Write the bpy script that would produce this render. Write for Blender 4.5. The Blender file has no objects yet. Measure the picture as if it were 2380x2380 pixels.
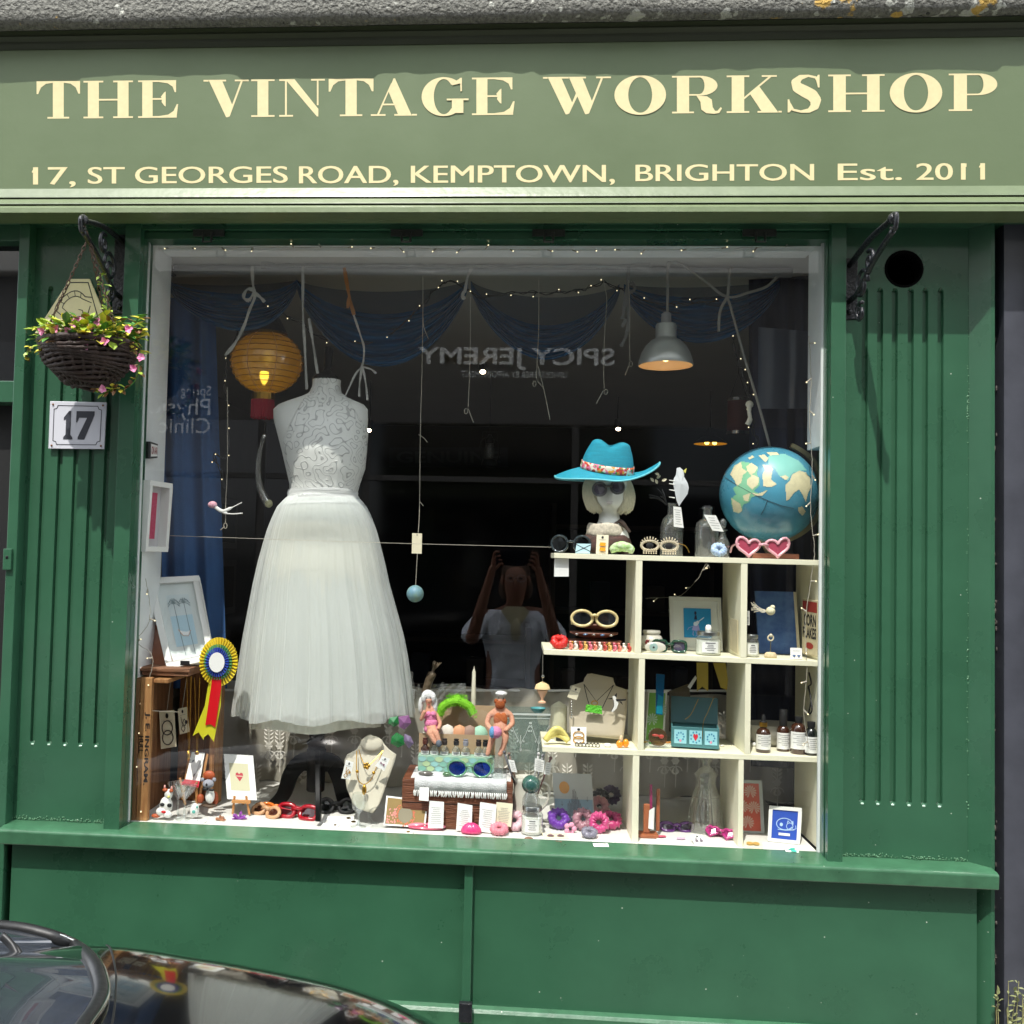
import bpy, bmesh, math, random
from mathutils import Vector as V, Matrix, noise
R = math.radians
PI = math.pi
sc = bpy.context.scene
COL = sc.collection
random.seed(7)
F, PX, PY, D, CH = 2340.0, 1020.0, 1190.0, 2.8, 1.75
_Y = V((170, -104, -F)).normalized()
_X = V((32020, -660, 2300)); _X = (_X - _Y * _X.dot(_Y)).normalized()
_Z = _X.cross(_Y)
M3 = Matrix((_X, _Y, _Z))
C0 = V((0, -D, CH))
cam = bpy.data.objects.new('camera', bpy.data.cameras.new('camera'))
COL.objects.link(cam)
cam.matrix_world = Matrix.Translation(C0) @ M3.to_4x4()
cam.data.sensor_width = 36
cam.data.lens = F / 2380 * 36
cam.data.shift_x = 170 / 2380
cam.data.clip_end = 2000
cam.data.clip_start = 0.02
sc.camera = cam
SUN = V((0.30, 1.0, -1.88)).normalized()
w = bpy.data.worlds.new('World'); sc.world = w; w.use_nodes = True
nt = w.node_tree; N = nt.nodes; L = nt.links
bg = N['Background']
sky = N.new('ShaderNodeTexSky'); sky.sky_type = 'NISHITA'; sky.sun_disc = False
sky.sun_elevation = math.asin(-SUN.z); sky.sun_rotation = math.atan2(-SUN.x, -SUN.y)
tc = N.new('ShaderNodeTexCoord'); nz = N.new('ShaderNodeTexNoise'); nz.inputs['Scale'].default_value = 3.2
nz.inputs['Detail'].default_value = 7
rp = N.new('ShaderNodeValToRGB'); rp.color_ramp.elements[0].position = .40; rp.color_ramp.elements[1].position = .58
mx = N.new('ShaderNodeMix'); mx.data_type = 'RGBA'
L.new(tc.outputs['Generated'], nz.inputs['Vector']); L.new(nz.outputs['Fac'], rp.inputs['Fac'])
L.new(rp.outputs['Color'], mx.inputs[0]); L.new(sky.outputs['Color'], mx.inputs[6])
mx.inputs[7].default_value = (21.0, 21.6, 22.4, 1)
L.new(mx.outputs[2], bg.inputs['Color'])
bg.inputs['Strength'].default_value = 0.15
sl = bpy.data.objects.new('sun', bpy.data.lights.new('sun', 'SUN'))
COL.objects.link(sl); sl.data.energy = 3.7; sl.data.angle = R(0.55); sl.data.color = (1.0, .955, .89)
sl.rotation_euler = SUN.to_track_quat('-Z', 'Y').to_euler(); sl.location = (-2, -6, 12)
sc.view_settings.view_transform = 'Standard'; sc.view_settings.look = 'None'
sc.view_settings.exposure = 0.52; sc.view_settings.gamma = 1
sc.render.resolution_x = sc.render.resolution_y = 1024
try:
 sc.cycles.max_bounces = 10; sc.cycles.transparent_max_bounces = 24; sc.cycles.transmission_bounces = 8
except Exception: pass
def ray(px, py): return M3 @ V((px - PX, -(py - PY), -F))
def at(px, py, Y=0.0):
 d = ray(px, py); return C0 + d * ((Y + D) / d.y)
def onz(px, py, z):
 d = ray(px, py); return C0 + d * ((z - CH) / d.z)
def mp(n, Y=0.0): return n * (Y + D) / F
def zf(py, Y=0.0, px=1190): return at(px, py, Y).z
def xf(px, Y=0.0, py=1200): return at(px, py, Y).x
def lin(c):
 c = c / 255.0
 return c / 12.92 if c <= .04045 else ((c + .055) / 1.055) ** 2.4
def rgb(c): return (lin(c[0]), lin(c[1]), lin(c[2]), 1)
_mats = {}
def mat(name, c, rough=.5, metal=0, bump=0, bs=60, var=0, vs=6, coat=0, spec=.5, emit=0, sheen=0, tr=0, specks=0, sss=0, c2=None, stretch=None, bd=.01):
 if name in _mats: return _mats[name]
 m = bpy.data.materials.new(name); m.use_nodes = True; _mats[name] = m
 n = m.node_tree.nodes; l = m.node_tree.links; p = n['Principled BSDF']
 p.inputs['Base Color'].default_value = rgb(c); p.inputs['Roughness'].default_value = rough
 p.inputs['Metallic'].default_value = metal; p.inputs['Specular IOR Level'].default_value = spec
 if coat: p.inputs['Coat Weight'].default_value = coat; p.inputs['Coat Roughness'].default_value = .12
 if sheen: p.inputs['Sheen Weight'].default_value = sheen
 if tr: p.inputs['Transmission Weight'].default_value = tr; p.inputs['IOR'].default_value = 1.45
 if emit: p.inputs['Emission Color'].default_value = rgb(c); p.inputs['Emission Strength'].default_value = emit
 tco = n.new('ShaderNodeTexCoord'); src = tco.outputs['Object']
 if stretch:
  mpn = n.new('ShaderNodeMapping'); mpn.inputs['Scale'].default_value = stretch
  l.new(src, mpn.inputs['Vector']); src = mpn.outputs['Vector']
 col = None
 if var:
  a = n.new('ShaderNodeTexNoise'); a.inputs['Scale'].default_value = vs; a.inputs['Detail'].default_value = 6
  a.inputs['Roughness'].default_value = .62
  r_ = n.new('ShaderNodeMapRange'); r_.inputs[1].default_value = .3; r_.inputs[2].default_value = .7
  l.new(src, a.inputs['Vector']); l.new(a.outputs['Fac'], r_.inputs[0])
  x = n.new('ShaderNodeMix'); x.data_type = 'RGBA'
  b0 = rgb(c); b1 = rgb(c2) if c2 else tuple(min(1, v * (1 + var)) for v in b0[:3]) + (1,)
  x.inputs[6].default_value = b0 if c2 else tuple(v * (1 - var) for v in b0[:3]) + (1,); x.inputs[7].default_value = b1
  l.new(r_.outputs[0], x.inputs[0]); col = x.outputs[2]
  r2 = n.new('ShaderNodeMapRange'); r2.inputs[3].default_value = max(0.02, rough - .1); r2.inputs[4].default_value = min(1, rough + .12)
  l.new(a.outputs['Fac'], r2.inputs[0]); l.new(r2.outputs[0], p.inputs['Roughness'])
 if specks:
  s = n.new('ShaderNodeTexVoronoi'); s.inputs['Scale'].default_value = 28; l.new(tco.outputs['Object'], s.inputs['Vector'])
  lt = n.new('ShaderNodeMath'); lt.operation = 'LESS_THAN'; lt.inputs[1].default_value = .05
  l.new(s.outputs['Distance'], lt.inputs[0])
  g2 = n.new('ShaderNodeTexNoise'); g2.inputs['Scale'].default_value = 9; l.new(tco.outputs['Object'], g2.inputs['Vector'])
  gt = n.new('ShaderNodeMath'); gt.operation = 'GREATER_THAN'; gt.inputs[1].default_value = .58; l.new(g2.outputs['Fac'], gt.inputs[0])
  mu = n.new('ShaderNodeMath'); mu.operation = 'MULTIPLY'; l.new(lt.outputs[0], mu.inputs[0]); l.new(gt.outputs[0], mu.inputs[1])
  x2 = n.new('ShaderNodeMix'); x2.data_type = 'RGBA'; x2.inputs[7].default_value = (.45, .5, .42, 1)
  if col: l.new(col, x2.inputs[6])
  else: x2.inputs[6].default_value = rgb(c)
  l.new(mu.outputs[0], x2.inputs[0]); col = x2.outputs[2]
 if col: l.new(col, p.inputs['Base Color'])
 if bump:
  b = n.new('ShaderNodeTexNoise'); b.inputs['Scale'].default_value = bs; b.inputs['Detail'].default_value = 5
  l.new(src, b.inputs['Vector'])
  bp = n.new('ShaderNodeBump'); bp.inputs['Strength'].default_value = bump; bp.inputs['Distance'].default_value = bd
  l.new(b.outputs['Fac'], bp.inputs['Height']); l.new(bp.outputs[0], p.inputs['Normal'])
 return m
def glassmat(name, tint=(1, 1, 1), refl=1.0, ior=1.5, rough=0.0, body=0.0, bodycol=(255, 255, 255)):
 """thin clear sheet: fresnel mix of see-through and mirror, with an optional veil of solid colour"""
 if name in _mats: return _mats[name]
 m = bpy.data.materials.new(name); m.use_nodes = True; _mats[name] = m
 n = m.node_tree.nodes; l = m.node_tree.links; n.remove(n['Principled BSDF'])
 o = n['Material Output']; t = n.new('ShaderNodeBsdfTransparent'); t.inputs[0].default_value = (*tint, 1)
 g = n.new('ShaderNodeBsdfGlossy'); g.inputs['Roughness'].default_value = rough
 fr = n.new('ShaderNodeLayerWeight'); fr.inputs[0].default_value = .5
 pw = n.new('ShaderNodeMath'); pw.operation = 'POWER'; pw.inputs[1].default_value = 5; l.new(fr.outputs['Facing'], pw.inputs[0])
 mu = n.new('ShaderNodeMath'); mu.operation = 'MULTIPLY_ADD'; mu.inputs[1].default_value = .9; mu.inputs[2].default_value = .055 * refl; mu.use_clamp = True
 l.new(pw.outputs[0], mu.inputs[0])
 x = n.new('ShaderNodeMixShader'); l.new(mu.outputs[0], x.inputs[0])
 first = t.outputs[0]
 if body:
  d = n.new('ShaderNodeBsdfDiffuse'); d.inputs[0].default_value = rgb(bodycol)
  tl = n.new('ShaderNodeBsdfTranslucent'); tl.inputs[0].default_value = rgb(bodycol)
  a = n.new('ShaderNodeAddShader'); h = n.new('ShaderNodeMixShader'); h.inputs[0].default_value = .4
  l.new(d.outputs[0], h.inputs[1]); l.new(tl.outputs[0], h.inputs[2])
  y = n.new('ShaderNodeMixShader'); y.inputs[0].default_value = body
  l.new(t.outputs[0], y.inputs[1]); l.new(h.outputs[0], y.inputs[2]); first = y.outputs[0]
  n.remove(a)
 l.new(first, x.inputs[1]); l.new(g.outputs[0], x.inputs[2]); l.new(x.outputs[0], o.inputs[0])
 return m
_root = {}
class MB:
 def __init__(s, T=None): s.v = []; s.f = []; s.m = []; s.mi = 0; s.T = T
 def use(s, m):
  if not hasattr(s, 'mats'): s.mats = []
  if m not in s.mats: s.mats.append(m)
  s.mi = s.mats.index(m); return s
 def add(s, vs, fs):
  b = len(s.v)
  s.v += [s.T @ V(p) if s.T else V(p) for p in vs]
  for f in fs: s.f.append([b + i for i in f]); s.m.append(s.mi)
  return s
 def quad(s, *p): return s.add(p, [list(range(len(p)))])
 def box(s, lo, hi, bev=0):
  x0, y0, z0 = [min(a, b) for a, b in zip(lo, hi)]; x1, y1, z1 = [max(a, b) for a, b in zip(lo, hi)]
  vs = [(x0, y0, z0), (x1, y0, z0), (x1, y1, z0), (x0, y1, z0), (x0, y0, z1), (x1, y0, z1), (x1, y1, z1), (x0, y1, z1)]
  return s.add(vs, [[0, 3, 2, 1], [4, 5, 6, 7], [0, 1, 5, 4], [1, 2, 6, 5], [2, 3, 7, 6], [3, 0, 4, 7]])
 def bx(s, c, sz, rot=None):
  h = [v / 2 for v in sz]
  vs = [V((a * h[0], b * h[1], d * h[2])) for d in (-1, 1) for a, b in ((-1, -1), (1, -1), (1, 1), (-1, 1))]
  if rot: vs = [rot @ q for q in vs]
  return s.add([q + V(c) for q in vs], [[0, 3, 2, 1], [4, 5, 6, 7], [0, 1, 5, 4], [1, 2, 6, 5], [2, 3, 7, 6], [3, 0, 4, 7]])
 def tube(s, pts, r, seg=8, cap=True, flat=1.0):
  pts = [V(p) for p in pts]; n = len(pts)
  rs = r if isinstance(r, (list, tuple)) else [r] * n
  vs = []; up = None
  for i, p in enumerate(pts):
   t = (pts[min(i + 1, n - 1)] - pts[max(i - 1, 0)])
   t = t.normalized() if t.length > 1e-9 else V((0, 0, 1))
   if up is None:
    up = V((0, 1, 0)) if abs(t.y) < .9 else V((1, 0, 0))
   a = t.cross(up)
   if a.length < 1e-6: a = t.cross(V((1, 0, 0)))
   a.normalize(); b = a.cross(t).normalized(); up = b
   for k in range(seg):
    q = 2 * PI * k / seg
    vs.append(p + a * math.cos(q) * rs[i] + b * math.sin(q) * rs[i] * flat)
  fs = [[i * seg + k, i * seg + (k + 1) % seg, (i + 1) * seg + (k + 1) % seg, (i + 1) * seg + k] for i in range(n - 1) for k in range(seg)]
  if cap: fs += [list(range(seg))[::-1], [(n - 1) * seg + k for k in range(seg)]]
  return s.add(vs, fs)
 def lathe(s, prof, c=(0, 0, 0), seg=24, sx=1, sy=1, fn=None, close=True):
  vs = []
  for i, (r, z) in enumerate(prof):
   for k in range(seg):
    q = 2 * PI * k / seg; rr = r * (fn(i, q) if fn else 1)
    vs.append((c[0] + rr * sx * math.cos(q), c[1] + rr * sy * math.sin(q), c[2] + z))
  n = len(prof)
  fs = [[i * seg + k, i * seg + (k + 1) % seg, (i + 1) * seg + (k + 1) % seg, (i + 1) * seg + k] for i in range(n - 1) for k in range(seg)]
  if close:
   if prof[0][0] > 1e-5: fs.append(list(range(seg))[::-1])
   if prof[-1][0] > 1e-5: fs.append([(n - 1) * seg + k for k in range(seg)])
  return s.add(vs, fs)
 def ball(s, c, r, seg=16, rings=10, rot=None, fn=None):
  if not isinstance(r, (tuple, list)): r = (r, r, r)
  vs = []
  for i in range(rings + 1):
   a = PI * i / rings
   for k in range(seg):
    q = 2 * PI * k / seg
    d = V((math.sin(a) * math.cos(q), math.sin(a) * math.sin(q), math.cos(a)))
    e = fn(d) if fn else 1
    p = V((d.x * r[0] * e, d.y * r[1] * e, d.z * r[2] * e))
    vs.append((rot @ p if rot else p) + V(c))
  fs = [[i * seg + k, (i + 1) * seg + k, (i + 1) * seg + (k + 1) % seg, i * seg + (k + 1) % seg] for i in range(rings) for k in range(seg)]
  return s.add(vs, fs)
 def ext(s, prof, x0, x1):
  """profile of (y,z) run along x"""
  n = len(prof)
  vs = [(x0, y, z) for y, z in prof] + [(x1, y, z) for y, z in prof]
  return s.add(vs, [[i, (i + 1) % n, n + (i + 1) % n, n + i] for i in range(n)] + [list(range(n))[::-1], [n + i for i in range(n)]])
 def prism(s, pts, y0, y1):
  """outline of (x,z) run from y0 to y1"""
  n = len(pts)
  vs = [(x, y0, z) for x, z in pts] + [(x, y1, z) for x, z in pts]
  return s.add(vs, [[i, (i + 1) % n, n + (i + 1) % n, n + i] for i in range(n)] + [list(range(n))[::-1], [n + i for i in range(n)]])
 def slab(s, P, t):
  """four corners with thickness away from the viewer"""
  n = (P[1] - P[0]).cross(P[3] - P[0]).normalized()
  if n.y > 0: n = -n
  Q = [p - n * t for p in P]
  return s.add(list(P) + Q, [[0, 1, 2, 3], [7, 6, 5, 4], [0, 4, 5, 1], [1, 5, 6, 2], [2, 6, 7, 3], [3, 7, 4, 0]])
 def grid(s, rows, wrap=False):
  nr, nc = len(rows), len(rows[0])
  vs = [p for r in rows for p in r]
  fs = [[i * nc + k, i * nc + (k + 1) % nc, (i + 1) * nc + (k + 1) % nc, (i + 1) * nc + k] for i in range(nr - 1) for k in range(nc if wrap else nc - 1)]
  return s.add(vs, fs)
 def build(s, name, mats, parent=None, smooth=False, bevel=0, solid=0, world=True, sub=0):
  if mats is None: mats = s.mats
  me = bpy.data.meshes.new(name)
  vs = s.v
  if parent is not None and world:
   inv = _root.get(parent.name, Matrix.Identity(4)).inverted()
   vs = [inv @ p for p in vs]
  me.from_pydata([tuple(p) for p in vs], [], s.f)
  if not isinstance(mats, (list, tuple)): mats = [mats]
  for mm in mats: me.materials.append(mm)
  me.polygons.foreach_set('material_index', s.m)
  if smooth: me.polygons.foreach_set('use_smooth', [True] * len(me.polygons))
  bm = bmesh.new(); bm.from_mesh(me); bmesh.ops.remove_doubles(bm, verts=bm.verts, dist=1e-6)
  bmesh.ops.recalc_face_normals(bm, faces=bm.faces) if not solid else None
  bm.to_mesh(me); bm.free()
  if smooth and smooth != 1:
   try: me.set_sharp_from_angle(angle=R(smooth))
   except Exception: pass
  o = bpy.data.objects.new(name, me); COL.objects.link(o)
  if parent is not None:
   o.parent = parent; _root[o.name] = _root.get(parent.name, Matrix.Identity(4))
  if bevel:
   b = o.modifiers.new('bevel', 'BEVEL'); b.width = bevel; b.segments = 2; b.limit_method = 'ANGLE'; b.angle_limit = R(40)
  if solid:
   b = o.modifiers.new('solid', 'SOLIDIFY'); b.thickness = solid; b.offset = 0
  if sub:
   b = o.modifiers.new('sub', 'SUBSURF'); b.levels = b.render_levels = sub
  return o
def tag(o, label=None, cat=None, group=None, kind=None):
 if label: o['label'] = label
 if cat: o['category'] = cat
 if group: o['group'] = group
 if kind: o['kind'] = kind
 return o
def thing(name, label, cat, loc, rz=0, group=None, rot=None):
 o = bpy.data.objects.new(name, None); COL.objects.link(o); o.empty_display_size = .05
 m = Matrix.Translation(V(loc)) @ (rot if rot else Matrix.Rotation(rz, 4, 'Z'))
 o.matrix_world = m; _root[o.name] = m
 o.location = V(loc); o.rotation_euler = m.to_euler()
 return tag(o, label, cat, group)
def clone(o, loc=None, label=None, parent=None):
 c = o.copy(); COL.objects.link(c)
 if parent is not None: c.parent = parent
 if loc is not None: c.location = loc
 if label: c['label'] = label
 for ch in list(o.children): clone(ch, parent=c)
 return c
def single(mb, name, m, label, cat, loc=None, group=None, **k):
 """one-mesh thing with its origin at its base"""
 if loc is None:
  n = len(mb.v); loc = V((sum(p.x for p in mb.v) / n, sum(p.y for p in mb.v) / n, min(p.z for p in mb.v)))
 loc = V(loc); mb.v = [p - loc for p in mb.v]
 o = mb.build(name, m, None, **k); o.location = loc
 return tag(o, label, cat, group)
class Pan:
 """a four-cornered panel in space; pt(u,v,o) is a point on it, o metres in front"""
 def __init__(s, bl, br, tr, tl):
  s.c = [V(bl), V(br), V(tr), V(tl)]; n = (s.c[1] - s.c[0]).cross(s.c[3] - s.c[0]).normalized()
  s.n = n if n.y < 0 else -n
 def pt(s, u, v, o=0):
  a = s.c[0].lerp(s.c[1], u); b = s.c[3].lerp(s.c[2], u); return a.lerp(b, v) + s.n * o
 def rect(s, mb, u0, v0, u1, v1, o=.001):
  return mb.quad(s.pt(u0, v0, o), s.pt(u1, v0, o), s.pt(u1, v1, o), s.pt(u0, v1, o))
 def poly(s, mb, pts, o=.001): return mb.quad(*[s.pt(u, v, o) for u, v in pts])
 def disc(s, mb, u, v, ru, rv, o=.001, n=14, a0=0): return s.poly(mb, [(u + ru * math.cos(a0 + 2 * PI * k / n), v + rv * math.sin(a0 + 2 * PI * k / n)) for k in range(n)], o)
 def ln(s, mb, pts, wd, o=.001):
  """ribbon along (u,v) points, wd in metres"""
  P = [s.pt(u, v, o) for u, v in pts]
  for i in range(len(P) - 1):
   d = (P[i + 1] - P[i])
   if d.length < 1e-7: continue
   d.normalize(); a = d.cross(s.n) * wd / 2; e = d * wd * .3
   mb.quad(P[i] - a - e, P[i + 1] - a + e, P[i + 1] + a + e, P[i] + a - e)
 def frame(s, mb, wu, wv, o0, t):
  """raised frame border of width wu (u fraction), wv (v fraction)"""
  for u0, v0, u1, v1 in ((0, 0, 1, wv), (0, 1 - wv, 1, 1), (0, wv, wu, 1 - wv), (1 - wu, wv, 1, 1 - wv)):
   q = [s.pt(u0, v0, o0), s.pt(u1, v0, o0), s.pt(u1, v1, o0), s.pt(u0, v1, o0)]
   mb.slab(q, t)
def panpx(pts, Ys):
 """panel from photo corners bl,br,tr,tl and a depth for each"""
 if not isinstance(Ys, (list, tuple)): Ys = [Ys] * 4
 return Pan(*[at(p[0], p[1], y) for p, y in zip(pts, Ys)])
_tx = {}
def text2d(st, off=0, res=3, shear=0):
 k = (st, off, res, shear)
 if k in _tx: return _tx[k]
 cu = bpy.data.curves.new('t', 'FONT'); cu.body = st; cu.offset = off; cu.resolution_u = res; cu.shear = shear
 o = bpy.data.objects.new('t', cu); COL.objects.link(o)
 bpy.context.view_layer.update()
 me = o.evaluated_get(bpy.context.evaluated_depsgraph_get()).to_mesh()
 vs = [(p.co.x, p.co.y) for p in me.vertices]; fs = [list(p.vertices) for p in me.polygons]
 x0 = min(p[0] for p in vs); x1 = max(p[0] for p in vs); y0 = min(p[1] for p in vs); y1 = max(p[1] for p in vs)
 r = ([((x - x0) / (x1 - x0), (y - y0) / (y1 - y0)) for x, y in vs], fs)
 bpy.data.objects.remove(o); bpy.data.curves.remove(cu)
 _tx[k] = r; return r
def ptext(mb, pan, st, u0, v0, u1, v1, o=.0015, **k):
 vs, fs = text2d(st, **k)
 mb.add([pan.pt(u0 + x * (u1 - u0), v0 + y * (v1 - v0), o) for x, y in vs], fs)
def scribble(mb, pan, u0, v0, u1, v1, rows, wd, o=.0012, seed=1):
 """rows of tiny unreadable print, as the photo shows it"""
 rnd = random.Random(seed)
 for i in range(rows):
  v = v1 - (v1 - v0) * (i + .5) / rows; c = (u0 + u1) / 2; h = (u1 - u0) / 2 * rnd.uniform(.5, 1)
  u = c - h
  while u < c + h:
   l = rnd.uniform(.03, .12) * (u1 - u0) * 2; pan.ln(mb, [(u, v), (min(u + l, c + h), v)], wd, o); u += l + .02
green = mat('green_gloss_paint', (46, 88, 64), .28, bump=.12, bs=22, var=.11, vs=5, coat=.25, specks=1, bd=.004)
green_d = mat('green_sill_paint', (56, 98, 71), .3, bump=.2, bs=40, var=.22, vs=14, coat=.25, specks=1, bd=.004)
sage = mat('sage_fascia_paint', (94, 110, 78), .42, bump=.12, bs=30, var=.06, vs=4, coat=.15, bd=.004)
sage_l = mat('sage_moulding_paint', (100, 114, 80), .35, bump=.1, bs=40, var=.08, vs=12, coat=.2)
creamp = mat('cream_lettering_paint', (216, 203, 156), .5, var=.05, vs=60)
whitep = mat('white_gloss_paint', (226, 229, 229), .5, bump=.15, bs=30, var=.05, vs=9)
black = mat('black_paint', (14, 15, 16), .35, bump=.1, bs=50)
iron = mat('black_iron_paint', (26, 28, 32), .3, bump=.35, bs=120, var=.3, vs=60)
charcoal = mat('charcoal_gloss_paint', (66, 68, 76), .35, bump=.25, bs=18, var=.18, vs=9, coat=.2, specks=1, bd=.004)
pane_m = glassmat('shop_window_glass', (.97, .985, .975), refl=1.5, ior=1.5)
shelfm = mat('cream_shelf_paint', (234, 230, 204), .55, bump=.05, bs=60, var=.03, vs=12)
def stone():
 m = mat('weathered_stone', (118, 118, 111), .95, bump=1.0, bs=90, var=.5, vs=110, bd=.02)
 n = m.node_tree.nodes; l = m.node_tree.links; p = n['Principled BSDF']
 old = p.inputs['Base Color'].links[0].from_socket
 tcn = n.new('ShaderNodeTexCoord')
 def spot(scale, lo, colr, prev, xlo, xhi):
  a = n.new('ShaderNodeTexNoise'); a.inputs['Scale'].default_value = scale; a.inputs['Detail'].default_value = 4
  l.new(tcn.outputs['Object'], a.inputs['Vector'])
  sx = n.new('ShaderNodeSeparateXYZ'); l.new(tcn.outputs['Object'], sx.inputs[0])
  mr = n.new('ShaderNodeMapRange'); mr.inputs[1].default_value = xlo; mr.inputs[2].default_value = xhi
  mr.inputs[3].default_value = .12; mr.inputs[4].default_value = 0; l.new(sx.outputs[0], mr.inputs[0])
  ad = n.new('ShaderNodeMath'); ad.operation = 'SUBTRACT'; l.new(a.outputs['Fac'], ad.inputs[0]); l.new(mr.outputs[0], ad.inputs[1])
  g = n.new('ShaderNodeMapRange'); g.inputs[1].default_value = lo; g.inputs[2].default_value = lo + .03; l.new(ad.outputs[0], g.inputs[0])
  x = n.new('ShaderNodeMix'); x.data_type = 'RGBA'; x.inputs[7].default_value = colr
  l.new(g.outputs[0], x.inputs[0]); l.new(prev, x.inputs[6]); return x.outputs[2]
 c = spot(30, .58, (.02, .02, .018, 1), old, 9, 10)
 c = spot(22, .58, (.5, .51, .45, 1), c, -1, 1)
 c = spot(15, .575, (.62, .40, .10, 1), c, .1, 1.0)
 l.new(c, p.inputs['Base Color'])
 return m
stone_m = stone()
road_m = mat('asphalt', (96, 95, 93), .9, bump=.6, bs=160, var=.2, vs=3)
pave_m = mat('paving', (164, 160, 150), .85, bump=.4, bs=60, var=.15, vs=3)
g = MB(); g.quad((-300, -300, -.12), (300, -300, -.12), (300, 300, -.12), (-300, 300, -.12))
tag(g.build('road', road_m), kind='structure')
g = MB(); g.box((-20, -.68, -.115), (20, .5, 0)); tag(g.build('pavement', pave_m, bevel=.006), kind='structure')
g = MB()
for i in range(-13, 14): g.box((i * .9, -.80, -.115), (i * .9 + .892, -.685, .004))
tag(g.build('kerb', mat('granite_kerb', (132, 128, 122), .8, bump=.4, bs=120, var=.2, vs=40), bevel=.01), kind='structure')
g = MB(); g.box((-20, -6.5, -.115), (20, -5.2, 0)); tag(g.build('far_pavement', pave_m, bevel=.006), kind='structure')
shop = thing('shop_building', 'green painted shopfront with sage fascia sign and big display window', 'shop', (0, 0, 0))
X0, X1 = xf(-260), xf(2309)          # facade ends
YB = -.10                            # sign board
zt, zb = zf(103, YB), zf(439, YB)
board = MB(); board.box((X0 - .3, YB, zb), (xf(2380) + .8, .1, zt + .04)); fas = board.build('fascia_board', sage, shop)
e = zf(493, -.15)
mo = MB(); z = zb
zz = lambda py, Y: zf(py, Y)
prof = [(YB + .01, zb + .003), (YB - .004, zb + .003), (YB - .016, zz(452, -.116)), (-.118, zz(456, -.118)), (-.108, zz(457, -.108)), (-.108, zz(460, -.108)),
  (-.124, zz(461, -.124)), (-.137, zz(469, -.137)), (-.138, zz(472, -.138)), (-.126, zz(473, -.126)), (-.126, zz(476, -.126)), (-.142, zz(477, -.142)), (-.150, zz(481, -.150)), (-.152, e), (-.10, e), (-.06, e + .0), (YB + .05, e + .004)]
mo.ext(prof, X0 - .3, xf(2380) + .8); mo.build('fascia_moulding', sage_l, shop)
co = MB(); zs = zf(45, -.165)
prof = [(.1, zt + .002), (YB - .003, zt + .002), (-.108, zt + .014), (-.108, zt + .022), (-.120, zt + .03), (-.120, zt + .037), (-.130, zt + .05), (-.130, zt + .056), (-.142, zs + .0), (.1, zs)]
co.ext(prof, X0 - .3, xf(2380) + .8); co.build('cornice_moulding', mat('cornice_shade_olive', (56, 62, 46), .45, bump=.1), shop)  # darker than the fascia: shade under the ledge is put into this colour
st = MB(); rows = []
nx = 260
for i in range(nx + 1):
 x = X0 - .3 + (xf(2380) + 1.1 - X0) * i / nx
 w1 = .006 * noise.noise(V((x * 5, 0, 3))) + .004 * noise.noise(V((x * 22, 1, 3))) - .012 * (1 if .02 < (x % .83) < .4 else 0) * .5
 rows.append([(x, .1, zs + .004), (x, -.150 + w1, zs + .003 + w1 * .2), (x, -.166 + w1, zs + .012), (x, -.168 + w1 * 1.2, zs + .04), (x, -.166 + w1, zs + .10), (x, -.15, zs + .16), (x, .1, zs + .22)])
st.grid(rows); st.build('stone_ledge', stone_m, shop, smooth=True)
uw = MB(); uw.box((X0 - .3, .06, zs + .1), (xf(2380) + .8, .3, zs + 3.5)); uw.build('upper_wall', mat('cream_render', (190, 186, 172), .8, bump=.3, bs=30), shop)
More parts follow.
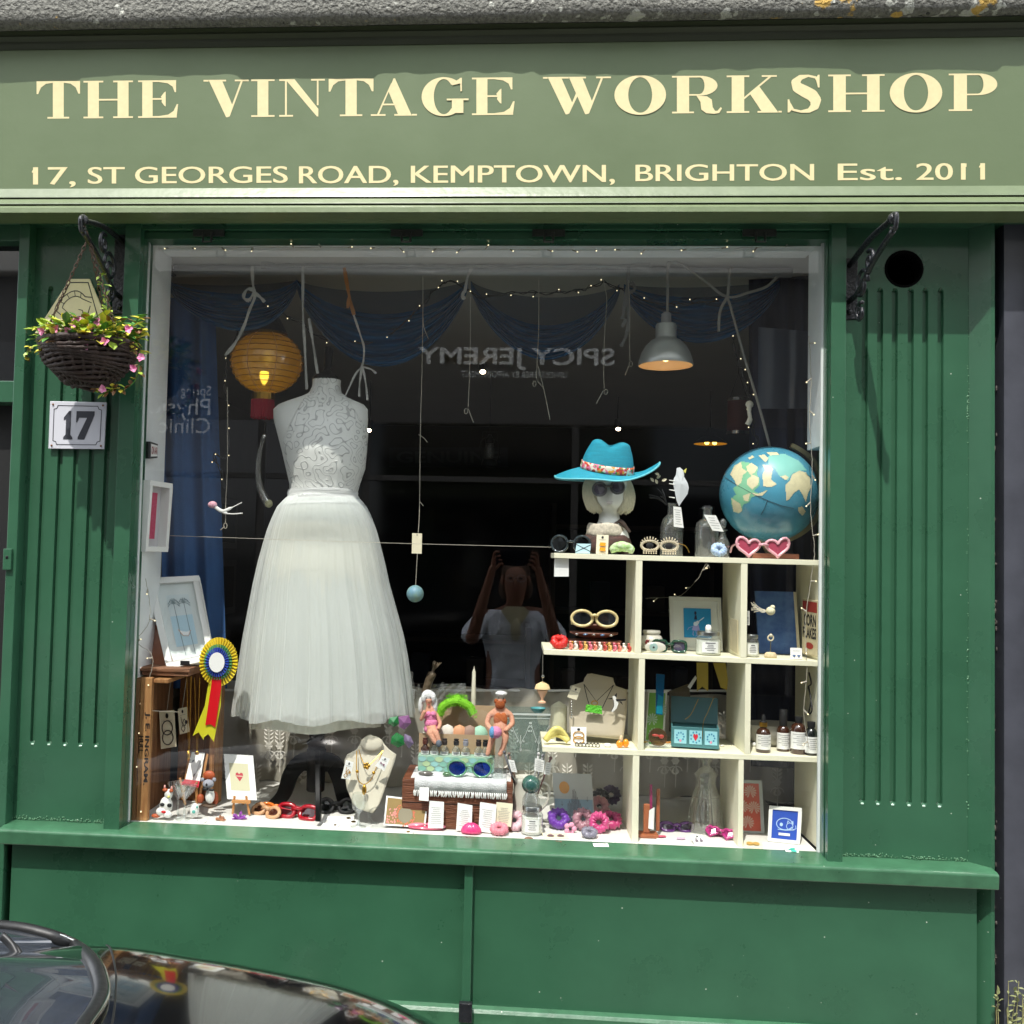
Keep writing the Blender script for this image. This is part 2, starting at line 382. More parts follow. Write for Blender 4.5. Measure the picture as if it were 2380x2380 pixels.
def serif(ch):
 """list of closed outlines (x right, y up, height 1) for a fat-face capital"""
 P = []; sw = .30; th = .045; sf = .045
 def r(x0, y0, x1, y1): P.append([(x0, y0), (x1, y0), (x1, y1), (x0, y1)])
 def stem(x, wd=sw, s=.12, y0=0, y1=1):
  r(x, y0, x + wd, y1); r(x - s, y0, x, y0 + sf); r(x + wd, y0, x + wd + s, y0 + sf); r(x - s, y1 - sf, x, y1); r(x + wd, y1 - sf, x + wd + s, y1)
 def ring(cx, cy, rx, ry, ix, iy, a0=0, a1=360, n=40):
  for k in range(n):
   a = R(a0 + (a1 - a0) * k / n); b = R(a0 + (a1 - a0) * (k + 1) / n)
   P.append([(cx + rx * math.cos(a), cy + ry * math.sin(a)), (cx + rx * math.cos(b), cy + ry * math.sin(b)), (cx + ix * math.cos(b), cy + iy * math.sin(b)), (cx + ix * math.cos(a), cy + iy * math.sin(a))])
 if ch == 'T':
  r(.45, 0, .75, 1); r(.3, 0, .45, sf); r(.75, 0, .9, sf); r(0, 1 - sf, .45, 1); r(.75, 1 - sf, 1.2, 1)
  P.append([(0, .66), (.045, .66), (.12, .83), (.26, .93), (.45, .955), (0, .955)]); P.append([(1.2, .66), (1.2, .955), (.75, .955), (.94, .93), (1.08, .83), (1.155, .66)]); W = 1.2
 elif ch == 'H':
  stem(.12); stem(.93); r(.42, .47, .93, .47 + th); W = 1.35
 elif ch == 'E':
  r(.12, 0, .42, 1); r(0, 0, .12, sf); r(0, 1 - sf, .12, 1); r(.42, 0, 1.12, sf); r(.42, 1 - sf, 1.1, 1); r(.42, .48, .7, .48 + th)
  P.append([(1.12, 0.045), (1.16, .36), (1.12, .36), (1.03, .18), (.87, .08), (.6, .045)]); P.append([(1.1, .955), (.6, .955), (.85, .92), (1.0, .83), (1.06, .68), (1.1, .68)])
  P.append([(.7, .505), (.66, .56), (.76, .68), (.8, .7), (.8, .3), (.76, .32), (.68, .42)]); W = 1.16
 elif ch == 'V':
  P.append([(.14, 1), (.5, 1), (.80, .3), (.66, 0), (.62, 0)]); P.append([(.66, 0), (1.02, .955), (1.075, .955), (.72, .02)]); r(0, 1 - sf, .14, 1); r(.5, 1 - sf, .62, 1); r(.86, 1 - sf, 1.24, 1); W = 1.24
 elif ch == 'I': stem(.17, .3, .17); W = .64
 elif ch == 'N':
  r(.16, 0, .21, .955); r(0, 0, .38, sf); P.append([(.0, .955), (.0, 1), (.42, 1), (1.08, .2), (1.08, 0), (1.04, 0), (.21, .95)]); r(1.04, 0.3, 1.085, 1); r(.88, 1 - sf, 1.26, 1); W = 1.26
 elif ch == 'A':
  P.append([(.62, 1), (.66, 1), (1.12, 0), (.76, 0), (.48, .66)]); P.append([(.17, .045), (.55, .86), (.6, .9), (.225, .045)]); r(0, 0, .40, sf); r(.64, 0, .76, sf); r(1.12, 0, 1.26, sf); r(.3, .28, .8, .325); W = 1.26
 elif ch == 'G':
  ring(.6, .5, .6, .52, .27, .47, 42, 318); P.append([(1.045, .85), (.82, .8), (.9, .9), (1.0, .96), (1.05, 1.0), (1.09, 1.0), (1.09, .64), (1.05, .64)])
  r(.82, .06, 1.13, .42); r(.68, .40, 1.27, .445); W = 1.27
 elif ch == 'W':
  P.append([(.12, 1), (.46, 1), (.76, .28), (.62, 0), (.58, 0)]); P.append([(.62, 0), (.86, .6), (.9, .52), (.67, .02)]); P.append([(.66, 1), (1.0, 1), (1.28, .28), (1.12, 0), (1.08, 0)]); P.append([(1.12, 0), (1.48, .955), (1.535, .955), (1.18, .02)])
  r(0, 1 - sf, .12, 1); r(.46, 1 - sf, .66, 1); r(1.0, 1 - sf, 1.1, 1); r(1.36, 1 - sf, 1.74, 1); W = 1.74
 elif ch == 'O': ring(.67, .5, .67, .53, .31, .475); W = 1.34
 elif ch in 'RP':
  r(.12, 0, .42, 1); r(0, 0, .12, sf); r(.42, 0, .54, sf); r(0, 1 - sf, .12, 1)
  r(.42, 1 - sf, .68, 1); y0 = .47 if ch == 'R' else .42
  r(.42, y0, .68, y0 + .04); cy = (1 + y0) / 2; ring(.68, cy, .44, (1 - y0) / 2, .12, (1 - y0) / 2 - .045, -90, 90, 16)
  W = 1.12
  if ch == 'R':
   P.append([(.6, .47), (.86, .45), (.98, .36), (1.0, .16), (1.06, .06), (1.12, .06), (1.2, .16), (1.23, .12), (1.16, .0), (1.04, -.02), (.84, .0), (.72, .1), (.7, .3)]); W = 1.23
 elif ch == 'K':
  stem(.12); P.append([(.42, .36), (.42, .42), (1.0, .955), (1.07, .955)]); P.append([(.56, .50), (.78, .70), (1.24, 0), (.86, 0)]); r(.84, 1 - sf, 1.2, 1); r(.74, 0, .86, sf); r(1.24, 0, 1.32, sf); W = 1.32
 elif ch == 'S':
  n = 26; A = []; B = []
  ctr = [(.80, .80, .02), (.74, .93, .03), (.55, .975, .03), (.34, .93, .07), (.22, .80, .11), (.28, .66, .14), (.46, .56, .155), (.64, .46, .155), (.74, .33, .14), (.72, .17, .11), (.58, .05, .06), (.36, .02, .03), (.16, .07, .03), (.08, .24, .02)]
  for i in range(len(ctr) - 1):
   (x0, y0, w0), (x1, y1, w1) = ctr[i], ctr[i + 1]; d = V((x1 - x0, y1 - y0)).normalized(); nn = V((-d.y, d.x))
   P.append([(x0 + nn.x * w0, y0 + nn.y * w0), (x1 + nn.x * w1, y1 + nn.y * w1), (x1 - nn.x * w1, y1 - nn.y * w1), (x0 - nn.x * w0, y0 - nn.y * w0)])
   P.append([(x1 + w1 * math.cos(a * PI / 6), y1 + w1 * math.sin(a * PI / 6)) for a in range(12)])
  P.append([(.80, .66), (.84, .66), (.84, 1.0), (.80, 1.0), (.74, .9)]); P.append([(.02, .0), (.06, .0), (.14, .08), (.06, .35), (.02, .35)])
  P = [[(x, min(1.02, max(-.02, y))) for x, y in q] for q in P]; W = .92
 return P, W
spots = [('T', 85, 186), ('H', 194, 309), ('E', 321, 414), ('V', 473, 578), ('I', 584, 638), ('N', 649, 755), ('T', 764, 868), ('A', 862, 969), ('G', 980, 1089), ('E', 1097, 1196),
         ('W', 1262, 1420), ('O', 1428, 1548), ('R', 1562, 1678), ('K', 1689, 1817), ('S', 1829, 1912), ('H', 1925, 2056), ('O', 2068, 2190), ('P', 2205, 2318)]
def ybase(px): return 276 - 18 * (px - 85) / 2145
let = MB()
for ch, a, b in spots:
 if a in (473, 1262): let.build('sign_lettering', creamp, fas); let = MB()
 P, W = serif(ch)
 for k, poly in enumerate(P):
  o = .0005 + .00004 * k
  pts = []
  for (x, y) in poly:
   px = a + (b - a) * x / W; q = at(px, ybase(px) - 87 * y, YB - o); pts.append(q)
  let.quad(*pts)
let.build('sign_lettering', creamp, fas)
for st_, a, b, desc in (('17,', 78, 175, 1), ('ST', 205, 289, 0), ('GEORGES', 315, 668, 0), ('ROAD,', 696, 925, 1), ('KEMPTOWN,', 956, 1428, 1), ('BRIGHTON', 1478, 1891, 0), ('Est.', 1948, 2095, 0), ('2011', 2130, 2288, 0)):
 def yb(px): return 428 - 10 * (px - 78) / 2210
 d = 8 if desc else 0
 if st_ == 'ROAD,' or st_ == '17,' or st_ == 'KEMPTOWN,': d = 8
 pn = Pan(at(a, yb(a) + d, YB), at(b, yb(b) + d, YB), at(b, yb(b) - 39, YB), at(a, yb(a) - 39, YB))
 ad = MB(); [ptext(ad, pn, st_, dx, 0, 1 + dx, 1, o=.0005 + dk, res=5) for dx, dk in ((-.0030 * 350 / (b - a), 0), (.0030 * 350 / (b - a), .0001), (0, .0002))]; [pn.poly(ad, [(f_, 1), (f_, .78), (f_ - fw, .72), (f_ - fw, .80)], .0009) for f_, fw in {'17,': [(.035, .07)], '2011': [(.735, .045), (.965, .045)]}.get(st_, [])]; ad.build('address_lettering', creamp, fas)
def pilaster(name, x0, x1, grooves, zg0, zg1, z0, z1, hole=None, depth=.011, gw=.0155):
 m = MB(); xs = [x0]; ys = []
 cuts = []
 for gx in grooves: cuts += [(gx - gw / 2, 0), (gx - gw / 2 + .002, depth), (gx + gw / 2 - .002, depth), (gx + gw / 2, 0)]
 prof = [(x0, 0)] + cuts + [(x1, 0)]
 for i in range(len(prof) - 1):
  (a, ya), (b, yb) = prof[i], prof[i + 1]
  m.quad((a, ya, zg0), (b, yb, zg0), (b, yb, zg1), (a, ya, zg1))
 for gx in grooves:
  for zc, sgn in ((zg0, -1), (zg1, 1)):
   n = 8; arc = [(gx - math.cos(PI * k / n) * gw / 2, zc + sgn * math.sin(PI * k / n) * gw * .6) for k in range(n + 1)]
   c = (gx, depth, zc)
   for k in range(n): m.quad((arc[k][0], 0, arc[k][1]), (arc[k + 1][0], 0, arc[k + 1][1]), c)
 def band(za, zb_):
  inner = []
  top = za == zg1; zz0 = zg1 if top else zg0; sgn = 1 if top else -1
  pts = [(x0, zz0)]
  for gx in grooves:
   pts += [(gx - math.cos(PI * k / 8) * gw / 2, zz0 + sgn * math.sin(PI * k / 8) * gw * .6) for k in range(9)]
  pts += [(x1, zz0)]
  if top and hole:
   hx, hz, hr = hole; zmid = zz0 + .03
   m.quad(*[(a, 0, b) for a, b in pts + [(x1, zmid), (x0, zmid)]])
   n = 32; circ = [(hx + hr * math.cos(2 * PI * k / n), hz + hr * math.sin(2 * PI * k / n)) for k in range(n)]
   def onrect(a):
    dx, dz = math.cos(a), math.sin(a); t = 9
    if dx > 1e-6: t = min(t, (x1 - hx) / dx)
    if dx < -1e-6: t = min(t, (x0 - hx) / dx)
    if dz > 1e-6: t = min(t, (zb_ - hz) / dz)
    if dz < -1e-6: t = min(t, (zmid - hz) / dz)
    return (hx + dx * t, hz + dz * t)
   for k in range(n):
    a, b = 2 * PI * k / n, 2 * PI * (k + 1) / n; p, q = onrect(a), onrect(b)
    cs = [p]
    for cx_, cz_ in ((x0, zmid), (x1, zmid), (x0, zb_), (x1, zb_)):
     ang = math.atan2(cz_ - hz, cx_ - hx) % (2 * PI)
     if a < ang < b: cs.append((cx_, cz_))
    cs.append(q)
    c1, c2 = circ[k], circ[(k + 1) % n]
    m.quad(*[(u, 0, v_) for u, v_ in [c1] + cs + [c2]])
    m.quad((c1[0], 0, c1[1]), (c2[0], 0, c2[1]), (c2[0], .02, c2[1]), (c1[0], .02, c1[1]))
   return
  m.quad(*[(a, 0, b) for a, b in pts + [(x1, zb_), (x0, zb_)]])
 band(zg1, z1); band(zg0, z0)
 m.quad((x0, 0, z0), (x0, .2, z0), (x0, .2, z1), (x0, 0, z1)); m.quad((x1, 0, z0), (x1, .2, z0), (x1, .2, z1), (x1, 0, z1))
 m.quad((x0, 0, z1), (x1, 0, z1), (x1, .2, z1), (x0, .2, z1)); m.quad((x0, 0, z0), (x1, 0, z0), (x1, .2, z0), (x0, .2, z0))
 return m.build(name, green, shop)
zsill = at(1190, 1966, -.03).z        # top of sill at front
ztop = e + .03
LP0, LP1 = xf(54), xf(279, 0)
gl = [at(p, 1412).x for p in (88, 126, 163, 199, 235)]
pilaster('pilaster', LP0, LP1, gl, zf(1765), zf(672, 0, 121), zsill - .02, ztop)
RP0, RP1 = xf(1953), xf(2250)
gr = [(at(a, 671).x + at(b, 1864).x) / 2 for a, b in zip((2012, 2047.5, 2082, 2119, 2153, 2188), (2003, 2039, 2073, 2111, 2145, 2182))]
hc = at(2101, 625)
pilaster('pilaster', RP0, RP1, gr, at(2100, 1864).z, at(2100, 676).z, zsill - .02, ztop, hole=(hc.x, hc.z, mp(39)))
hb = MB(); hb.lathe([(mp(41), -.07), (mp(41), -.004), (mp(44), -.002), (mp(43), .002), (mp(38.2), .003), (mp(38.2), -.3), (0, -.3)], (0, 0, 0), 28, close=False)
hm = Matrix.Translation((hc.x, 0, hc.z)) @ Matrix.Rotation(R(90), 4, 'X'); hb.v = [hm @ p for p in hb.v]
hb.build('vent_pipe', mat('hole_shade_black', (6, 6, 6), 1, spec=.1), shop, smooth=40)  # dead black colour carries the shade inside the hole
rr = random.Random(17); m = MB()
def crumbs(n, fx, fz, y=0):
 for k in range(n): x, z = fx(), fz(); m.ball((x, y, z), (rr.uniform(.0006, .0026), .0014, rr.uniform(.0006, .003)), 6, 4)
crumbs(70, lambda: RP1 + rr.uniform(-.003, .002), lambda: rr.uniform(zsill, ztop - .2)); crumbs(24, lambda: RP1 + rr.uniform(-.003, .002), lambda: rr.gauss(zf(925), .03))
crumbs(60, lambda: LP0 + rr.uniform(-.002, .003), lambda: rr.uniform(zsill, zf(1100)))
for a, b in ((LP0, LP1), (RP0, RP1)): crumbs(160, lambda: rr.uniform(a, b), lambda: zsill + .005 + abs(rr.gauss(0, .004)), -.001)
tag(m.build('paint_crumbs', mat('pale_green_filler', (86, 130, 98), .5, coat=.3), shop, smooth=True), kind='stuff')
for g_, z in [(x, zf(1765)) for x in gl] + [(x, at(2100, 1864).z) for x in gr]: m = MB(); m.ball((g_, .001, z - .009), (.005, .003, .0032), 10, 6); m.build('flute_foot_dot', mat('pale_glossy_dot', (176, 206, 186), .15, coat=1), shop, smooth=True)  # small pale glossy dot at the foot of each flute
sp = MB(); x2, x3 = xf(2304, -.035), xf(2312, -.035)
for za, zb_ in ((0, zsill - .055), (zsill - .02, ztop)):
 sp.ext([(0, 0)], 0, 0) if False else None
 vs = [(RP1, .002, za), (x2, -.035, za), (x3, -.035, za), (x3, .3, za), (RP1, .3, za)]
 n = len(vs); sp.add(vs + [(a, b, zb_) for a, b, _ in vs], [[i, (i + 1) % n, n + (i + 1) % n, n + i] for i in range(n)] + [[0, 1, 2, 3, 4][::-1], [5, 6, 7, 8, 9]])
sp.build('pilaster_return', green, shop)
GL, GR = at(320, 1200, .02).x, at(1911, 1200, .02).x
GT, GB = zf(564, .02), zf(1953, .02)
GB2 = at(1905, 1990, .02).z
fr = MB()
fr.box((LP1 + .001, -.04, zsill - .01), (xf(303, -.04), .06, ztop)); fr.box((xf(303, -.04) + .001, -.012, zsill - .01), (GL, .05, ztop))
fr.box((xf(1929, -.04), -.04, zsill - .01), (RP0 - .001, .06, ztop)); fr.box((GR, -.012, zsill - .01), (xf(1929, -.04) - .001, .05, ztop))
fr.box((GL, -.03, GT + .022), (GR, .06, ztop)); fr.box((GL, -.012, GT), (GR, .05, GT + .02))
fr.build('window_frame', green, shop, bevel=.002)
wp = MB(); wp.quad((GL, .02, GB), (GR, .02, GB), (GR, .02, GT), (GL, .02, GT)); wp.build('window_pane', pane_m, shop)
be = MB()
for x0, z0, x1, z1 in ((GL, GB - .004, GL + .006, GT), (GR - .006, GB - .004, GR, GT), (GL + .006, GB - .006, GR - .006, GB + .001)): be.box((x0, .0205, z0), (x1, .03, z1))
be.build('glazing_bead', whitep, shop)
wd = MB(); wd.box((GL - .2, .06, e + .03), (GR + .2, .1, e + .1)); wd.build('lintel', green, shop)
for px in (485, 945, 1275, 1765):
 h = MB(); c = at(px, 552, -.035); h.box((c.x - .045, -.038, c.z + .004), (c.x + .045, -.031, c.z + .022)); h.tube([c + V((-.012, -.01, .012)), c + V((-.012, -.014, -.016)), c + V((.012, -.014, -.016)), c + V((.012, -.01, .012))], .004, 6)
 h.build('awning_catch', mat('grubby_steel', (70, 72, 70), .4, metal=.7, bump=.3), shop)
so = MB(); so.box((X0 - .3, -.05, e + .006), (xf(2380) + .8, .1, zb - .01)); so.build('fascia_backing', green, shop)
si = MB(); sz = zsill
si.ext([(.028, sz + .006), (-.062, sz - .003), (-.072, sz - .006), (-.074, sz - .012), (-.072, sz - .046), (.028, sz - .048)], xf(-5, -.07, 1940), xf(2322, -.07, 2030))
si.build('window_sill', green_d, shop, bevel=.003)
sr = MB(); x0 = at(24, 2080, -.03).x; zr = at(1100, 2338, -.04).z; cpx = xf(1077, -.05, 2150); cpx2 = xf(1097, -.05, 2150)
sr.box((x0, -.03, 0), (RP1 + .01, .1, sz - .048)); sr.build('stall_riser', green, shop)
bt = MB(); bt.box((cpx, -.052, zr - .02), (cpx2, -.0305, sz - .049)); bt.build('stall_riser_batten', green, shop, bevel=.002)
bt = MB(); bt.ext([(-.0305, zr), (-.05, zr - .004), (-.056, zr - .012), (-.056, zr - .05), (-.068, zr - .056), (-.07, 0.004), (-.0305, 0.004)], x0 + .001, RP1 - .002); bt.build('skirting_board', green_d, shop, bevel=.002)
bx_ = MB(); bx_.box((cpx - .006, -.075, zr - .03), (cpx2 + .006, -.057, zr + .02)); bx_.build('iron_stop', iron, shop, bevel=.002)
dr = MB(); xa = at(40, 560, -.02).x; 
dl = at(22, 1200, -.03).x; dr0 = at(46, 1200, -.03).x
dr.box((dl, -.04, 0), (dr0, .08, ztop)); dr.box((X0 - .3, -.03, zf(935, -.03, 20)), (dl - .001, .06, zf(885, -.03, 20)))
dr.box((dr0 + .001, .005, 0), (LP0 - .001, .08, ztop))
dr.box((X0 - .3, -.03, zf(560, -.03, 20)), (dl - .001, .06, ztop))
dr.build('door_frame', green, shop, bevel=.002)
tw = MB(); tw.quad((X0 - .3, .02, zf(885, .02, 20)), (dl, .02, zf(885, .02, 20)), (dl, .02, zf(560, .02, 20)), (X0 - .3, .02, zf(560, .02, 20)))
tw.build('transom_pane', mat('dark_window_glass', (22, 24, 27), .03, spec=1.0), shop)
dd = MB(); dd.quad((X0 - .3, .04, 0), (dl, .04, 0), (dl, .04, zf(935, .02, 20)), (X0 - .3, .04, zf(935, .02, 20))); dd.build('door', mat('door_dark', (8, 9, 9), .6), shop)
lt = MB(); c = at(18, 1300, -.045); lt.box((c.x - .012, -.05, c.z - .03), (c.x + .012, -.0405, c.z + .03)); lt.mi = 1; lt.bx((c.x, -.0505, c.z + .006), (.008, .003, .008))
lt.build('door_catch', [green, black], shop, bevel=.002)
br = MB(); br.box((X0 - .3, -.03, 0), (dl - .001, .03, .12)); br.build('door_step', green, shop)
CZ = 2.655
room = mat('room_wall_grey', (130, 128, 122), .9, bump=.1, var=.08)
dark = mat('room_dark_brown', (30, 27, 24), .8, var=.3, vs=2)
RL, RR, RB = -1.75, 1.75, 4.2
rm = MB(); rm.quad((RL, .1, .1), (RL, RB, .1), (RL, RB, CZ), (RL, .1, CZ)); rm.build('room_side_wall', room, shop); rm = MB(); rm.quad((RR, .1, .1), (RR, RB, .1), (RR, RB, CZ), (RR, .1, CZ)); rm.build('room_side_wall', room, shop)
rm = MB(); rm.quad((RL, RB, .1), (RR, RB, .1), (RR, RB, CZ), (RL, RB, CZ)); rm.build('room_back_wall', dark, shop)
rm = MB(); rm.box((RL, .1, CZ), (RR, RB, CZ + .05)); rm.build('room_ceiling', mat('room_ceiling_white', (176, 174, 166), .85, bump=.1, bs=8, var=.06, vs=2), shop)
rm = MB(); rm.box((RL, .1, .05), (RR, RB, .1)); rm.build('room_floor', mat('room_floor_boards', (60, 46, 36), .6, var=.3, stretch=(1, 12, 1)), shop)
rm = MB(); rm.box((GL - .1, .03, .1), (GL - .001, .23, CZ - .001)); rm.box((GR + .001, .03, .1), (GR + .06, .05, zf(1030, .1) - .001)); rm.box((GR + .001, .03, zf(1030, .1)), (GR + .06, .17, CZ - .001)); rm.box((GL, .032, GT + .012), (GR, .2, CZ - .001))
rm.build('window_reveal', whitep, shop)
PZ = GB + .0
pf = MB(); pf.box((GL + .0005, .031, PZ - .04), (GR - .0005, .62, PZ)); pf.build('display_platform', mat('platform_white', (222, 220, 214), .6, bump=.05), shop)
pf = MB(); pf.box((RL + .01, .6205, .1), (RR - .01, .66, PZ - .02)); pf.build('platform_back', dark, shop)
nb = thing('neighbour_shop', 'charcoal painted shopfront edge beyond the right pilaster', 'shop', (xf(2335), 0, 0))
m = MB(); nx0 = xf(2334, -.03); m.box((nx0, -.03, 0), (nx0 + 2.2, .3, e + .1)); m.build('pier', charcoal, nb)
m = MB(); m.box((nx0 + .055, -.05, at(2360, 2250, -.05).z - .01), (nx0 + 2.1, -.0305, at(2360, 2250, -.05).z + .012)); m.build('panel_rail', charcoal, nb, bevel=.003)
m = MB(); m.box((nx0 + .06, -.045, at(2360, 2240, -.05).z), (nx0 + .068, -.0305, e)); m.build('panel_bead', charcoal, nb)
m = MB(); m.box((xf(2312, .03) + .001, .05, 0), (nx0 - .001, .3, e + .1)); m.build('gap_wall', mat('gap_black', (10, 10, 11), .9, bump=.8, bs=80, bd=.02), nb)
m = MB(); rr = random.Random(3)
for k in range(260):
 zc = rr.uniform(.45, e) if k % 3 else rr.choice((.75, 1.1, 1.6)) + rr.gauss(0, .05); m.ball((rr.uniform(xf(2314), nx0), rr.uniform(.01, .05), zc), (rr.uniform(.0008, .003), .003, rr.uniform(.001, .009)), 5, 4)
tag(m.build('mortar', mat('old_mortar', (96, 92, 86), .95, bump=.5), nb), kind='stuff')
YO = -6.5
def mir(px, py): q = at(px, py, .04 - YO); return V((q.x, YO, q.z))
op = thing('opposite_building', 'grey shopfront across the road with upholsterer sign, seen mirrored in the glass', 'building', (0, YO, 0))
og = mat('opposite_grey_paint', (92, 89, 85), .7, var=.05); ow = mat('opposite_white_stucco', (196, 192, 184), .8, var=.05); od = mat('opposite_dark_glass', (14, 15, 17), .08, spec=.8)
zA, zB = mir(1190, 985).z, mir(1190, 640).z
m = MB(); m.box((-14, YO - 6, -.1), (14, YO - .02, zB)); m.build('shop_wall', og, op)
m = MB(); m.box((-14, YO - 6, zB), (14, YO - .02, 8.2)); m.build('upper_wall', ow, op)
m = MB(); m.box((-14, YO - .0195, zB - .02), (14, YO + .18, zB + .12)); m.build('cornice', ow, op)
m = MB(); m.box((-9, YO - .0195, 0), (9, YO + .02, .55)); m.build('stall_riser', mat('opposite_dark_paint', (30, 31, 34), .5), op)
for i, x in enumerate([-8.2, -6.25, -4.3, -2.35, -1.35, .6, 2.55, 3.55, 5.5]):
 w_ = .93 if i in (3, 6) else 1.88; m = MB(); m.box((x, YO - .0195, .56), (x + w_, YO - .01, zA)); f = m.build('shop_window', od, op); m = MB(); m.box((x, YO - .0095, zA - .55), (x + w_, YO + .02, zA - .50)); m.build('transom', og, f)
for x in [-8, -5.9, -3.8, -1.7, .4, 2.5, 4.6, 6.7]:
 for z in (zB + .55,):
  m = MB(); m.box((x, YO - .0195, z), (x + .95, YO - .01, z + 1.7)); f = m.build('sash_window', od, op)
  m = MB(); m.box((x - .06, YO - .0195, z - .08), (x + 1.01, YO + .06, z - .005)); m.build('window_ledge', ow, op); m = MB(); m.box((x + .01, YO - .0095, z + .82), (x + .94, YO + .01, z + .87)); m.build('sash_rail', ow, f)
lt = mat('opposite_sign_letters', (245, 245, 240), .6)
m = MB()
def osign(st_, pxr, pxl, pyt, pyb, off=0.0):
 a, b = mir(pxr, pyb), mir(pxl, pyb); t = mir(pxl, pyt).z
 vs, fs = text2d(st_, off, 4)
 m.add([(a.x + (b.x - a.x) * x, YO + .003, b.z + (t - b.z) * y) for x, y in vs], fs)
osign('SPICY JEREMY', 1428, 970, 806, 858, .02); osign('UPHOLSTERER BY APPOINTMENT', 1318, 1072, 862, 877)
m.build('sign_lettering', lt, op)
m = MB(); osign('Physio', 488, 345, 925, 975); osign('Clinic', 488, 370, 970, 1006); osign('Spring', 490, 420, 896, 926)
m.build('clinic_lettering', lt, op)
for k, x in enumerate((-14,)):
 m = MB(); m.box((x, YO - 6, 8.2), (x + 28, YO - .3, 8.5)); m.build('parapet', ow, op)
# ================================================================ outside things
def pl(pts, Y): return [at(p[0], p[1], p[2] if len(p) > 2 else Y) for p in pts]
def smooth_pts(P, n=6):
 P = [V(p) for p in P]; out = []
 for i in range(len(P) - 1):
  p0 = P[max(i - 1, 0)]; p1 = P[i]; p2 = P[i + 1]; p3 = P[min(i + 2, len(P) - 1)]
  for k in range(n):
   t = k / n
   out.append(.5 * ((2 * p1) + (p2 - p0) * t + (2 * p0 - 5 * p1 + 4 * p2 - p3) * t * t + (3 * p1 - p0 - 3 * p2 + p3) * t ** 3))
 out.append(P[-1]); return out
steel = mat('brushed_steel', (170, 172, 172), .3, metal=1, bump=.05)
def bracket(name, label, foot_top, foot_bot, tip, Yw):
 ft = at(*foot_top, Yw); fb = at(*foot_bot, Yw); tp = at(*tip[:2], tip[2])
 t = thing(name, label, 'bracket', (ft.x, Yw, fb.z), group='cast iron hanging brackets')
 m = MB(); m.box((ft.x - .022, Yw, fb.z), (ft.x + .022, Yw + .012, ft.z)); 
 for z in (fb.z + .02, ft.z - .02): m.ball((ft.x, Yw - .002, z), .008, 8, 6)
 m.build('wall_plate', iron, t, bevel=.002)
 top = ft - V((0, 0, .02))
 A = top; B = tp; d = B - A; 
 m = MB(); m.tube(smooth_pts([A, A.lerp(B, .5) + V((0, 0, .012)), B]), .0075, 8); m.ball(B, .014, 10, 8); 
 m.tube(smooth_pts([B + V((0, 0, .01)), B + d.normalized() * .02, B + d.normalized() * .012 - V((0, 0, .03)), B - d.normalized() * .01 - V((0, 0, .02))]), .006, 8); m.build('arm', iron, t, smooth=True)
 low = V((ft.x, Yw, fb.z + .05))
 m = MB(); m.tube(smooth_pts([low, low.lerp(B, .22) - V((0, 0, .02)), low.lerp(B, .6) - V((0, 0, .015)), B - V((0, 0, .03))]), .0075, 8)
 m.build('brace', iron, t, smooth=True)
 m = MB(); e1 = V((d.x, d.y, 0)).normalized(); mid = A.lerp(B, .34) - V((0, 0, .085))
 for cx, cz, r0, sg, a0 in ((-.01, -.005, .045, 1, 0), (.045, .045, .03, -1, 2), (-.02, -.075, .028, 1, 1)):
  P = []
  for k in range(26):
   a = a0 + sg * k * .36; r = r0 * (1 - k / 30); P.append(mid + e1 * (cx + r * math.cos(a)) + V((0, 0, cz + r * math.sin(a))))
  m.tube(P, .0055, 6)
 m.build('scrollwork', iron, t, smooth=True)
 return t
bracket('wall_bracket', 'black iron scroll bracket holding the flower basket', (284, 545), (286, 730), (194, 512, -.30), -.005)
bracket('wall_bracket', 'black iron scroll bracket with nothing on it, left of the round vent', (1975, 600), (1975, 742), (2076, 508, -.30), -.005)
P = panpx([(112, 1043), (242, 1044), (248, 935), (116, 932)], -.012)
t = thing('house_number_plate', 'white enamel plate with number 17 screwed to the left pilaster', 'number plate', P.pt(.5, 0))
m = MB(); m.slab([P.pt(0, 0), P.pt(1, 0), P.pt(1, 1), P.pt(0, 1)], .006); m.build('plate', mat('white_enamel', (206, 208, 216), .12, coat=.6, bump=.04, bs=30), t, bevel=.0015)
ink = mat('dark_grey_print', (62, 64, 72), .35); rust = mat('rust', (130, 84, 48), .8, bump=.4, bs=200)
m = MB(); B = [(.08, .17), (.13, .15), (.15, .09), (.85, .09), (.87, .15), (.92, .17), (.92, .83), (.87, .85), (.85, .91), (.15, .91), (.13, .85), (.08, .83), (.08, .17)]; P.ln(m, B, .0022, .0006); m.build('border_line', ink, t)
def digits17(P, m):
 P.poly(m, [(.26, .2), (.43, .2), (.42, .25), (.385, .3), (.385, .80), (.35, .80), (.26, .66), (.26, .60), (.30, .62), (.30, .3), (.265, .25)], .0007)
 P.poly(m, [(.48, .80), (.80, .80), (.80, .72), (.64, .2), (.52, .2), (.52, .25), (.67, .66), (.53, .66), (.50, .56), (.48, .56)], .0007)
m = MB(); digits17(P, m); m.build('digits', ink, t)
for u, v in ((.06, .07), (.94, .07), (.06, .93), (.94, .93)): m = MB(); m.ball(P.pt(u, v, .001), .003, 8, 5); m.build('screw', rust, t)
P = panpx([(80, 775), (262, 775), (208, 648), (162, 648)], [-.012] * 4)
t = thing('cream_plaque', 'cream tapered plaque with a black line emblem, half hidden behind the flower basket', 'plaque', P.pt(.5, 0))
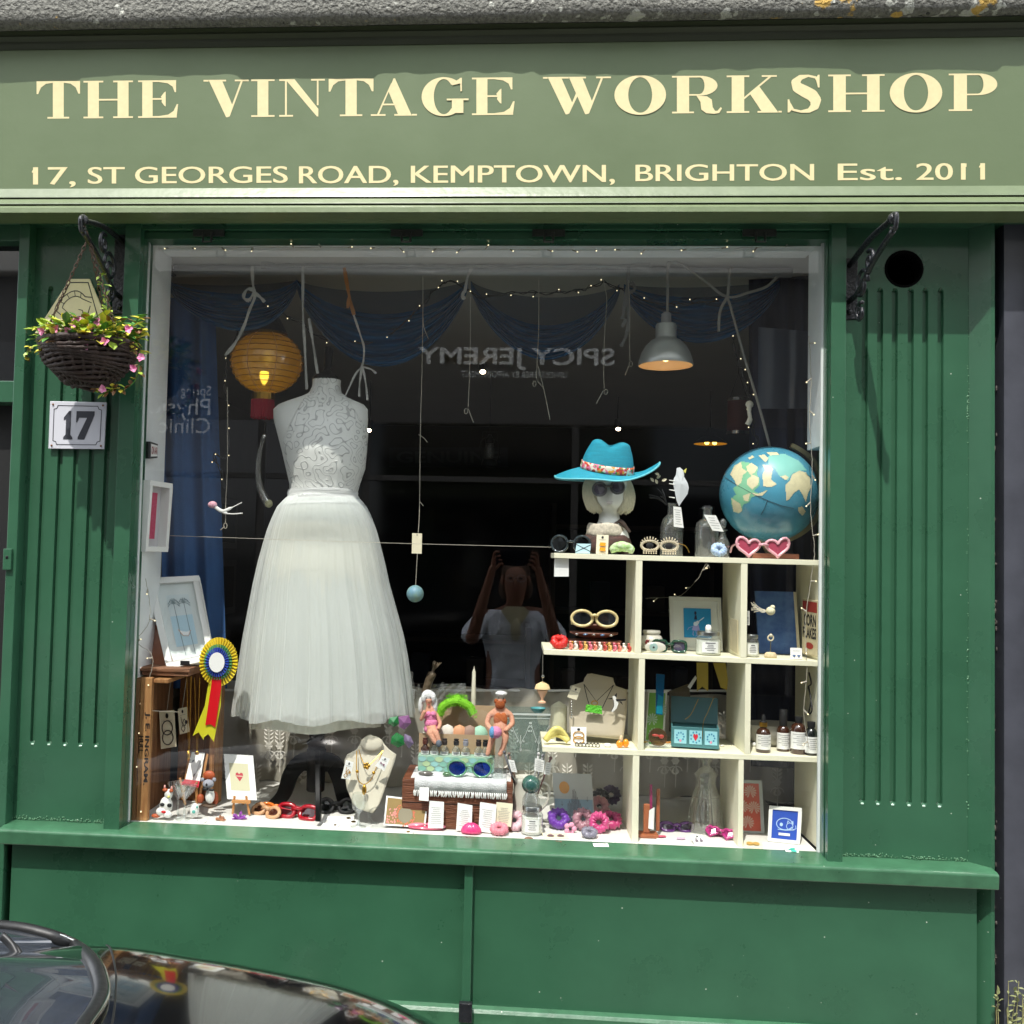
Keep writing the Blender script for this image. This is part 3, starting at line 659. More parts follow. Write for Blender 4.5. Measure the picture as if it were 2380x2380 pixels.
m = MB(); m.slab([P.pt(0, 0), P.pt(1, 0), P.pt(1, 1), P.pt(0, 1)], .007); m.build('board', mat('cream_board', (224, 216, 172), .55, var=.08, vs=14), t, bevel=.0015)
m = MB(); bl = mat('black_line_print', (34, 34, 38), .5)
P.ln(m, [(.13, .08), (.12, .93), (.88, .93), (.87, .08)], .0028, .0006)
arc = [(.42 + .34 * math.cos(R(a)), .52 + .26 * math.sin(R(a))) for a in range(200, 20, -15)]
P.ln(m, [(.28, .32)] + arc + [(.86, .66)], .0028, .0006); P.ln(m, [(.36, .38)] + [(.46 + .24 * math.cos(R(a)), .50 + .18 * math.sin(R(a))) for a in range(190, 30, -16)] + [(.82, .56)], .0022, .0006)
for a in (60, 95, 130, 165): P.ln(m, [(.42 + .34 * math.cos(R(a)), .52 + .26 * math.sin(R(a))), (.46 + .24 * math.cos(R(a)), .50 + .18 * math.sin(R(a)))], .002, .0006)
P.ln(m, [(.28, .32), (.42, .34), (.44, .30), (.70, .32), (.78, .5)], .0026, .0006); P.ln(m, [(.55, .44), (.62, .42), (.63, .34)], .0022, .0006)
m.build('emblem', bl, t)
m = MB(); ptext(m, P, 'GUE', .26, .05, .56, .2, o=.0007, off=.02); m.build('lettering', bl, t)
bc = at(204, 862, -.17); rimz = at(204, 806, -.17).z; bz = at(204, 898, -.17).z; br_ = mp(112, -.17)
tip = at(196, 520, -.28)
t = thing('hanging_basket', 'dark wicker hanging basket of pink and yellow flowers', 'basket', (bc.x, -.17, bz))
wick = mat('dark_wicker', (50, 36, 30), .6, bump=.6, bs=90, var=.4, vs=40)
m = MB(); rows = 12
for i in range(rows):
 f = i / (rows - 1); r = br_ * (.30 + .70 * math.sin(f * PI / 2) ** .8); z = bz + (rimz - bz) * f
 P_ = [V((bc.x + r * math.cos(a) * (1 + .02 * (-1) ** k), -.17 + r * .9 * math.sin(a) * (1 + .02 * (-1) ** k), z + .004 * math.sin(3 * a + i))) for k in range(49) for a in [2 * PI * k / 48]]
 m.tube(P_, .0058, 6, cap=False)
m.tube([V((bc.x + br_ * 1.02 * math.cos(2 * PI * k / 40), -.17 + br_ * .92 * math.sin(2 * PI * k / 40), rimz + .006)) for k in range(41)], .0085, 8, cap=False)
for k in range(24):
 a = 2 * PI * k / 24; m.tube([V((bc.x + br_ * (.30 + .70 * math.sin(f * PI / 2) ** .8) * math.cos(a), -.17 + .9 * br_ * (.30 + .70 * math.sin(f * PI / 2) ** .8) * math.sin(a), bz + (rimz - bz) * f)) for f in [j / 8 for j in range(9)]], .0045, 5)
m.lathe([(.0, 0), (br_ * .3, .002), (br_ * .68, (rimz - bz) * .35), (br_ * .93, (rimz - bz) * .8), (br_ * .9, (rimz - bz) * .9), (0, (rimz - bz) * .9)], (bc.x, -.17, bz), 24, sy=.9)
m.build('basket', wick, t, smooth=True)
chain = mat('rusty_chain', (84, 66, 56), .6, metal=.5, bump=.3)
m = MB()
for a in (R(200), R(330), R(80)):
 p0 = V((bc.x + br_ * .95 * math.cos(a), -.17 + br_ * .85 * math.sin(a), rimz + .01)); p1 = V((tip.x + .004, tip.y + .02, tip.z - .03)); n = 24
 for i in range(n):
  c = p0.lerp(p1, (i + .5) / n); d = (p1 - p0).normalized(); s1 = d.cross(V((0, 1, 0))).normalized() if i % 2 else d.cross(V((1, 0, 0))).normalized()
  l = (p1 - p0).length / n * .62
  m.tube([c + d * l * math.cos(q) + s1 * .0042 * math.sin(q) for q in [2 * PI * k / 8 for k in range(9)]], .0013, 5, cap=False)
m.tube([V((tip.x + .004, tip.y + .02, tip.z - .03)), tip + V((0, 0, -.005))], .003, 6)
m.build('chains', chain, t)
def leaf(m, c, d, up, l, w_):
 d = d.normalized(); s1 = d.cross(up)
 if s1.length < .01: s1 = V((1, 0, 0))
 s1.normalize(); n = s1.cross(d)
 a = [c, c + d * l * .3 + s1 * w_ * .45 + n * l * .05, c + d * l * .65 + s1 * w_ * .5 + n * l * .04, c + d * l - n * l * .1, c + d * l * .65 - s1 * w_ * .5 + n * l * .04, c + d * l * .3 - s1 * w_ * .45 + n * l * .05, c + d * l * .5 - n * l * .06]
 m.add(a, [[0, 1, 6], [1, 2, 6], [2, 3, 6], [3, 4, 6], [4, 5, 6], [5, 0, 6]])
rr = random.Random(11)
lg = [mat('leaf_yellow_green', (150, 176, 60), .45, var=.25, vs=60), mat('leaf_mid_green', (74, 128, 52), .45, var=.3, vs=60), mat('leaf_yellow', (214, 204, 74), .5, var=.2, vs=60), mat('leaf_bronze', (120, 84, 50), .5, var=.4, vs=60)]
lv = [MB() for _ in lg]; stem = MB()
for k in range(620):
 a = rr.uniform(0, 2 * PI); q = rr.random() ** .5; x = bc.x + br_ * 1.04 * q * math.cos(a); y = -.17 + br_ * .95 * q * math.sin(a)
 z = rimz + rr.uniform(-.02, .065) * (1.25 - .6 * q) + (.05 * max(0, math.cos(a)) * q if rr.random() < .4 else 0)
 c = V((x, y, z)); d = V((math.cos(a) + rr.uniform(-.7, .7), math.sin(a) * .8 + rr.uniform(-.7, .5), rr.uniform(-.5, .9)))
 leaf(lv[rr.choices([0, 1, 2, 3], [5, 3, 4, 1])[0]], c, d, V((rr.uniform(-.3, .3), -.3, 1)), rr.uniform(.022, .044), rr.uniform(.014, .025))
for pts in ([(300, 800), (318, 830), (322, 865), (305, 895), (280, 905), (262, 900)], [(262, 905), (240, 915), (228, 905)], [(255, 745), (245, 690), (237, 640)], [(300, 770), (330, 765)], [(70, 805), (60, 830)]):
 Q = smooth_pts(pl(pts, -.2), 4); stem.tube(Q, .0014, 4)
 for p in Q[::2]:
  for s_ in range(3): leaf(lv[rr.choice([0, 2, 3, 3]) if pts[0][1] > 760 else 0], p, V((rr.uniform(-1, 1), rr.uniform(-1, .2), rr.uniform(-.8, .6))), V((0, -.5, 1)), rr.uniform(.014, .024), .012)
for i, m in enumerate(lv): m.build('leaves', lg[i], t)
stem.build('stems', lg[1], t)
for px, py in ((182, 742), (200, 806), (216, 780), (98, 770), (160, 770), (225, 748), (245, 795), (130, 765), (188, 790), (300, 765), (330, 830), (240, 905), (312, 858), (214, 760), (172, 752), (150, 795)):
 m = MB()
 c = at(px, py, -.17 - br_ * .8)
 if px > 300 or py > 850: c = at(px, py, -.21)
 for j in range(6):
  a = j * PI / 3 + rr.random(); leaf(m, c, V((math.cos(a), -.7, math.sin(a))), V((0, -1, .2)), rr.uniform(.009, .017), .011)
 m.build('flower', mat('pink_petals', (206, 84, 140), .5, var=.45, vs=60, c2=(232, 170, 200)), t)
wx = at(2322, 2300, -.03)
m = MB(); m2 = MB(); rr = random.Random(5)
for k in range(26):
 b = V((wx.x + rr.uniform(-.012, .03), -.03 - rr.uniform(0, .03), .0)); h = rr.uniform(.35, at(2320, 2250, -.04).z); lean = rr.uniform(-.03, .035)
 Q = [b + V((lean * (i / 7) ** 1.5 + .004 * rr.uniform(-1, 1), -.015 * i / 7, h * i / 7)) for i in range(8)]; m.tube(Q, [.0016 - .0001 * i for i in range(8)], 4)
 for i in range(34):
  f = rr.uniform(.3, 1); p = b + V((lean * f ** 1.5, -.015 * f, h * f)); leaf(m2, p, V((rr.uniform(-1, 1), rr.uniform(-1, .1), rr.uniform(-.2, 1))), V((0, -.4, 1)), rr.uniform(.009, .024), rr.uniform(.004, .009))
t = thing('weed', 'dry yellow green weed growing up the gap at the right corner of the shop', 'weed', (wx.x, -.04, 0))
m.build('stems', mat('weed_stem', (150, 146, 96), .7), t); m2.build('leaves', mat('weed_leaf', (132, 138, 92), .6, var=.35, vs=50), t)
paint = mat('black_car_paint', (6, 7, 9), .04, coat=1.0, spec=.8)
rub = mat('black_rubber', (22, 23, 24), .45, bump=.1); plast = mat('grey_plastic', (58, 60, 64), .45, bump=.2, bs=200)
chrome = mat('chrome_trim', (210, 210, 205), .08, metal=1)
YC = -1.66; HW = .83
car = thing('parked_car', 'glossy black parked car nose at the lower left of the shopfront', 'car', (-1.6, YC, -.12))
def zc(x):   # top line of wings and bonnet
 pts = [(-4.0, .55), (-3.9, .72), (-3.6, .84), (-2.9, .93), (-1.6, .96), (-.95, 1.03), (-.72, 1.058), (-.54, 1.046), (-.36, 1.028), (-.28, 1.018), (-.20, 1.002), (-.13, .981), (-.05, .945), (.04, .883), (.11, .79), (.17, .58), (.19, .42)]
 for i in range(len(pts) - 1):
  if pts[i][0] <= x <= pts[i + 1][0]:
   p0 = pts[max(i - 1, 0)]; p1 = pts[i]; p2 = pts[i + 1]; p3 = pts[min(i + 2, len(pts) - 1)]; t_ = (x - p1[0]) / (p2[0] - p1[0])
   m1 = (p2[1] - p0[1]) / (p2[0] - p0[0]) * (p2[0] - p1[0]); m2_ = (p3[1] - p1[1]) / (p3[0] - p1[0]) * (p2[0] - p1[0])
   return (2 * t_ ** 3 - 3 * t_ ** 2 + 1) * p1[1] + (t_ ** 3 - 2 * t_ ** 2 + t_) * m1 + (-2 * t_ ** 3 + 3 * t_ ** 2) * p2[1] + (t_ ** 3 - t_ ** 2) * m2_
 return pts[-1][1] if x > 0 else pts[0][1]
def hw(x):
 f = 1.0
 if x > -.75: f = math.sqrt(max(0, 1 - ((x + .75) / .98) ** 2.6)) * .22 + .78 * (1 - ((x + .75) / 1.0) ** 4 * .3)
 if x < -3.3: f = 1 - ((-3.3 - x) / .7) ** 2 * .25
 return HW * f
def csec(x, n=30):
 z1 = zc(x); z0 = .06; w_ = hw(x); row = []
 for k in range(n + 1):
  q = PI * k / n; c_, s_ = math.cos(q), math.sin(q)
  y = YC + w_ * math.copysign(abs(c_) ** .42, c_); z = z0 + (z1 - z0) * s_ ** .2
  row.append(V((x, y, z)))
 for p in row:
  u = (p.y - YC) / w_; p.z += .045 * (1 - u * u) * ((p.z - z0) / (z1 - z0)) ** 4
 return row
xs = [-4.0 + 3.2 * i / 20 for i in range(20)] + [-.8 + .99 * (i / 40) for i in range(41)]
m = MB(); m.grid([csec(x, 60) for x in xs]); e0 = csec(-4.0, 60); e1 = csec(.19, 60); m.quad(*e0); m.quad(*e1[::-1])
m.build('body', paint, car, smooth=True)
m = MB(); g = []
cab = [(-.80, .965, .70), (-.95, 1.02, .69), (-1.2, 1.15, .66), (-1.5, 1.30, .61), (-1.75, 1.37, .58), (-2.3, 1.40, .57), (-2.9, 1.34, .58), (-3.3, 1.15, .64), (-3.6, .90, .68)]
for x, z, w_ in cab:
 g.append([V((x, YC + w_ * math.copysign(abs(math.cos(PI * k / 24)) ** .5, math.cos(PI * k / 24)), .90 + (z - .90) * abs(math.sin(PI * k / 24)) ** .5)) for k in range(25)])
m.grid(g[3:]); m.build('roof', paint, car, smooth=True)
gl_car = mat('windscreen_glass', (46, 50, 56), .02, spec=.9, coat=.6)
def body_z(x, y):
 w_ = hw(x); u = (y - YC) / w_
 if abs(u) >= 1: return -9
 c_ = abs(u) ** (1 / .42); z1 = zc(x); z = .06 + (z1 - .06) * max(0, 1 - c_ * c_) ** .1
 return z + .045 * (1 - u * u) * ((z - .06) / (z1 - .06)) ** 4
def onbody(px, py, lift=.003):
 for i in range(1600):
  Y = -2.45 + i * .001; p = at(px, py, Y)
  if p.z < body_z(p.x, p.y): return p + V((0, 0, lift))
 return at(px, py, -1.0)
rim = [at(-60, 2151, -1.02), at(0, 2156, -1.0), at(60, 2163, -.985), at(130, 2182, -.98), at(180, 2206, -.98)] + [onbody(*p) for p in ((212, 2240), (230, 2280), (235, 2320), (218, 2360), (190, 2400), (150, 2470), (120, 2560))]
rim = smooth_pts(rim, 5)
cen = V((-1.35, YC, 1.22)); near = [V((p.x, 2 * YC - p.y, p.z)) for p in rim][::-1]
loop = rim + near
m = MB(); rows = []
for f in (1.0, .93, .8, .6, .35, .1): rows.append([cen.lerp(p, f) + V((0, 0, .05 * (1 - f) * f)) for p in loop])
m.grid(rows); m.build('windscreen', gl_car, car, smooth=True)
m = MB(); m.tube([p + V((0, 0, .002)) for p in loop], .012, 8); m.build('windscreen_seal', rub, car, smooth=True)
m = MB(); m.tube([p + V((.011, .0, .006)) for p in rim[8:]], .0035, 6); m.build('chrome_strip', chrome, car, smooth=True)
m = MB(); q = [rim[-1] + V((-.02, -.05, .0)), rim[-8] + V((-.05, 0, .004)), rim[-16] + V((-.07, -.02, .012)), rim[-20] + V((-.13, -.03, .03)), at(70, 2420, -1.25) + V((0, 0, .02)), at(100, 2600, -1.4)]
m.quad(*q); m.build('cowl_panel', plast, car)
def wiper(pts, Y):
 Q = smooth_pts(pl(pts, Y), 5); m = MB(); m.tube(Q, .008, 6, flat=.6); m.tube([p + V((.012, 0, -.006)) for p in Q], .004, 6); m.build('wiper', rub, car, smooth=True)
wiper([(4, 2175, -1.12), (28, 2200, -1.13), (42, 2240, -1.15), (44, 2320, -1.2), (40, 2400, -1.27), (40, 2500, -1.4)], 0)
m = MB(); m.ball(at(36, 2256, -1.16), (.016, .012, .01), 8, 6); m.tube(smooth_pts(pl([(36, 2256, -1.16), (64, 2300, -1.2), (74, 2370, -1.26)], 0), 4), .006, 6); m.build('wiper_arm', plast, car, smooth=True)
m = MB(); sh_ = [onbody(px, py, .0005) for px, py in ((247, 2197), (256, 2204), (264, 2230), (270, 2270), (268, 2320), (262, 2370), (250, 2430), (236, 2500), (225, 2600))]
sh_ = smooth_pts(sh_, 4)
m.tube(sh_, .0018, 5); m.build('bonnet_shut_line', rub, car, smooth=True)
for s_ in (1, -1):
 m = MB(); m.ball((.0, YC + s_ * .56, .58), (.10, .12, .10), 20, 12); h = m.build('headlight', glassmat('headlight_glass', (.95, .95, .95), 2, body=.25), car, smooth=True)
 m = MB(); m.lathe([(0, 0), (.05, .01), (.085, .05), (.09, .055)], (0, 0, 0), 20); mm = Matrix.Translation((.01, YC + s_ * .56, .58)) @ Matrix.Rotation(R(90), 4, 'Y'); m.v = [mm @ p for p in m.v]; m.build('reflector', chrome, h, smooth=True)
 for x in (-.55, -3.15):
  m = MB(); m.lathe([(.0, -.1), (.24, -.1), (.29, -.09), (.31, -.05), (.31, .05), (.29, .09), (.24, .1), (0, .1)], (0, 0, 0), 36); mm = Matrix.Translation((x, YC + s_ * (HW - .08), .19)) @ Matrix.Rotation(R(90), 4, 'X'); m.v = [mm @ p for p in m.v]
  wh = m.build('wheel', rub, car, smooth=40)
  m = MB(); m.lathe([(0, .112), (.05, .112), (.06, .104), (.19, .104), (.21, .112), (.22, .104)], (0, 0, 0), 30); mm = Matrix.Translation((x, YC + s_ * (HW - .08), .19)) @ Matrix.Rotation(R(-90 * s_), 4, 'X'); m.v = [mm @ p for p in m.v]; m.build('rim', chrome, wh, smooth=40)
m = MB(); m.box((.155, YC - .4, .24), (.205, YC + .4, .36)); m.build('grille', rub, car, bevel=.01)
def skin(name, mt, parent, verts, edges, sub=2):
 me = bpy.data.meshes.new(name); inv = _root[parent.name].inverted()
 me.from_pydata([tuple(inv @ V(v[:3])) for v in verts], edges, []); me.materials.append(mt)
 o = bpy.data.objects.new(name, me); COL.objects.link(o); o.parent = parent
 _root[o.name] = _root[parent.name]
 s_ = o.modifiers.new('skin', 'SKIN'); s_.use_smooth_shade = True
 for i, v in enumerate(verts):
  d = me.skin_vertices[0].data[i]; d.radius = (v[3], v[4] if len(v) > 4 else v[3]); d.use_root = i == 0
 b = o.modifiers.new('sub', 'SUBSURF'); b.levels = b.render_levels = sub
 return o
skinm = mat('skin', (142, 98, 76), .55, var=.08); shirt = mat('pale_blue_linen_shirt', (232, 238, 246), .85, bump=.8, bs=14, bd=.05); jeans = mat('dark_trousers', (38, 42, 54), .9, bump=.3, bs=90)
PY_ = -3.24; gx = .02
per = thing('person', 'person in a pale shirt and dark trousers holding up a phone, mirrored in the window', 'person', (gx, PY_, -.12))
G = -.12
bv = [(gx, PY_, .93, .13, .10), (gx, PY_, 1.15, .135, .10), (gx, PY_ + .01, 1.36, .15, .095), (gx, PY_ + .0, 1.45, .055), (gx + .005, PY_ + .03, 1.50, .052), (gx + .005, PY_ + .05, 1.565, .072, .085), (gx + .005, PY_ + .045, 1.64, .078, .09), (gx + .005, PY_ + .03, 1.70, .05)]
be_ = [(i, i + 1) for i in range(7)]
def limb(pts, frm):
 i0 = len(bv)
 for p in pts: bv.append(p)
 be_.append((frm, i0)); be_.extend([(i0 + k, i0 + k + 1) for k in range(len(pts) - 1)])
for s_ in (1, -1):
 limb([(gx + s_ * .17, PY_, 1.40, .055), (gx + s_ * .24, PY_ + .10, 1.30, .047), (gx + s_ * .245, PY_ + .22, 1.26, .04), (gx + s_ * .20, PY_ + .31, 1.42, .035), (gx + s_ * .15, PY_ + .37, 1.60, .026), (gx + s_ * .135, PY_ + .385, 1.655, .028, .018), (gx + s_ * .125, PY_ + .39, 1.70, .026, .014)], 2)
 limb([(gx + s_ * .10, PY_, .84, .09), (gx + s_ * .11, PY_, .45, .062), (gx + s_ * .12, PY_ - .02, .06, .045), (gx + s_ * .13, PY_ + .10, -.085, .035)], 0)
skin('body', skinm, per, bv, be_)
skin('shirt', shirt, per, [(gx, PY_, .86, .19, .15), (gx, PY_, 1.0, .175, .135), (gx, PY_, 1.15, .165, .125), (gx, PY_ + .01, 1.34, .17, .115), (gx, PY_, 1.42, .11, .08), (gx + .19, PY_, 1.37, .075), (gx + .25, PY_ + .10, 1.30, .068), (gx + .258, PY_ + .21, 1.27, .062), (gx - .19, PY_, 1.37, .075), (gx - .25, PY_ + .10, 1.30, .068), (gx - .258, PY_ + .21, 1.27, .062)], [(0, 1), (1, 2), (2, 3), (3, 4), (3, 5), (5, 6), (6, 7), (3, 8), (8, 9), (9, 10)])
skin('trousers', jeans, per, [(gx, PY_, .95, .15, .11), (gx, PY_, .86, .15, .11), (gx + .10, PY_, .80, .105), (gx + .11, PY_, .45, .08), (gx + .12, PY_ - .02, 0.0, .075), (gx - .10, PY_, .80, .105), (gx - .11, PY_, .45, .08), (gx - .12, PY_ - .02, 0.0, .075)], [(0, 1), (1, 2), (2, 3), (3, 4), (1, 5), (5, 6), (6, 7)])
m = MB(); m.ball((gx + .005, PY_ + .0, 1.645), (.088, .095, .10), 16, 12); m.ball((gx - .06, PY_ - .02, 1.56), (.04, .06, .07), 10, 8); m.ball((gx + .07, PY_ - .02, 1.56), (.04, .06, .07), 10, 8); m.build('hair', mat('brown_hair', (84, 64, 48), .8, bump=.8, bs=80), per, smooth=True)
m = MB(); hz = 1.61; fy = PY_ + .128
m.ball((gx + .005, fy + .004, hz - .012), (.012, .018, .02), 8, 6); m.build('nose', skinm, per, smooth=True)
m = MB(); m.ball((gx + .005, fy - .006, hz - .052), (.024, .008, .005), 10, 6); m.build('mouth', mat('lips', (140, 74, 70), .5), per, smooth=True)
for s_ in (1, -1):
 m = MB(); m.ball((gx + .005 + s_ * .032, fy - .008, hz + .014), (.012, .008, .007), 8, 6); m.build('eye', mat('eye_dark', (30, 24, 20), .2), per, smooth=True)
 m = MB(); m.ball((gx + .005 + s_ * .078, PY_ + .045, hz), (.012, .02, .03), 8, 6); m.build('ear', skinm, per, smooth=True)
m = MB()
for s_ in (1, -1): m.tube([V((gx + .005 + s_ * .033 + .026 * math.cos(a), fy + .006, hz + .014 + .02 * math.sin(a))) for a in [2 * PI * k / 14 for k in range(15)]], .0018, 5)
m.tube([(gx - .002, fy + .008, hz + .018), (gx + .012, fy + .008, hz + .018)], .0018, 5); m.build('glasses', steel, per)
m = MB(); m.prism([(gx - .08, 1.43), (gx - .02, 1.35), (gx + .04, 1.35), (gx + .09, 1.43), (gx + .06, 1.455), (gx - .05, 1.455)], PY_ + .09, PY_ + .10); m.ball((gx + .01, PY_ + .12, 1.32), (.03, .02, .07), 10, 8); m.build('neckerchief', mat('cream_neckerchief', (214, 206, 170), .8, bump=.5), per, smooth=40)
m = MB(); m.lathe([(.158, 0), (.158, .045)], (gx, PY_, .925), 24, sy=.76, close=False); m.build('belt', black, per, solid=.004)
m = MB(); m.tube([(gx - .02, PY_ + .122, .93), (gx + .03, PY_ + .122, .93), (gx + .03, PY_ + .122, .965), (gx - .02, PY_ + .122, .965), (gx - .02, PY_ + .122, .93)], .003, 5); m.build('buckle', steel, per)
for s_ in (1, -1):
 for j in range(4):
  b = V((gx + s_ * .125, PY_ + .385, 1.70)); zt_ = 1.775 - j * .022
  skin('finger', skinm, per, [(gx + s_ * .128, PY_ + .375, 1.69 + .0 * j, .010), (gx + s_ * (.125 - .008 * j), PY_ + .37, zt_ - .02, .0085), (gx + s_ * (.115 - .01 * j), PY_ + .395, zt_, .008), (gx + s_ * (.09 - .008 * j), PY_ + .418, zt_ + .0, .007)], [(0, 1), (1, 2), (2, 3)], 1)
 skin('thumb', skinm, per, [(gx + s_ * .12, PY_ + .385, 1.675, .011), (gx + s_ * .10, PY_ + .40, 1.69, .010), (gx + s_ * .085, PY_ + .405, 1.715, .008)], [(0, 1), (1, 2)], 1)
m = MB(); m.box((-.088, -2.845, 1.70), (.088, -2.835, 1.79)); ph = single(m, 'phone', mat('phone_dark', (20, 22, 34), .15), 'dark phone held up in front of the mirrored face', 'phone', bevel=.003)
m = MB(); m.tube([(-.0, -2.8345, 1.765), (-.0, -2.8325, 1.765)], .007, 12); o = m.build('camera_lens', black, None); o.parent = ph; o.location = -ph.location
# ================================================================ the window display
def lerp(a, b, t): return a + (b - a) * t
def emat(name, c, e): return mat(name, c, .5, emit=e)
white = mat('matt_white', (230, 230, 226), .6); cream = mat('cream_card', (226, 218, 190), .7, bump=.05); paperw = mat('white_card', (236, 236, 233), .7)
clear = glassmat('clear_glass', (.93, .96, .95), refl=2.2, body=.07); string_m = mat('pale_string', (176, 170, 156), .8); ribbon_m = mat('white_ribbon', (190, 190, 186), .5)
wire_m = mat('dark_wire', (20, 24, 22), .5); bulb_m = emat('fairy_bulb', (255, 236, 190), 1.1); goldm = mat('gold_metal', (196, 150, 62), .3, metal=1); silver = mat('silver_metal', (190, 190, 186), .25, metal=1)
printg = mat('grey_print', (120, 120, 122), .7); inkk = mat('black_ink', (24, 24, 26), .6)
m = MB(); A, B = at(392, 627, .3), at(1840, 634, .3); m.tube([A, B], .0142, 16)
t = thing('window_rail', 'grey metal rail across the top of the window holding the drapes', 'rail', A); m.build('tube', mat('galvanised_steel', (170, 172, 172), .45, metal=.3, bump=.2), t, smooth=True)
m = MB(); e_ = at(383, 625, .28); m.lathe([(0, 0), (.033, .0), (.033, .008), (.018, .012), (.018, .03)], (0, 0, 0), 24); mm = Matrix.Translation((e_.x - .004, .30, e_.z)) @ Matrix.Rotation(R(90), 4, 'Y'); m.v = [mm @ p for p in m.v]; m.build('end_flange', mat('dark_steel', (62, 66, 70), .4, metal=.6), t, smooth=40)
rr = random.Random(2)
m = MB(); g = []
for i in range(60):
 f = i / 59; px = 610 + 900 * f; fl = 1 + (.8 if f < .03 or f > .96 else 0)
 row = []
 for k in range(9):
  q = PI * (.15 + 1.5 * k / 8); r = .012 * fl + .0015 * rr.uniform(-1, 1); c = at(px, 621 + 4 * f, .28); row.append(c + V((0, -math.cos(q - 1) * r, math.sin(q - 1) * r)))
 g.append(row)
m.grid(g); single(m, 'plastic_sleeve', glassmat('crinkled_plastic', (.9, .92, .92), refl=4, rough=.12, body=.2, bodycol=(200, 205, 205)), 'crinkled clear plastic sleeve lying along the grey rail', 'plastic', smooth=True)
tul = glassmat('navy_tulle', (.5, .62, .8), refl=.1, rough=.5, body=.72, bodycol=(14, 92, 142)); tul2 = glassmat('navy_tulle_sheer', (.7, .75, .8), refl=.05, rough=.5, body=.45, bodycol=(24, 52, 84))
_n = tul.node_tree.nodes; _mx = [x for x in _n if x.type == 'MIX_SHADER' and abs(x.inputs[0].default_value - .72) < .01][0]; _a = _n.new('ShaderNodeAttribute'); _a.attribute_name = 'dens'; _r = _n.new('ShaderNodeMapRange'); _r.inputs[3].default_value = .42; _r.inputs[4].default_value = .98
tul.node_tree.links.new(_a.outputs['Fac'], _r.inputs[0]); tul.node_tree.links.new(_r.outputs[0], _mx.inputs[0])
def swag(x0, x1, y0, y1, tsag, bsag, label, seed, skew=0):
 rr = random.Random(seed); m = MB(); rows = []; nu, nv = 60, 40; ds = []
 for j in range(nv + 1):
  v = j / nv; row = []
  for i in range(nu + 1):
   u = i / nu; s_ = (4 * u * (1 - u)) ** .8; us = u + skew * u * (1 - u)
   px = lerp(x0, x1, us); top = lerp(y0, y1, u) + tsag * s_; bot = lerp(y0, y1, u) + 22 + bsag * s_
   fold = math.sin(v * 26 + 3 * noise.noise(V((u * 3, v * 2, seed)))); ds.append(.5 + .5 * fold * noise.noise(V((u * 6, v * 9, seed + 5))) * 1.6 + .25 * (v > .9)); fold *= .014 * s_ ** .5
   row.append(at(px, lerp(top, bot, v ** .8), .34 + fold - .05 * s_ * v))
  rows.append(row)
 m.grid(rows); t = thing('tulle_swag', label, 'drape', rows[nv // 2][nu // 2], group='blue tulle swags'); o = m.build('lower_fold', tul, t, smooth=True)
 if len(o.data.vertices) == len(ds):
  at_ = o.data.attributes.new('dens', 'FLOAT', 'POINT'); at_.data.foreach_set('value', [min(1, max(0, d)) for d in ds])
 m = MB(); rows = []
 for j in range(7):
  v = j / 6; row = []
  for i in range(nu + 1):
   u = i / nu; s_ = (4 * u * (1 - u)) ** .7
   row.append(at(lerp(x0, x1, u), lerp(y0, y1, u) + (tsag * .35 + v * tsag * .8) * s_, .35 + .006 * math.sin(v * 14 + seed)))
  rows.append(row)
 m.grid(rows); m.build('sheer_fold', tul2, t, smooth=True)
swag(395, 690, 655, 650, 30, 95, 'dark blue tulle swag at the left end of the rail, behind the lantern', 1, .3)
swag(690, 1088, 650, 650, 80, 180, 'deepest blue tulle swag, above the dress form and right of it', 2)
swag(1094, 1440, 652, 660, 100, 158, 'blue tulle swag over the mirrored upholsterer sign', 3)
swag(1450, 1812, 660, 650, 36, 120, 'blue tulle swag behind the aluminium lamp', 4)
for px, y0, y1, lab in ((1090, 640, 700, 'knot'), (1450, 645, 740, 'knot')):
 pass
def drape(name, label, tl, tr, bl, br, Y, m_, folds, amp=.02, seed=0, nu=70, nv=20, cat='curtain', th=None):
 m = MB(); rows = []
 for j in range(nv + 1):
  v = j / nv; row = []
  for i in range(nu + 1):
   u = i / nu; px = lerp(lerp(tl[0], tr[0], u), lerp(bl[0], br[0], u), v); py = lerp(lerp(tl[1], tr[1], u), lerp(bl[1], br[1], u), v)
   f = math.sin(u * folds * 2 * PI + 1.2 * noise.noise(V((v * 1.5, seed, 0))) + .8 * math.sin(u * 9)) * amp * (.6 + .4 * noise.noise(V((u * 5, v, seed))))
   row.append(at(px, py, Y + f))
  rows.append(row)
 m.grid(rows); return single(m, name, m_, label, cat, smooth=True)
blue_c = mat('blue_cotton', (58, 98, 150), .9, bump=.2, bs=200, var=.12, vs=5); navy = mat('navy_cloth', (26, 32, 58), .9, bump=.2, bs=200)
drape('curtain', 'long mid blue curtain hanging at the left side of the window', (378, 690), (500, 700), (375, 1600), (528, 1600), .42, blue_c, 2.4, .022)
drape('curtain', 'dark navy curtain hanging behind the globe at the right side', (1740, 650), (1885, 640), (1745, 1780), (1885, 1790), .40, navy, 3, .02, 4)
drape('plastic_drape', 'thin grey plastic sheet over the upper part of the navy curtain', (1762, 760), (1880, 770), (1762, 950), (1876, 950), .33, glassmat('grey_plastic_sheet', (.8, .85, .9), refl=1, rough=.3, body=.45, bodycol=(120, 134, 156)), 2.2, .008, 9)
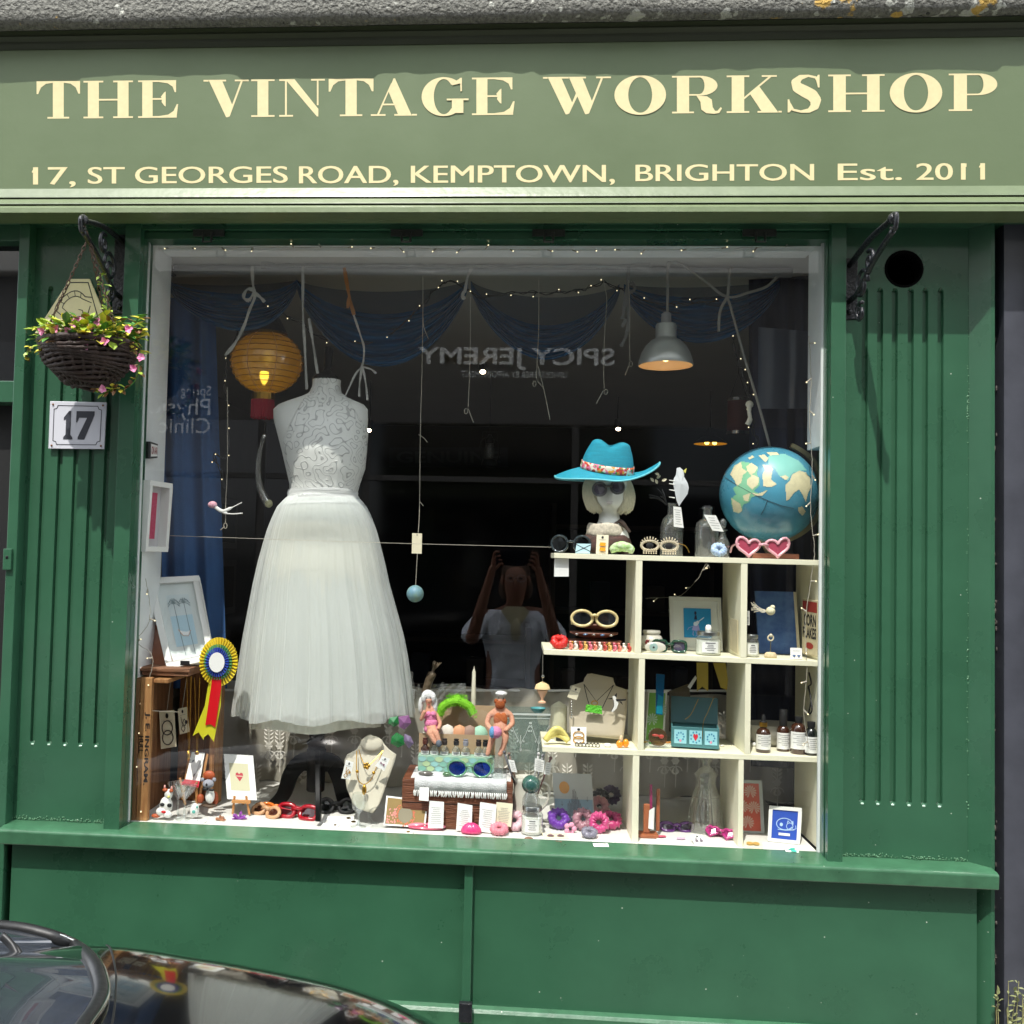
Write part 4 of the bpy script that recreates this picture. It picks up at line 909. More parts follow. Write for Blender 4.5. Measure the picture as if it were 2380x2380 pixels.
def fairy(label, pts, Y, n, seed, wm=None, r=.0016, sag=.006, twist=1):
 Q = smooth_pts(pl(pts, Y), 8); t = thing('fairy_lights', label, 'fairy lights', Q[0]); rr = random.Random(seed)
 m = MB(); m.tube([p + V((rr.uniform(-1, 1) * sag * .3, 0, rr.uniform(-1, 1) * sag * .3)) for p in Q], r, 5)
 if twist: m.tube([p + V((sag * math.sin(i * .9), sag * .5 * math.cos(i * .9), sag * math.cos(i * 1.3))) for i, p in enumerate(Q)], r, 5)
 m.build('wire', wm or wire_m, t)
 for k in range(n):
  p = Q[int((k + .5) * len(Q) / n)]; d = V((rr.uniform(-1, 1), rr.uniform(-1, .2), rr.uniform(-1, .6))).normalized() * .013
  m = MB(); m.tube([p, p + d], .0022, 5); b = m.build('socket', wm or wire_m, t); m = MB(); m.ball(p + d * 1.2, .0020, 8, 6); m.build('bulb', bulb_m, t, smooth=True)
fairy('black fairy light wire strung along the swags from the lantern to the lamp', [(600, 700, .33), (690, 745, .33), (760, 790, .33), (880, 790, .32), (960, 730, .32), (1010, 675, .32), (1050, 655, .3), (1120, 690, .3), (1200, 680, .3), (1290, 680, .3), (1360, 672, .3), (1412, 658, .3), (1500, 700, .3), (1600, 705, .3), (1670, 700, .31)], .32, 24, 1)
fairy('black fairy light wire dangling left of the lantern', [(585, 710), (548, 780), (522, 870), (530, 960), (525, 1060), (500, 1060), (528, 1140)], .33, 10, 2)
fairy('black fairy light wire hanging beside the red lantern', [(1700, 762), (1712, 830), (1722, 860), (1735, 900), (1745, 945), (1752, 1000), (1765, 1040)], .33, 8, 3)
fairy('thin silver fairy light wire down the right edge past the globe', [(1880, 780), (1885, 880), (1881, 980), (1888, 1080), (1884, 1180), (1893, 1280), (1886, 1340), (1872, 1450), (1876, 1560), (1868, 1650), (1880, 1740)], .06, 14, 4, string_m, .0009, .003, 0)
fairy('thin silver fairy light wire down the left side over the wooden crate', [(338, 1345), (348, 1400), (345, 1450), (318, 1490), (352, 1520), (352, 1560), (330, 1620), (316, 1645), (335, 1700), (318, 1760), (322, 1850), (335, 1900)], .06, 9, 5, string_m, .0009, .003, 0)
fairy('fine fairy light wire along the white board at the very top', [(372, 577, .034), (620, 575, .034), (870, 576, .034), (1100, 579, .034), (1330, 581, .034), (1560, 580, .034), (1850, 572, .034)], .034, 22, 6, string_m, .0005, .0008, 0)
fairy('fine fairy light wire looped behind the middle compartments of the shelf unit', [(1500, 1390), (1560, 1388), (1585, 1382), (1622, 1345), (1640, 1312), (1650, 1320)], .34, 5, 7, string_m, .0008, .003, 0)
def hang(pts, Y, label, r=.0011, loop=None, tails=(), mt=None, name='string', cat='string', grp='strings hanging from the rail'):
 m = MB(); Q = smooth_pts(pl(pts, Y), 6); m.tube(Q, r, 5)
 if loop: c = at(loop[0], loop[1], Y); m.tube([c + V((loop[2] * mp(1, Y) * math.cos(a), 0, loop[2] * 1.6 * mp(1, Y) * math.sin(a))) for a in [2 * PI * k / 10 for k in range(11)]], r, 5, cap=False)
 for tl_ in tails: m.tube(smooth_pts(pl(tl_, Y), 4), r, 5)
 return single(m, name, mt or string_m, label, cat, loc=Q[0], group=grp)
hang([(982, 645), (983, 700), (981, 850), (977, 1000), (975, 1180), (972, 1238)], .26, 'long string holding the white tag and the small earth ball', tails=[[(973, 1010), (985, 1018), (993, 1028)], [(983, 735), (985, 760), (996, 788)], [(975, 1165), (984, 1176)]])
hang([(1093, 690), (1093, 800), (1090, 900), (1088, 945)], .26, 'string with a looped end hanging over the mirrored letters Y and M', loop=(1083, 956, 4), tails=[[(1088, 950), (1095, 968), (1101, 982)]])
hang([(1252, 650), (1252, 760), (1248, 850), (1247, 882)], .26, 'string with a bow end hanging above the hat, left side', loop=(1242, 892, 4), tails=[[(1248, 885), (1262, 900)], [(1250, 850), (1265, 910), (1278, 975)]])
hang([(1398, 640), (1406, 670), (1410, 700), (1405, 780), (1403, 860), (1404, 903)], .26, 'string with a loop and a kinked tail above the hat crown', loop=(1408, 911, 4), tails=[[(1402, 908), (1386, 938)]])
hang([(1460, 650), (1464, 720), (1463, 790), (1464, 838)], .26, 'string ending in a loop left of the aluminium lamp', loop=(1466, 846, 4), tails=[[(1461, 850), (1453, 872)]])
hang([(735, 620), (733, 640), (718, 700), (722, 745)], .27, 'ribbon white band hanging straight above the form neck', .0012, mt=string_m) if False else None
def band(pts, Y, wd, label, mt, tails=(), grp='ribbons tied to the rail'):
 m = MB()
 for P_ in [pts] + list(tails):
  Q = smooth_pts(pl(P_, Y), 5)
  for i in range(len(Q) - 1):
   d = (Q[i + 1] - Q[i]).normalized(); a = d.cross(V((.1, 1, .1))).normalized() * wd * (.5 + .12 * math.sin(i)); a.y += .002 * math.sin(i * .8)
   m.quad(Q[i] - a, Q[i + 1] - a, Q[i + 1] + a, Q[i] + a)
 o = single(m, 'ribbon', mt, label, 'ribbon', loc=at(pts[0][0], pts[0][1], Y), group=grp, solid=.0008)
band([(586, 618), (588, 660), (592, 690), (580, 720), (566, 760), (545, 800), (523, 826)], .25, .009, 'white ribbon tied in a bow on the lantern, trailing down its left side', ribbon_m, tails=[[(592, 675), (575, 672), (566, 690), (578, 698), (590, 680)], [(592, 680), (606, 692), (615, 702)]])
band([(704, 620), (704, 720), (708, 800), (713, 905)], .26, .0075, 'straight white ribbon falling to the left shoulder of the dress', ribbon_m, tails=[[(718, 740), (728, 800), (738, 868)]])
band([(800, 622), (812, 690), (823, 732)], .27, .010, 'short orange ribbon tied to the rail', mat('orange_ribbon', (170, 112, 52), .5), tails=[[(812, 690), (808, 716)]])
band([(822, 732), (838, 780), (846, 810), (842, 850), (826, 870), (800, 926)], .26, .0055, 'white ribbon with split ends hanging right of the form neck', ribbon_m, tails=[[(842, 850), (836, 890), (835, 922)], [(842, 850), (850, 890), (854, 930)], [(845, 853), (862, 858), (874, 868)]])
band([(1098, 622), (1088, 640), (1080, 680)], .27, .008, 'grey ribbon knotted round the middle of the rail', ribbon_m, tails=[[(1078, 676), (1074, 694), (1082, 690)]])
band([(1462, 620), (1458, 660), (1450, 720), (1447, 742)], .27, .009, 'dusty grey ribbon bow with long tails left of the lamp cord', mat('dusty_ribbon', (120, 120, 118), .7), tails=[[(1468, 655), (1476, 670), (1464, 680), (1458, 668), (1468, 656)], [(1459, 672), (1461, 740), (1455, 780), (1443, 805)], [(1455, 742), (1446, 760)]])
lc = at(620, 842, .42); lr = mp(87, .42)
t = thing('paper_lantern', 'gold paper lantern with a black top and red fringe, lit from inside', 'lantern', (lc.x, .42, lc.z - lr))
m = MB(); pr = []
for i in range(33):
 a = PI * i / 32; z = -math.cos(a) * lr * .86; r = lr * math.sin(a) * (1 - .045 * (i % 2)); pr.append((max(r, .004), z))
m.lathe(pr, lc, 40, close=False)
m.build('paper_globe', glassmat('gold_lantern_silk', (.85, .72, .25), refl=2.5, rough=.2, body=.72, bodycol=(184, 144, 34)), t, smooth=True)
m = MB(); m.lathe([(mp(44, .42), 0), (mp(52, .42), .006), (mp(50, .42), .012), (mp(36, .42), .05), (mp(30, .42), .062), (mp(33, .42), .066), (mp(25, .42), .082), (.01, .084)], at(618, 780, .42), 28); m.build('top_cap', mat('black_lacquered_card', (20, 18, 18), .5, bump=.4), t, smooth=40)
m = MB(); bb = at(614, 880, .42); m.lathe([(.003, -.022), (.012, -.006), (.016, .012), (.014, .022), (0, .024)], bb, 14); m.build('bulb', emat('lantern_bulb', (255, 226, 120), 5), t, smooth=True)
m = MB(); m.lathe([(mp(27, .42), .0), (mp(27, .42), .022)], at(612, 930, .42), 20, close=False); m.build('brass_collar', goldm, t, solid=.002)
m = MB(); fb = at(611, 930, .42)
for k in range(44):
 a = 2 * PI * k / 44; r = mp(26, .42); p = fb + V((r * math.cos(a), r * math.sin(a), 0)); m.tube([p, p + V((.001 * rr.uniform(-1, 1), 0, -.057 - .004 * rr.random()))], .0026, 5)
m.build('red_fringe', mat('red_fringe', (178, 30, 58), .7), t)
m = MB()
for i in range(2, 31, 2):
 a = PI * i / 32; m.tube([lc + V((lr * 1.003 * math.sin(a) * math.cos(q), lr * 1.003 * math.sin(a) * math.sin(q), -math.cos(a) * lr * .86)) for q in [2 * PI * k / 40 for k in range(41)]], .0011, 4, cap=False)
m.build('wire_ribs', mat('lantern_rib', (104, 74, 20), .4, metal=.4), t)
for (a, b) in (((-.3), 0), (.5, 1)):
 m = MB(); m.tube([lc + V((lr * .995 * math.sin(q) * math.sin(a), -lr * math.sin(q) * math.cos(a), -lr * .86 * math.cos(q))) for q in [PI * k / 24 for k in range(2, 23)]], .0012, 4); m.build('seam', mat('seam_thread', (190, 150, 110), .6), t)
ll = bpy.data.objects.new('lantern_light', bpy.data.lights.new('lantern_light', 'POINT')); COL.objects.link(ll); ll.data.energy = .12; ll.data.color = (1, .78, .35); ll.data.shadow_soft_size = .02; ll.parent = t; ll.location = (0, -.03, lr * .86)
pc = at(1547, 850, .26); t = thing('pendant_lamp', 'spun aluminium pendant lamp hanging on a grey cord, lit inside', 'lamp', pc)
k_ = mp(1, .26)
prof = [(62, 0), (62.5, 3), (61, 12), (56, 28), (46, 46), (34, 58), (25, 63), (24, 66), (24, 92), (22, 97), (8, 98)]
m = MB(); m.lathe([(r * k_, z * k_) for r, z in prof], pc, 40, close=False); m.build('shade', mat('spun_aluminium', (196, 200, 198), .32, metal=.55, bump=.05, bs=6, stretch=(1, 1, 30)), t, smooth=50)
m = MB(); m.lathe([((r - 1.2) * k_, z * k_) for r, z in prof[:8]] + [(0, 67 * k_)], pc, 40, close=False); m.build('shade_lining', mat('warm_white_lining', (206, 176, 136), .5), t, smooth=True)
m = MB(); m.lathe([(.0, .0), (.016, .006), (.02, .018), (.014, .036), (.009, .05), (0, .05)], pc + V((0, 0, .012)), 16); m.build('bulb', emat('lamp_bulb', (255, 214, 150), 1.2), t, smooth=True)
m = MB(); m.lathe([(11 * k_, 0), (12 * k_, 4 * k_), (11 * k_, 22 * k_), (6 * k_, 26 * k_), (0, 26 * k_)], pc + V((0, 0, 99 * k_)), 16); m.build('cord_grip', mat('grey_plastic_light', (150, 150, 152), .5), t, smooth=40)
m = MB(); m.tube(smooth_pts(pl([(1551, 732), (1552, 660), (1553, 612), (1558, 606)], .26), 5), .0042, 8)
m.tube(smooth_pts(pl([(1558, 606), (1590, 618), (1640, 655), (1690, 690), (1740, 680), (1782, 666), (1806, 644)], .26), 5), .0042, 8)
m.tube(smooth_pts(pl([(1690, 690), (1700, 720), (1730, 830), (1760, 930), (1790, 1040)], .26), 5), .0040, 8)
m.tube(smooth_pts(pl([(1697, 622), (1693, 670), (1690, 690), (1674, 722), (1670, 770)], .26), 5), .0046, 8); m.build('cord', mat('grey_cord', (142, 140, 134), .7), t, smooth=True)
ll = bpy.data.objects.new('lamp_light', bpy.data.lights.new('lamp_light', 'POINT')); COL.objects.link(ll); ll.data.energy = .10; ll.data.color = (1, .75, .45); ll.data.shadow_soft_size = .02; ll.parent = t; ll.location = (0, 0, .004)
m = MB(); c = at(1716, 968, .9); m.lathe([(.04, -.055), (.038, .055)], c, 20); t = thing('red_lantern', 'small dark red cylinder lantern hanging left of the navy curtain', 'lantern', c); m.build('body', mat('dark_red_card', (92, 22, 20), .6), t, smooth=40)
m = MB(); m.lathe([(.041, -.066), (.041, -.055)], c, 20); m.lathe([(.041, .055), (.041, .066)], c, 20); m.build('end_ring', silver, t, smooth=40)
m = MB(); m.tube([c + V((-.03, 0, .066)), c + V((0, 0, .16)), c + V((.03, 0, .066))], .0015, 5); m.tube([c + V((0, 0, .16)), c + V((0, 0, .55))], .0012, 5); m.build('wire', wire_m, t)
m = MB(); p = at(1742, 940, .30); m.ball(p, (.012, .008, .012), 8, 6); m.tube(smooth_pts([p, p + V((-.002, -.004, -.02)), p + V((.001, -.004, -.045)), p + V((-.006, 0, -.062))]), [.007] * 6 + [.006] * 6 + [.008] * 7, 8)
single(m, 'paper_seahorse', mat('off_white_felt', (226, 222, 206), .9), 'small white curled ornament hanging right of the red lantern', 'ornament', smooth=True)
c = at(1651, 1030, 2.6); t = thing('brass_pendant', 'wide brass pendant lamp glowing deep in the dark room', 'lamp', c); m = MB(); m.lathe([(.088, -.005), (.084, .004), (.05, .03), (.02, .04), (.015, .08), (0, .08)], c, 30, close=False); m.build('shade', mat('dark_bronze', (40, 32, 24), .5, metal=.6), t, smooth=True)
m = MB(); m.lathe([(.085, -.004), (.08, .003), (.04, .024), (0, .03)], c, 30, close=False); m.build('gold_lining', mat('gold_leaf_lining', (206, 140, 20), .35, metal=.3, emit=.35), t, smooth=True)
for dx in (-.02, .02): m = MB(); m.ball(c + V((dx, -.01, .0)), (.012, .012, .010), 8, 6); m.build('bulb', emat('warm_bulb', (255, 214, 90), 5), t, smooth=True)
m = MB(); m.tube([c + V((0, 0, .08)), V((c.x, c.y, CZ))], .003, 5); m.build('flex', wire_m, t)
for i, (px, py, Y, lab) in enumerate(((857, 1000, 2.4, 'ceiling spotlight glowing right of the dress shoulder'), (1437, 997, 2.8, 'ceiling spotlight glowing above the turquoise hat'), (1122, 864, 1.9, 'ceiling spotlight, twin beam, glowing in the middle of the mirrored sign'))):
 c = at(px, py, Y); t = thing('spotlight', lab, 'spotlight', c, group='spotlights deep in the room'); m = MB(); m.lathe([(.014, 0), (.022, .02), (.02, .06), (0, .065)], (0, 0, 0), 14)
 mm = Matrix.Translation(c) @ Matrix.Rotation(R(-35), 4, 'X'); m.v = [mm @ p for p in m.v]; m.build('can', black, t, smooth=40); m = MB(); m.lathe([(0, -.002), (.013, -.0015), (.013, .0)], (0, 0, 0), 14); m.v = [mm @ p for p in m.v]; m.build('lamp_face', emat('spot_face', (255, 226, 190), 16), t)
 m = MB(); m.tube([c + V((0, .03, .05)), V((c.x, c.y + .03, CZ))], .004, 6); m.build('stem', black, t)
c = at(1137, 1085, 1.5); t = thing('oil_lantern', 'dark metal hurricane lantern hanging in the room above the dark sign', 'lantern', c)
m = MB(); m.lathe([(.03, 0), (.034, .01), (.03, .03), (.016, .034)], c, 16); m.lathe([(.018, .1), (.02, .115), (.01, .13), (.006, .14)], c, 16)
for s_ in (1, -1): m.tube(smooth_pts([c + V((s_ * .03, 0, .02)), c + V((s_ * .042, 0, .06)), c + V((s_ * .035, 0, .11)), c + V((s_ * .01, 0, .125))], 4), .0025, 5)
m.build('frame', mat('dark_tin', (44, 46, 46), .4, metal=.7), t, smooth=True); m = MB(); m.lathe([(.014, .034), (.024, .06), (.016, .1)], c, 14, close=False); m.build('glass_chimney', clear, t, smooth=True)
m = MB(); m.tube([c + V((-.04, 0, .06)), c + V((-.03, 0, .15)), c + V((.03, 0, .15)), c + V((.04, 0, .06))], .0015, 5); m.tube([c + V((0, 0, .15)), c + V((0, 0, .4))], .001, 4); m.build('handle', wire_m, t)
P = panpx([(905, 1085), (1180, 1085), (1180, 1040), (905, 1040)], 3.2); m = MB(); m.slab(P.c, .02); t = thing('room_sign', 'dark board with dim lettering deep in the room behind the hurricane lantern', 'sign', P.pt(.5, 0)); m.build('board', mat('charcoal_board', (34, 38, 42), .7), t)
m = MB(); ptext(m, P, 'GENUINE', .06, .2, .94, .8, off=.02); m.build('lettering', mat('dim_grey_letters', (62, 66, 68), .8), t)
rr = random.Random(9)
fl = [((600, 1140), (640, 1140), (640, 1010), (600, 1010)), ((655, 1100), (672, 1100), (672, 1030), (655, 1030))]
k = 0
for y in (1.1, 1.65, 2.3, 3.0):
 for z in (1.95, 1.52, 1.12):
  w_ = rr.uniform(.25, .42); h = rr.uniform(.28, .38); zc_ = z + rr.uniform(-.04, .04)
  q = [V((RL + .02, y, zc_ - h / 2)), V((RL + .02, y + w_, zc_ - h / 2)), V((RL + .02, y + w_, zc_ + h / 2)), V((RL + .02, y, zc_ + h / 2))]
  t = thing('wall_picture', ['small', 'middle', 'large', 'wide'][int(y * 2) % 4] + ' framed picture on the dim left wall of the room, ' + {1.95: 'top', 1.52: 'middle', 1.12: 'bottom'}[z] + ' row', 'picture', q[0], group='framed pictures on the dim left wall')
  fm = rr.choice([mat('pale_frame', (150, 146, 136), .6), black]); m = MB(); Pq = Pan(*q); Pq.n = V((1, 0, 0)); Pq.rect(m, 0, 0, 1, 1, 0); m.build('frame', fm, t, solid=.02)
  m = MB(); Pq.rect(m, .14, .12, .86, .88, .012); m.build('print', mat('dim_print%d' % rr.randint(0, 2), rr.choice([(70, 74, 70), (30, 34, 50), (120, 116, 104)]), .8), t)
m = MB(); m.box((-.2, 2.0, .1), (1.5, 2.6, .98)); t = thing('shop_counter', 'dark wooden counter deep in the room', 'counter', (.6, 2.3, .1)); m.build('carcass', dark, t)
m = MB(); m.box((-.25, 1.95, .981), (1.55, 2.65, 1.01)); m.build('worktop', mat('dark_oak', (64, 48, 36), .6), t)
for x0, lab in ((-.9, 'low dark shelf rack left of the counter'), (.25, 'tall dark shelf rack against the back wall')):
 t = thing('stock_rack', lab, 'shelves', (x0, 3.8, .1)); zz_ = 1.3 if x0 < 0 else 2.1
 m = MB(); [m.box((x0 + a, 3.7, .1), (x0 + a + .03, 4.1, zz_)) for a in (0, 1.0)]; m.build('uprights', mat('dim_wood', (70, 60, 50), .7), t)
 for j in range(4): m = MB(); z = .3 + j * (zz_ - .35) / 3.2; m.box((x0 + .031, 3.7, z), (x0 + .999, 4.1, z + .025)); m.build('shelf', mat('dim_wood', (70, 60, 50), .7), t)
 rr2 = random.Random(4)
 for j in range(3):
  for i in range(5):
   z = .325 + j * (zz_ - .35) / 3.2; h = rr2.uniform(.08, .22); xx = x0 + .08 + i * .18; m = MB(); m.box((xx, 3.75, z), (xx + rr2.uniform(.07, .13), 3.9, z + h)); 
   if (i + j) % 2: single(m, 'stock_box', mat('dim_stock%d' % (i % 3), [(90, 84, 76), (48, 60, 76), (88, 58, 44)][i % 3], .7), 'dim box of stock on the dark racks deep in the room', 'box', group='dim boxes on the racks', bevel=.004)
RX = GL
def wallpan(pts, x):   # panel lying on a plane of constant x
 out = []
 for px, py in pts:
  d = ray(px, py); out.append(C0 + d * ((x - C0.x) / d.x))
 return out
q = [V((RX + .002, .060, zf(1066, .06, 350))), V((RX + .002, .125, zf(1064, .12, 370))), V((RX + .002, .125, zf(1032, .12, 370))), V((RX + .002, .060, zf(1026, .06, 350)))]
t = thing('studio_sign', 'small white ON AIR sign in a black frame on the left reveal', 'sign', q[0]); Pq = Pan(*q); Pq.n = V((1, 0, 0))
m = MB(); Pq.rect(m, 0, 0, 1, 1, .006); m.build('frame', black, t, solid=.012); m = MB(); Pq.rect(m, .08, .12, .92, .88, .0135); m.build('face', paperw, t); m = MB(); ptext(m, Pq, 'ON AIR', .14, .25, .86, .75, o=.0145, off=.02); m.build('lettering', mat('faded_red_ink', (150, 60, 66), .6), t)
q = [at(322, 1283, .055), at(395, 1282, .10), at(403, 1124, .10), at(333, 1116, .055)]
q = [at(338, 1282, .05), at(391, 1283, .16), at(402, 1124, .16), at(350, 1116, .05)]
t = thing('red_picture', 'white box frame with a narrow crimson print on the left reveal', 'picture', q[0]); Pq = Pan(*q)
if Pq.n.x < 0: Pq.n = -Pq.n
m = MB(); Pq.frame(m, .12, .07, .0, .04); m.build('frame', white, t, bevel=.001); m = MB(); Pq.rect(m, .1, .05, .9, .95, -.03); m.build('mount', mat('grey_mount', (188, 184, 186), .7), t)
m = MB(); Pq.rect(m, .14, .18, .6, .84, -.02); m.build('print', mat('crimson_print', (170, 24, 66), .5, var=.3, vs=120, c2=(190, 60, 100)), t)
m = MB(); m.quad(q[0] + V((-.045, 0, 0)), q[0], q[3], q[3] + V((-.045, 0, 0))); m.build('frame_side', white, t)
wood = mat('crate_pine', (186, 140, 88), .65, bump=.4, bs=14, var=.3, vs=7, stretch=(9, 9, 1), c2=(140, 92, 52)); woodd = mat('crate_inside', (140, 96, 58), .75, bump=.4, bs=12, var=.3, vs=6, stretch=(9, 9, 1), c2=(104, 68, 40))
cz0, cz1 = PZ, at(340, 1575, .08).z
xa, xb, xc = at(318, 1900, .06).x, at(352, 1700, .06).x, at(505, 1700, .30).x
t = thing('wooden_crate', 'old pine crate stood on end, stencilled J. E. INGRAM.', 'crate', (xa, .06, PZ))
m = MB(); m.box((xa - .022, .05, cz0), (xa + .0, .34, cz1)); m.build('edge_board', woodd, t, bevel=.002)
m = MB(); m.box((xa + .001, .05, cz0), (xb, .07, cz1 + .004)); m.build('front_board', wood, t, bevel=.002)
for a, b in ((0, .345), (.35, .69), (.695, 1)): m = MB(); m.box((lerp(xb, xc, a), .30, cz0), (lerp(xb, xc, b), .315, cz1 - .004)); m.build('back_board', woodd, t, bevel=.0015)
m = MB(); m.box((xb + .0005, .06, cz1 - .012), (xb + .045, .299, cz1)); m.build('top_board', wood, t, bevel=.002)
m = MB(); m.box((xc + .0005, .22, cz0), (xc + .016, .315, cz1 - .01)); m.build('end_board', wood, t, bevel=.002)
Pq = Pan(V((xa + .002, .05, cz0 + .30)), V((xa + .002, .05, cz0 + .06)), V((xb - .004, .05, cz0 + .06)), V((xb - .004, .05, cz0 + .30))); Pq.n = V((0, -1, 0))
tx = MB(); s0 = at(335, 1655, .05).z; s1_ = at(335, 1825, .05).z
Pq = Pan(V((xa + .016, .05, s0)), V((xa + .016, .05, s1_)), V((xb - .002, .05, s1_)), V((xb - .002, .05, s0))); Pq.n = V((0, -1, 0))
ptext(tx, Pq, 'J. E. INGRAM.', 0, 0, 1, 1, o=.0008, off=.03); tx.build('stencil', mat('stencil_black', (40, 30, 24), .8), t)
tx = MB(); Pq = Pan(V((xa + .002, .05, at(330, 1710, .05).z)), V((xa + .002, .05, at(330, 1750, .05).z)), V((xa + .015, .05, at(330, 1750, .05).z)), V((xa + .015, .05, at(330, 1710, .05).z))); Pq.n = V((0, -1, 0)); ptext(tx, Pq, 'HULL', 0, 0, 1, 1, o=.0008, off=.03); tx.build('stencil', mat('stencil_black', (40, 30, 24), .8), t)
dk = mat('reclaimed_wood', (132, 92, 66), .75, bump=.5, bs=20, var=.3, vs=9, stretch=(1, 8, 8))
z0 = cz1 + .006
t = thing('wooden_stand', 'low reclaimed wood stand on top of the crate', 'stand', (xb, .1, z0)); A = at(330, 1568, .10); B = at(445, 1572, .10)
m = MB(); m.box((A.x, .08, z0 + .012), (B.x, .26, z0 + .024)); m.build('top', dk, t, bevel=.002); m = MB(); m.box((A.x + .005, .085, z0), (B.x - .005, .25, z0 + .0115)); m.build('base', dk, t, bevel=.002); m = MB(); m.box((B.x + .001, .2, z0 + .002), (B.x + .05, .27, z0 + .018)); m.build('rear_slat', dk, t)
zt_ = z0 + .0245
m = MB(); P = [at(354, 1548, .17), at(402, 1552, .13), at(372, 1440, .19), at(345, 1470, .21)]; P = [V((p.x, p.y, max(p.z, zt_))) for p in P]; m.slab(P, .02); single(m, 'brown_card', mat('terracotta_card', (150, 98, 72), .8), 'brown board propped behind the palm tree picture', 'board')
P = panpx([(388, 1555), (498, 1532), (462, 1337), (340, 1343)], [.12, .14, .24, .22]); t = thing('palm_picture', 'white box frame with a hammock and palm trees print, on the wooden stand', 'picture', P.pt(.5, 0))
m = MB(); P.frame(m, .13, .07, .0, .022); m.build('frame', white, t, bevel=.001); m = MB(); P.rect(m, .1, .05, .9, .95, -.014); m.build('mount', mat('pale_mount', (214, 222, 220), .7), t, solid=.004)
m = MB(); m.use(mat('print_sea', (176, 208, 222), .7)); P.rect(m, .28, .22, .72, .56, -.011)
m.use(mat('print_pale', (206, 218, 220), .7)); P.rect(m, .28, .56, .72, .80, -.011); m.use(mat('print_palm', (120, 138, 142), .7))
for u, h in ((.40, .70), (.60, .70)):
 P.ln(m, [(u + .03, .12), (u + .01, .4), (u, h)], .0018, -.010)
 for a in range(-20, 220, 30): P.ln(m, [(u, h), (u + .07 * math.cos(R(a)), h + .05 * math.sin(R(a)) + .01), (u + .12 * math.cos(R(a)), h + .05 * math.sin(R(a)) - .02)], .0022, -.010)
m.use(mat('print_white', (236, 238, 238), .7)); P.poly(m, [(.36, .42), (.46, .34), (.56, .33), (.62, .38), (.55, .37), (.46, .38)], -.0105)
m.use(mat('print_orange', (206, 150, 104), .7)); P.ln(m, [(.38, .41), (.46, .33), (.56, .32), (.63, .38)], .0015, -.010); m.build('print', None, t)
m = MB(); P.rect(m, .05, .04, .95, .96, -.002); m.build('glass', glassmat('picture_glass', (1, 1, 1), refl=1), t)
m = MB(); p = P.pt(.42, .0); m.bx(p + V((0, -.012, .002)), (.03, .012, .004)); m.bx(p + V((0, -.018, .008)), (.028, .003, .012)); single(m, 'picture_stand', mat('gunmetal', (50, 50, 52), .4, metal=.5), 'small dark metal plate stand in front of the palm picture', 'stand', bevel=.001)
c = at(508, 1538, .10); k_ = mp(1, .10); t = thing('rosette', 'yellow, green and blue pleated rosette with a red ribbon tail', 'rosette', c)
ax = Matrix.Rotation(R(90 - 14), 3, 'X')
def ruff(r0, r1, n, z, mname, colr, parent, nm):
 m = MB(); vs = []; N_ = n * 4
 for i in range(N_):
  a = 2 * PI * i / N_; h = .0035 * (1 if i % 4 in (1, 2) else -1)
  for r in (r0, r1): vs.append(c + Matrix.Diagonal((.84, 1, 1)) @ V((r * k_ * math.cos(a), -z - h, r * k_ * math.sin(a) * 1.04)) + V((0, 0, 0)))
 m.add(vs, [[2 * i, 2 * i + 1, (2 * i + 3) % (2 * N_), (2 * i + 2) % (2 * N_)] for i in range(N_)]); m.build(nm, mat(mname, colr, .35, sheen=.3), parent)
ruff(30, 55, 40, .0, 'satin_yellow', (232, 206, 30), t, 'yellow_ruffle'); ruff(26, 40, 34, .006, 'satin_green', (86, 160, 96), t, 'green_ruffle'); ruff(18, 33, 30, .012, 'satin_blue', (34, 70, 180), t, 'blue_ruffle')
m = MB(); m.quad(*[c + V((.84 * 22 * k_ * math.cos(a), -.018, 23 * k_ * math.sin(a))) for a in [2 * PI * i / 26 for i in range(26)]]); m.build('white_centre', paperw, t, solid=.002)
def tail(pts, Y, nm, mt, par, th=.0008): m = MB(); m.quad(*pl(pts, Y)); m.build(nm, mt, par, solid=th)
ys = mat('satin_yellow_green', (206, 200, 40), .35); rs = mat('satin_red', (206, 18, 30), .3); yo = mat('satin_yellow', (232, 206, 30), .35)
tail([(490, 1555), (512, 1560), (493, 1640), (473, 1720), (462, 1702), (448, 1710), (476, 1640)], .104, 'yellow_tail', ys, t); tail([(493, 1558), (517, 1556), (513, 1640), (497, 1724), (484, 1706), (471, 1716), (484, 1640)], .098, 'yellow_tail', ys, t)
tail([(496, 1555), (515, 1555), (514, 1600), (500, 1691), (489, 1683), (477, 1686), (490, 1600)], .094, 'red_tail', rs, t)
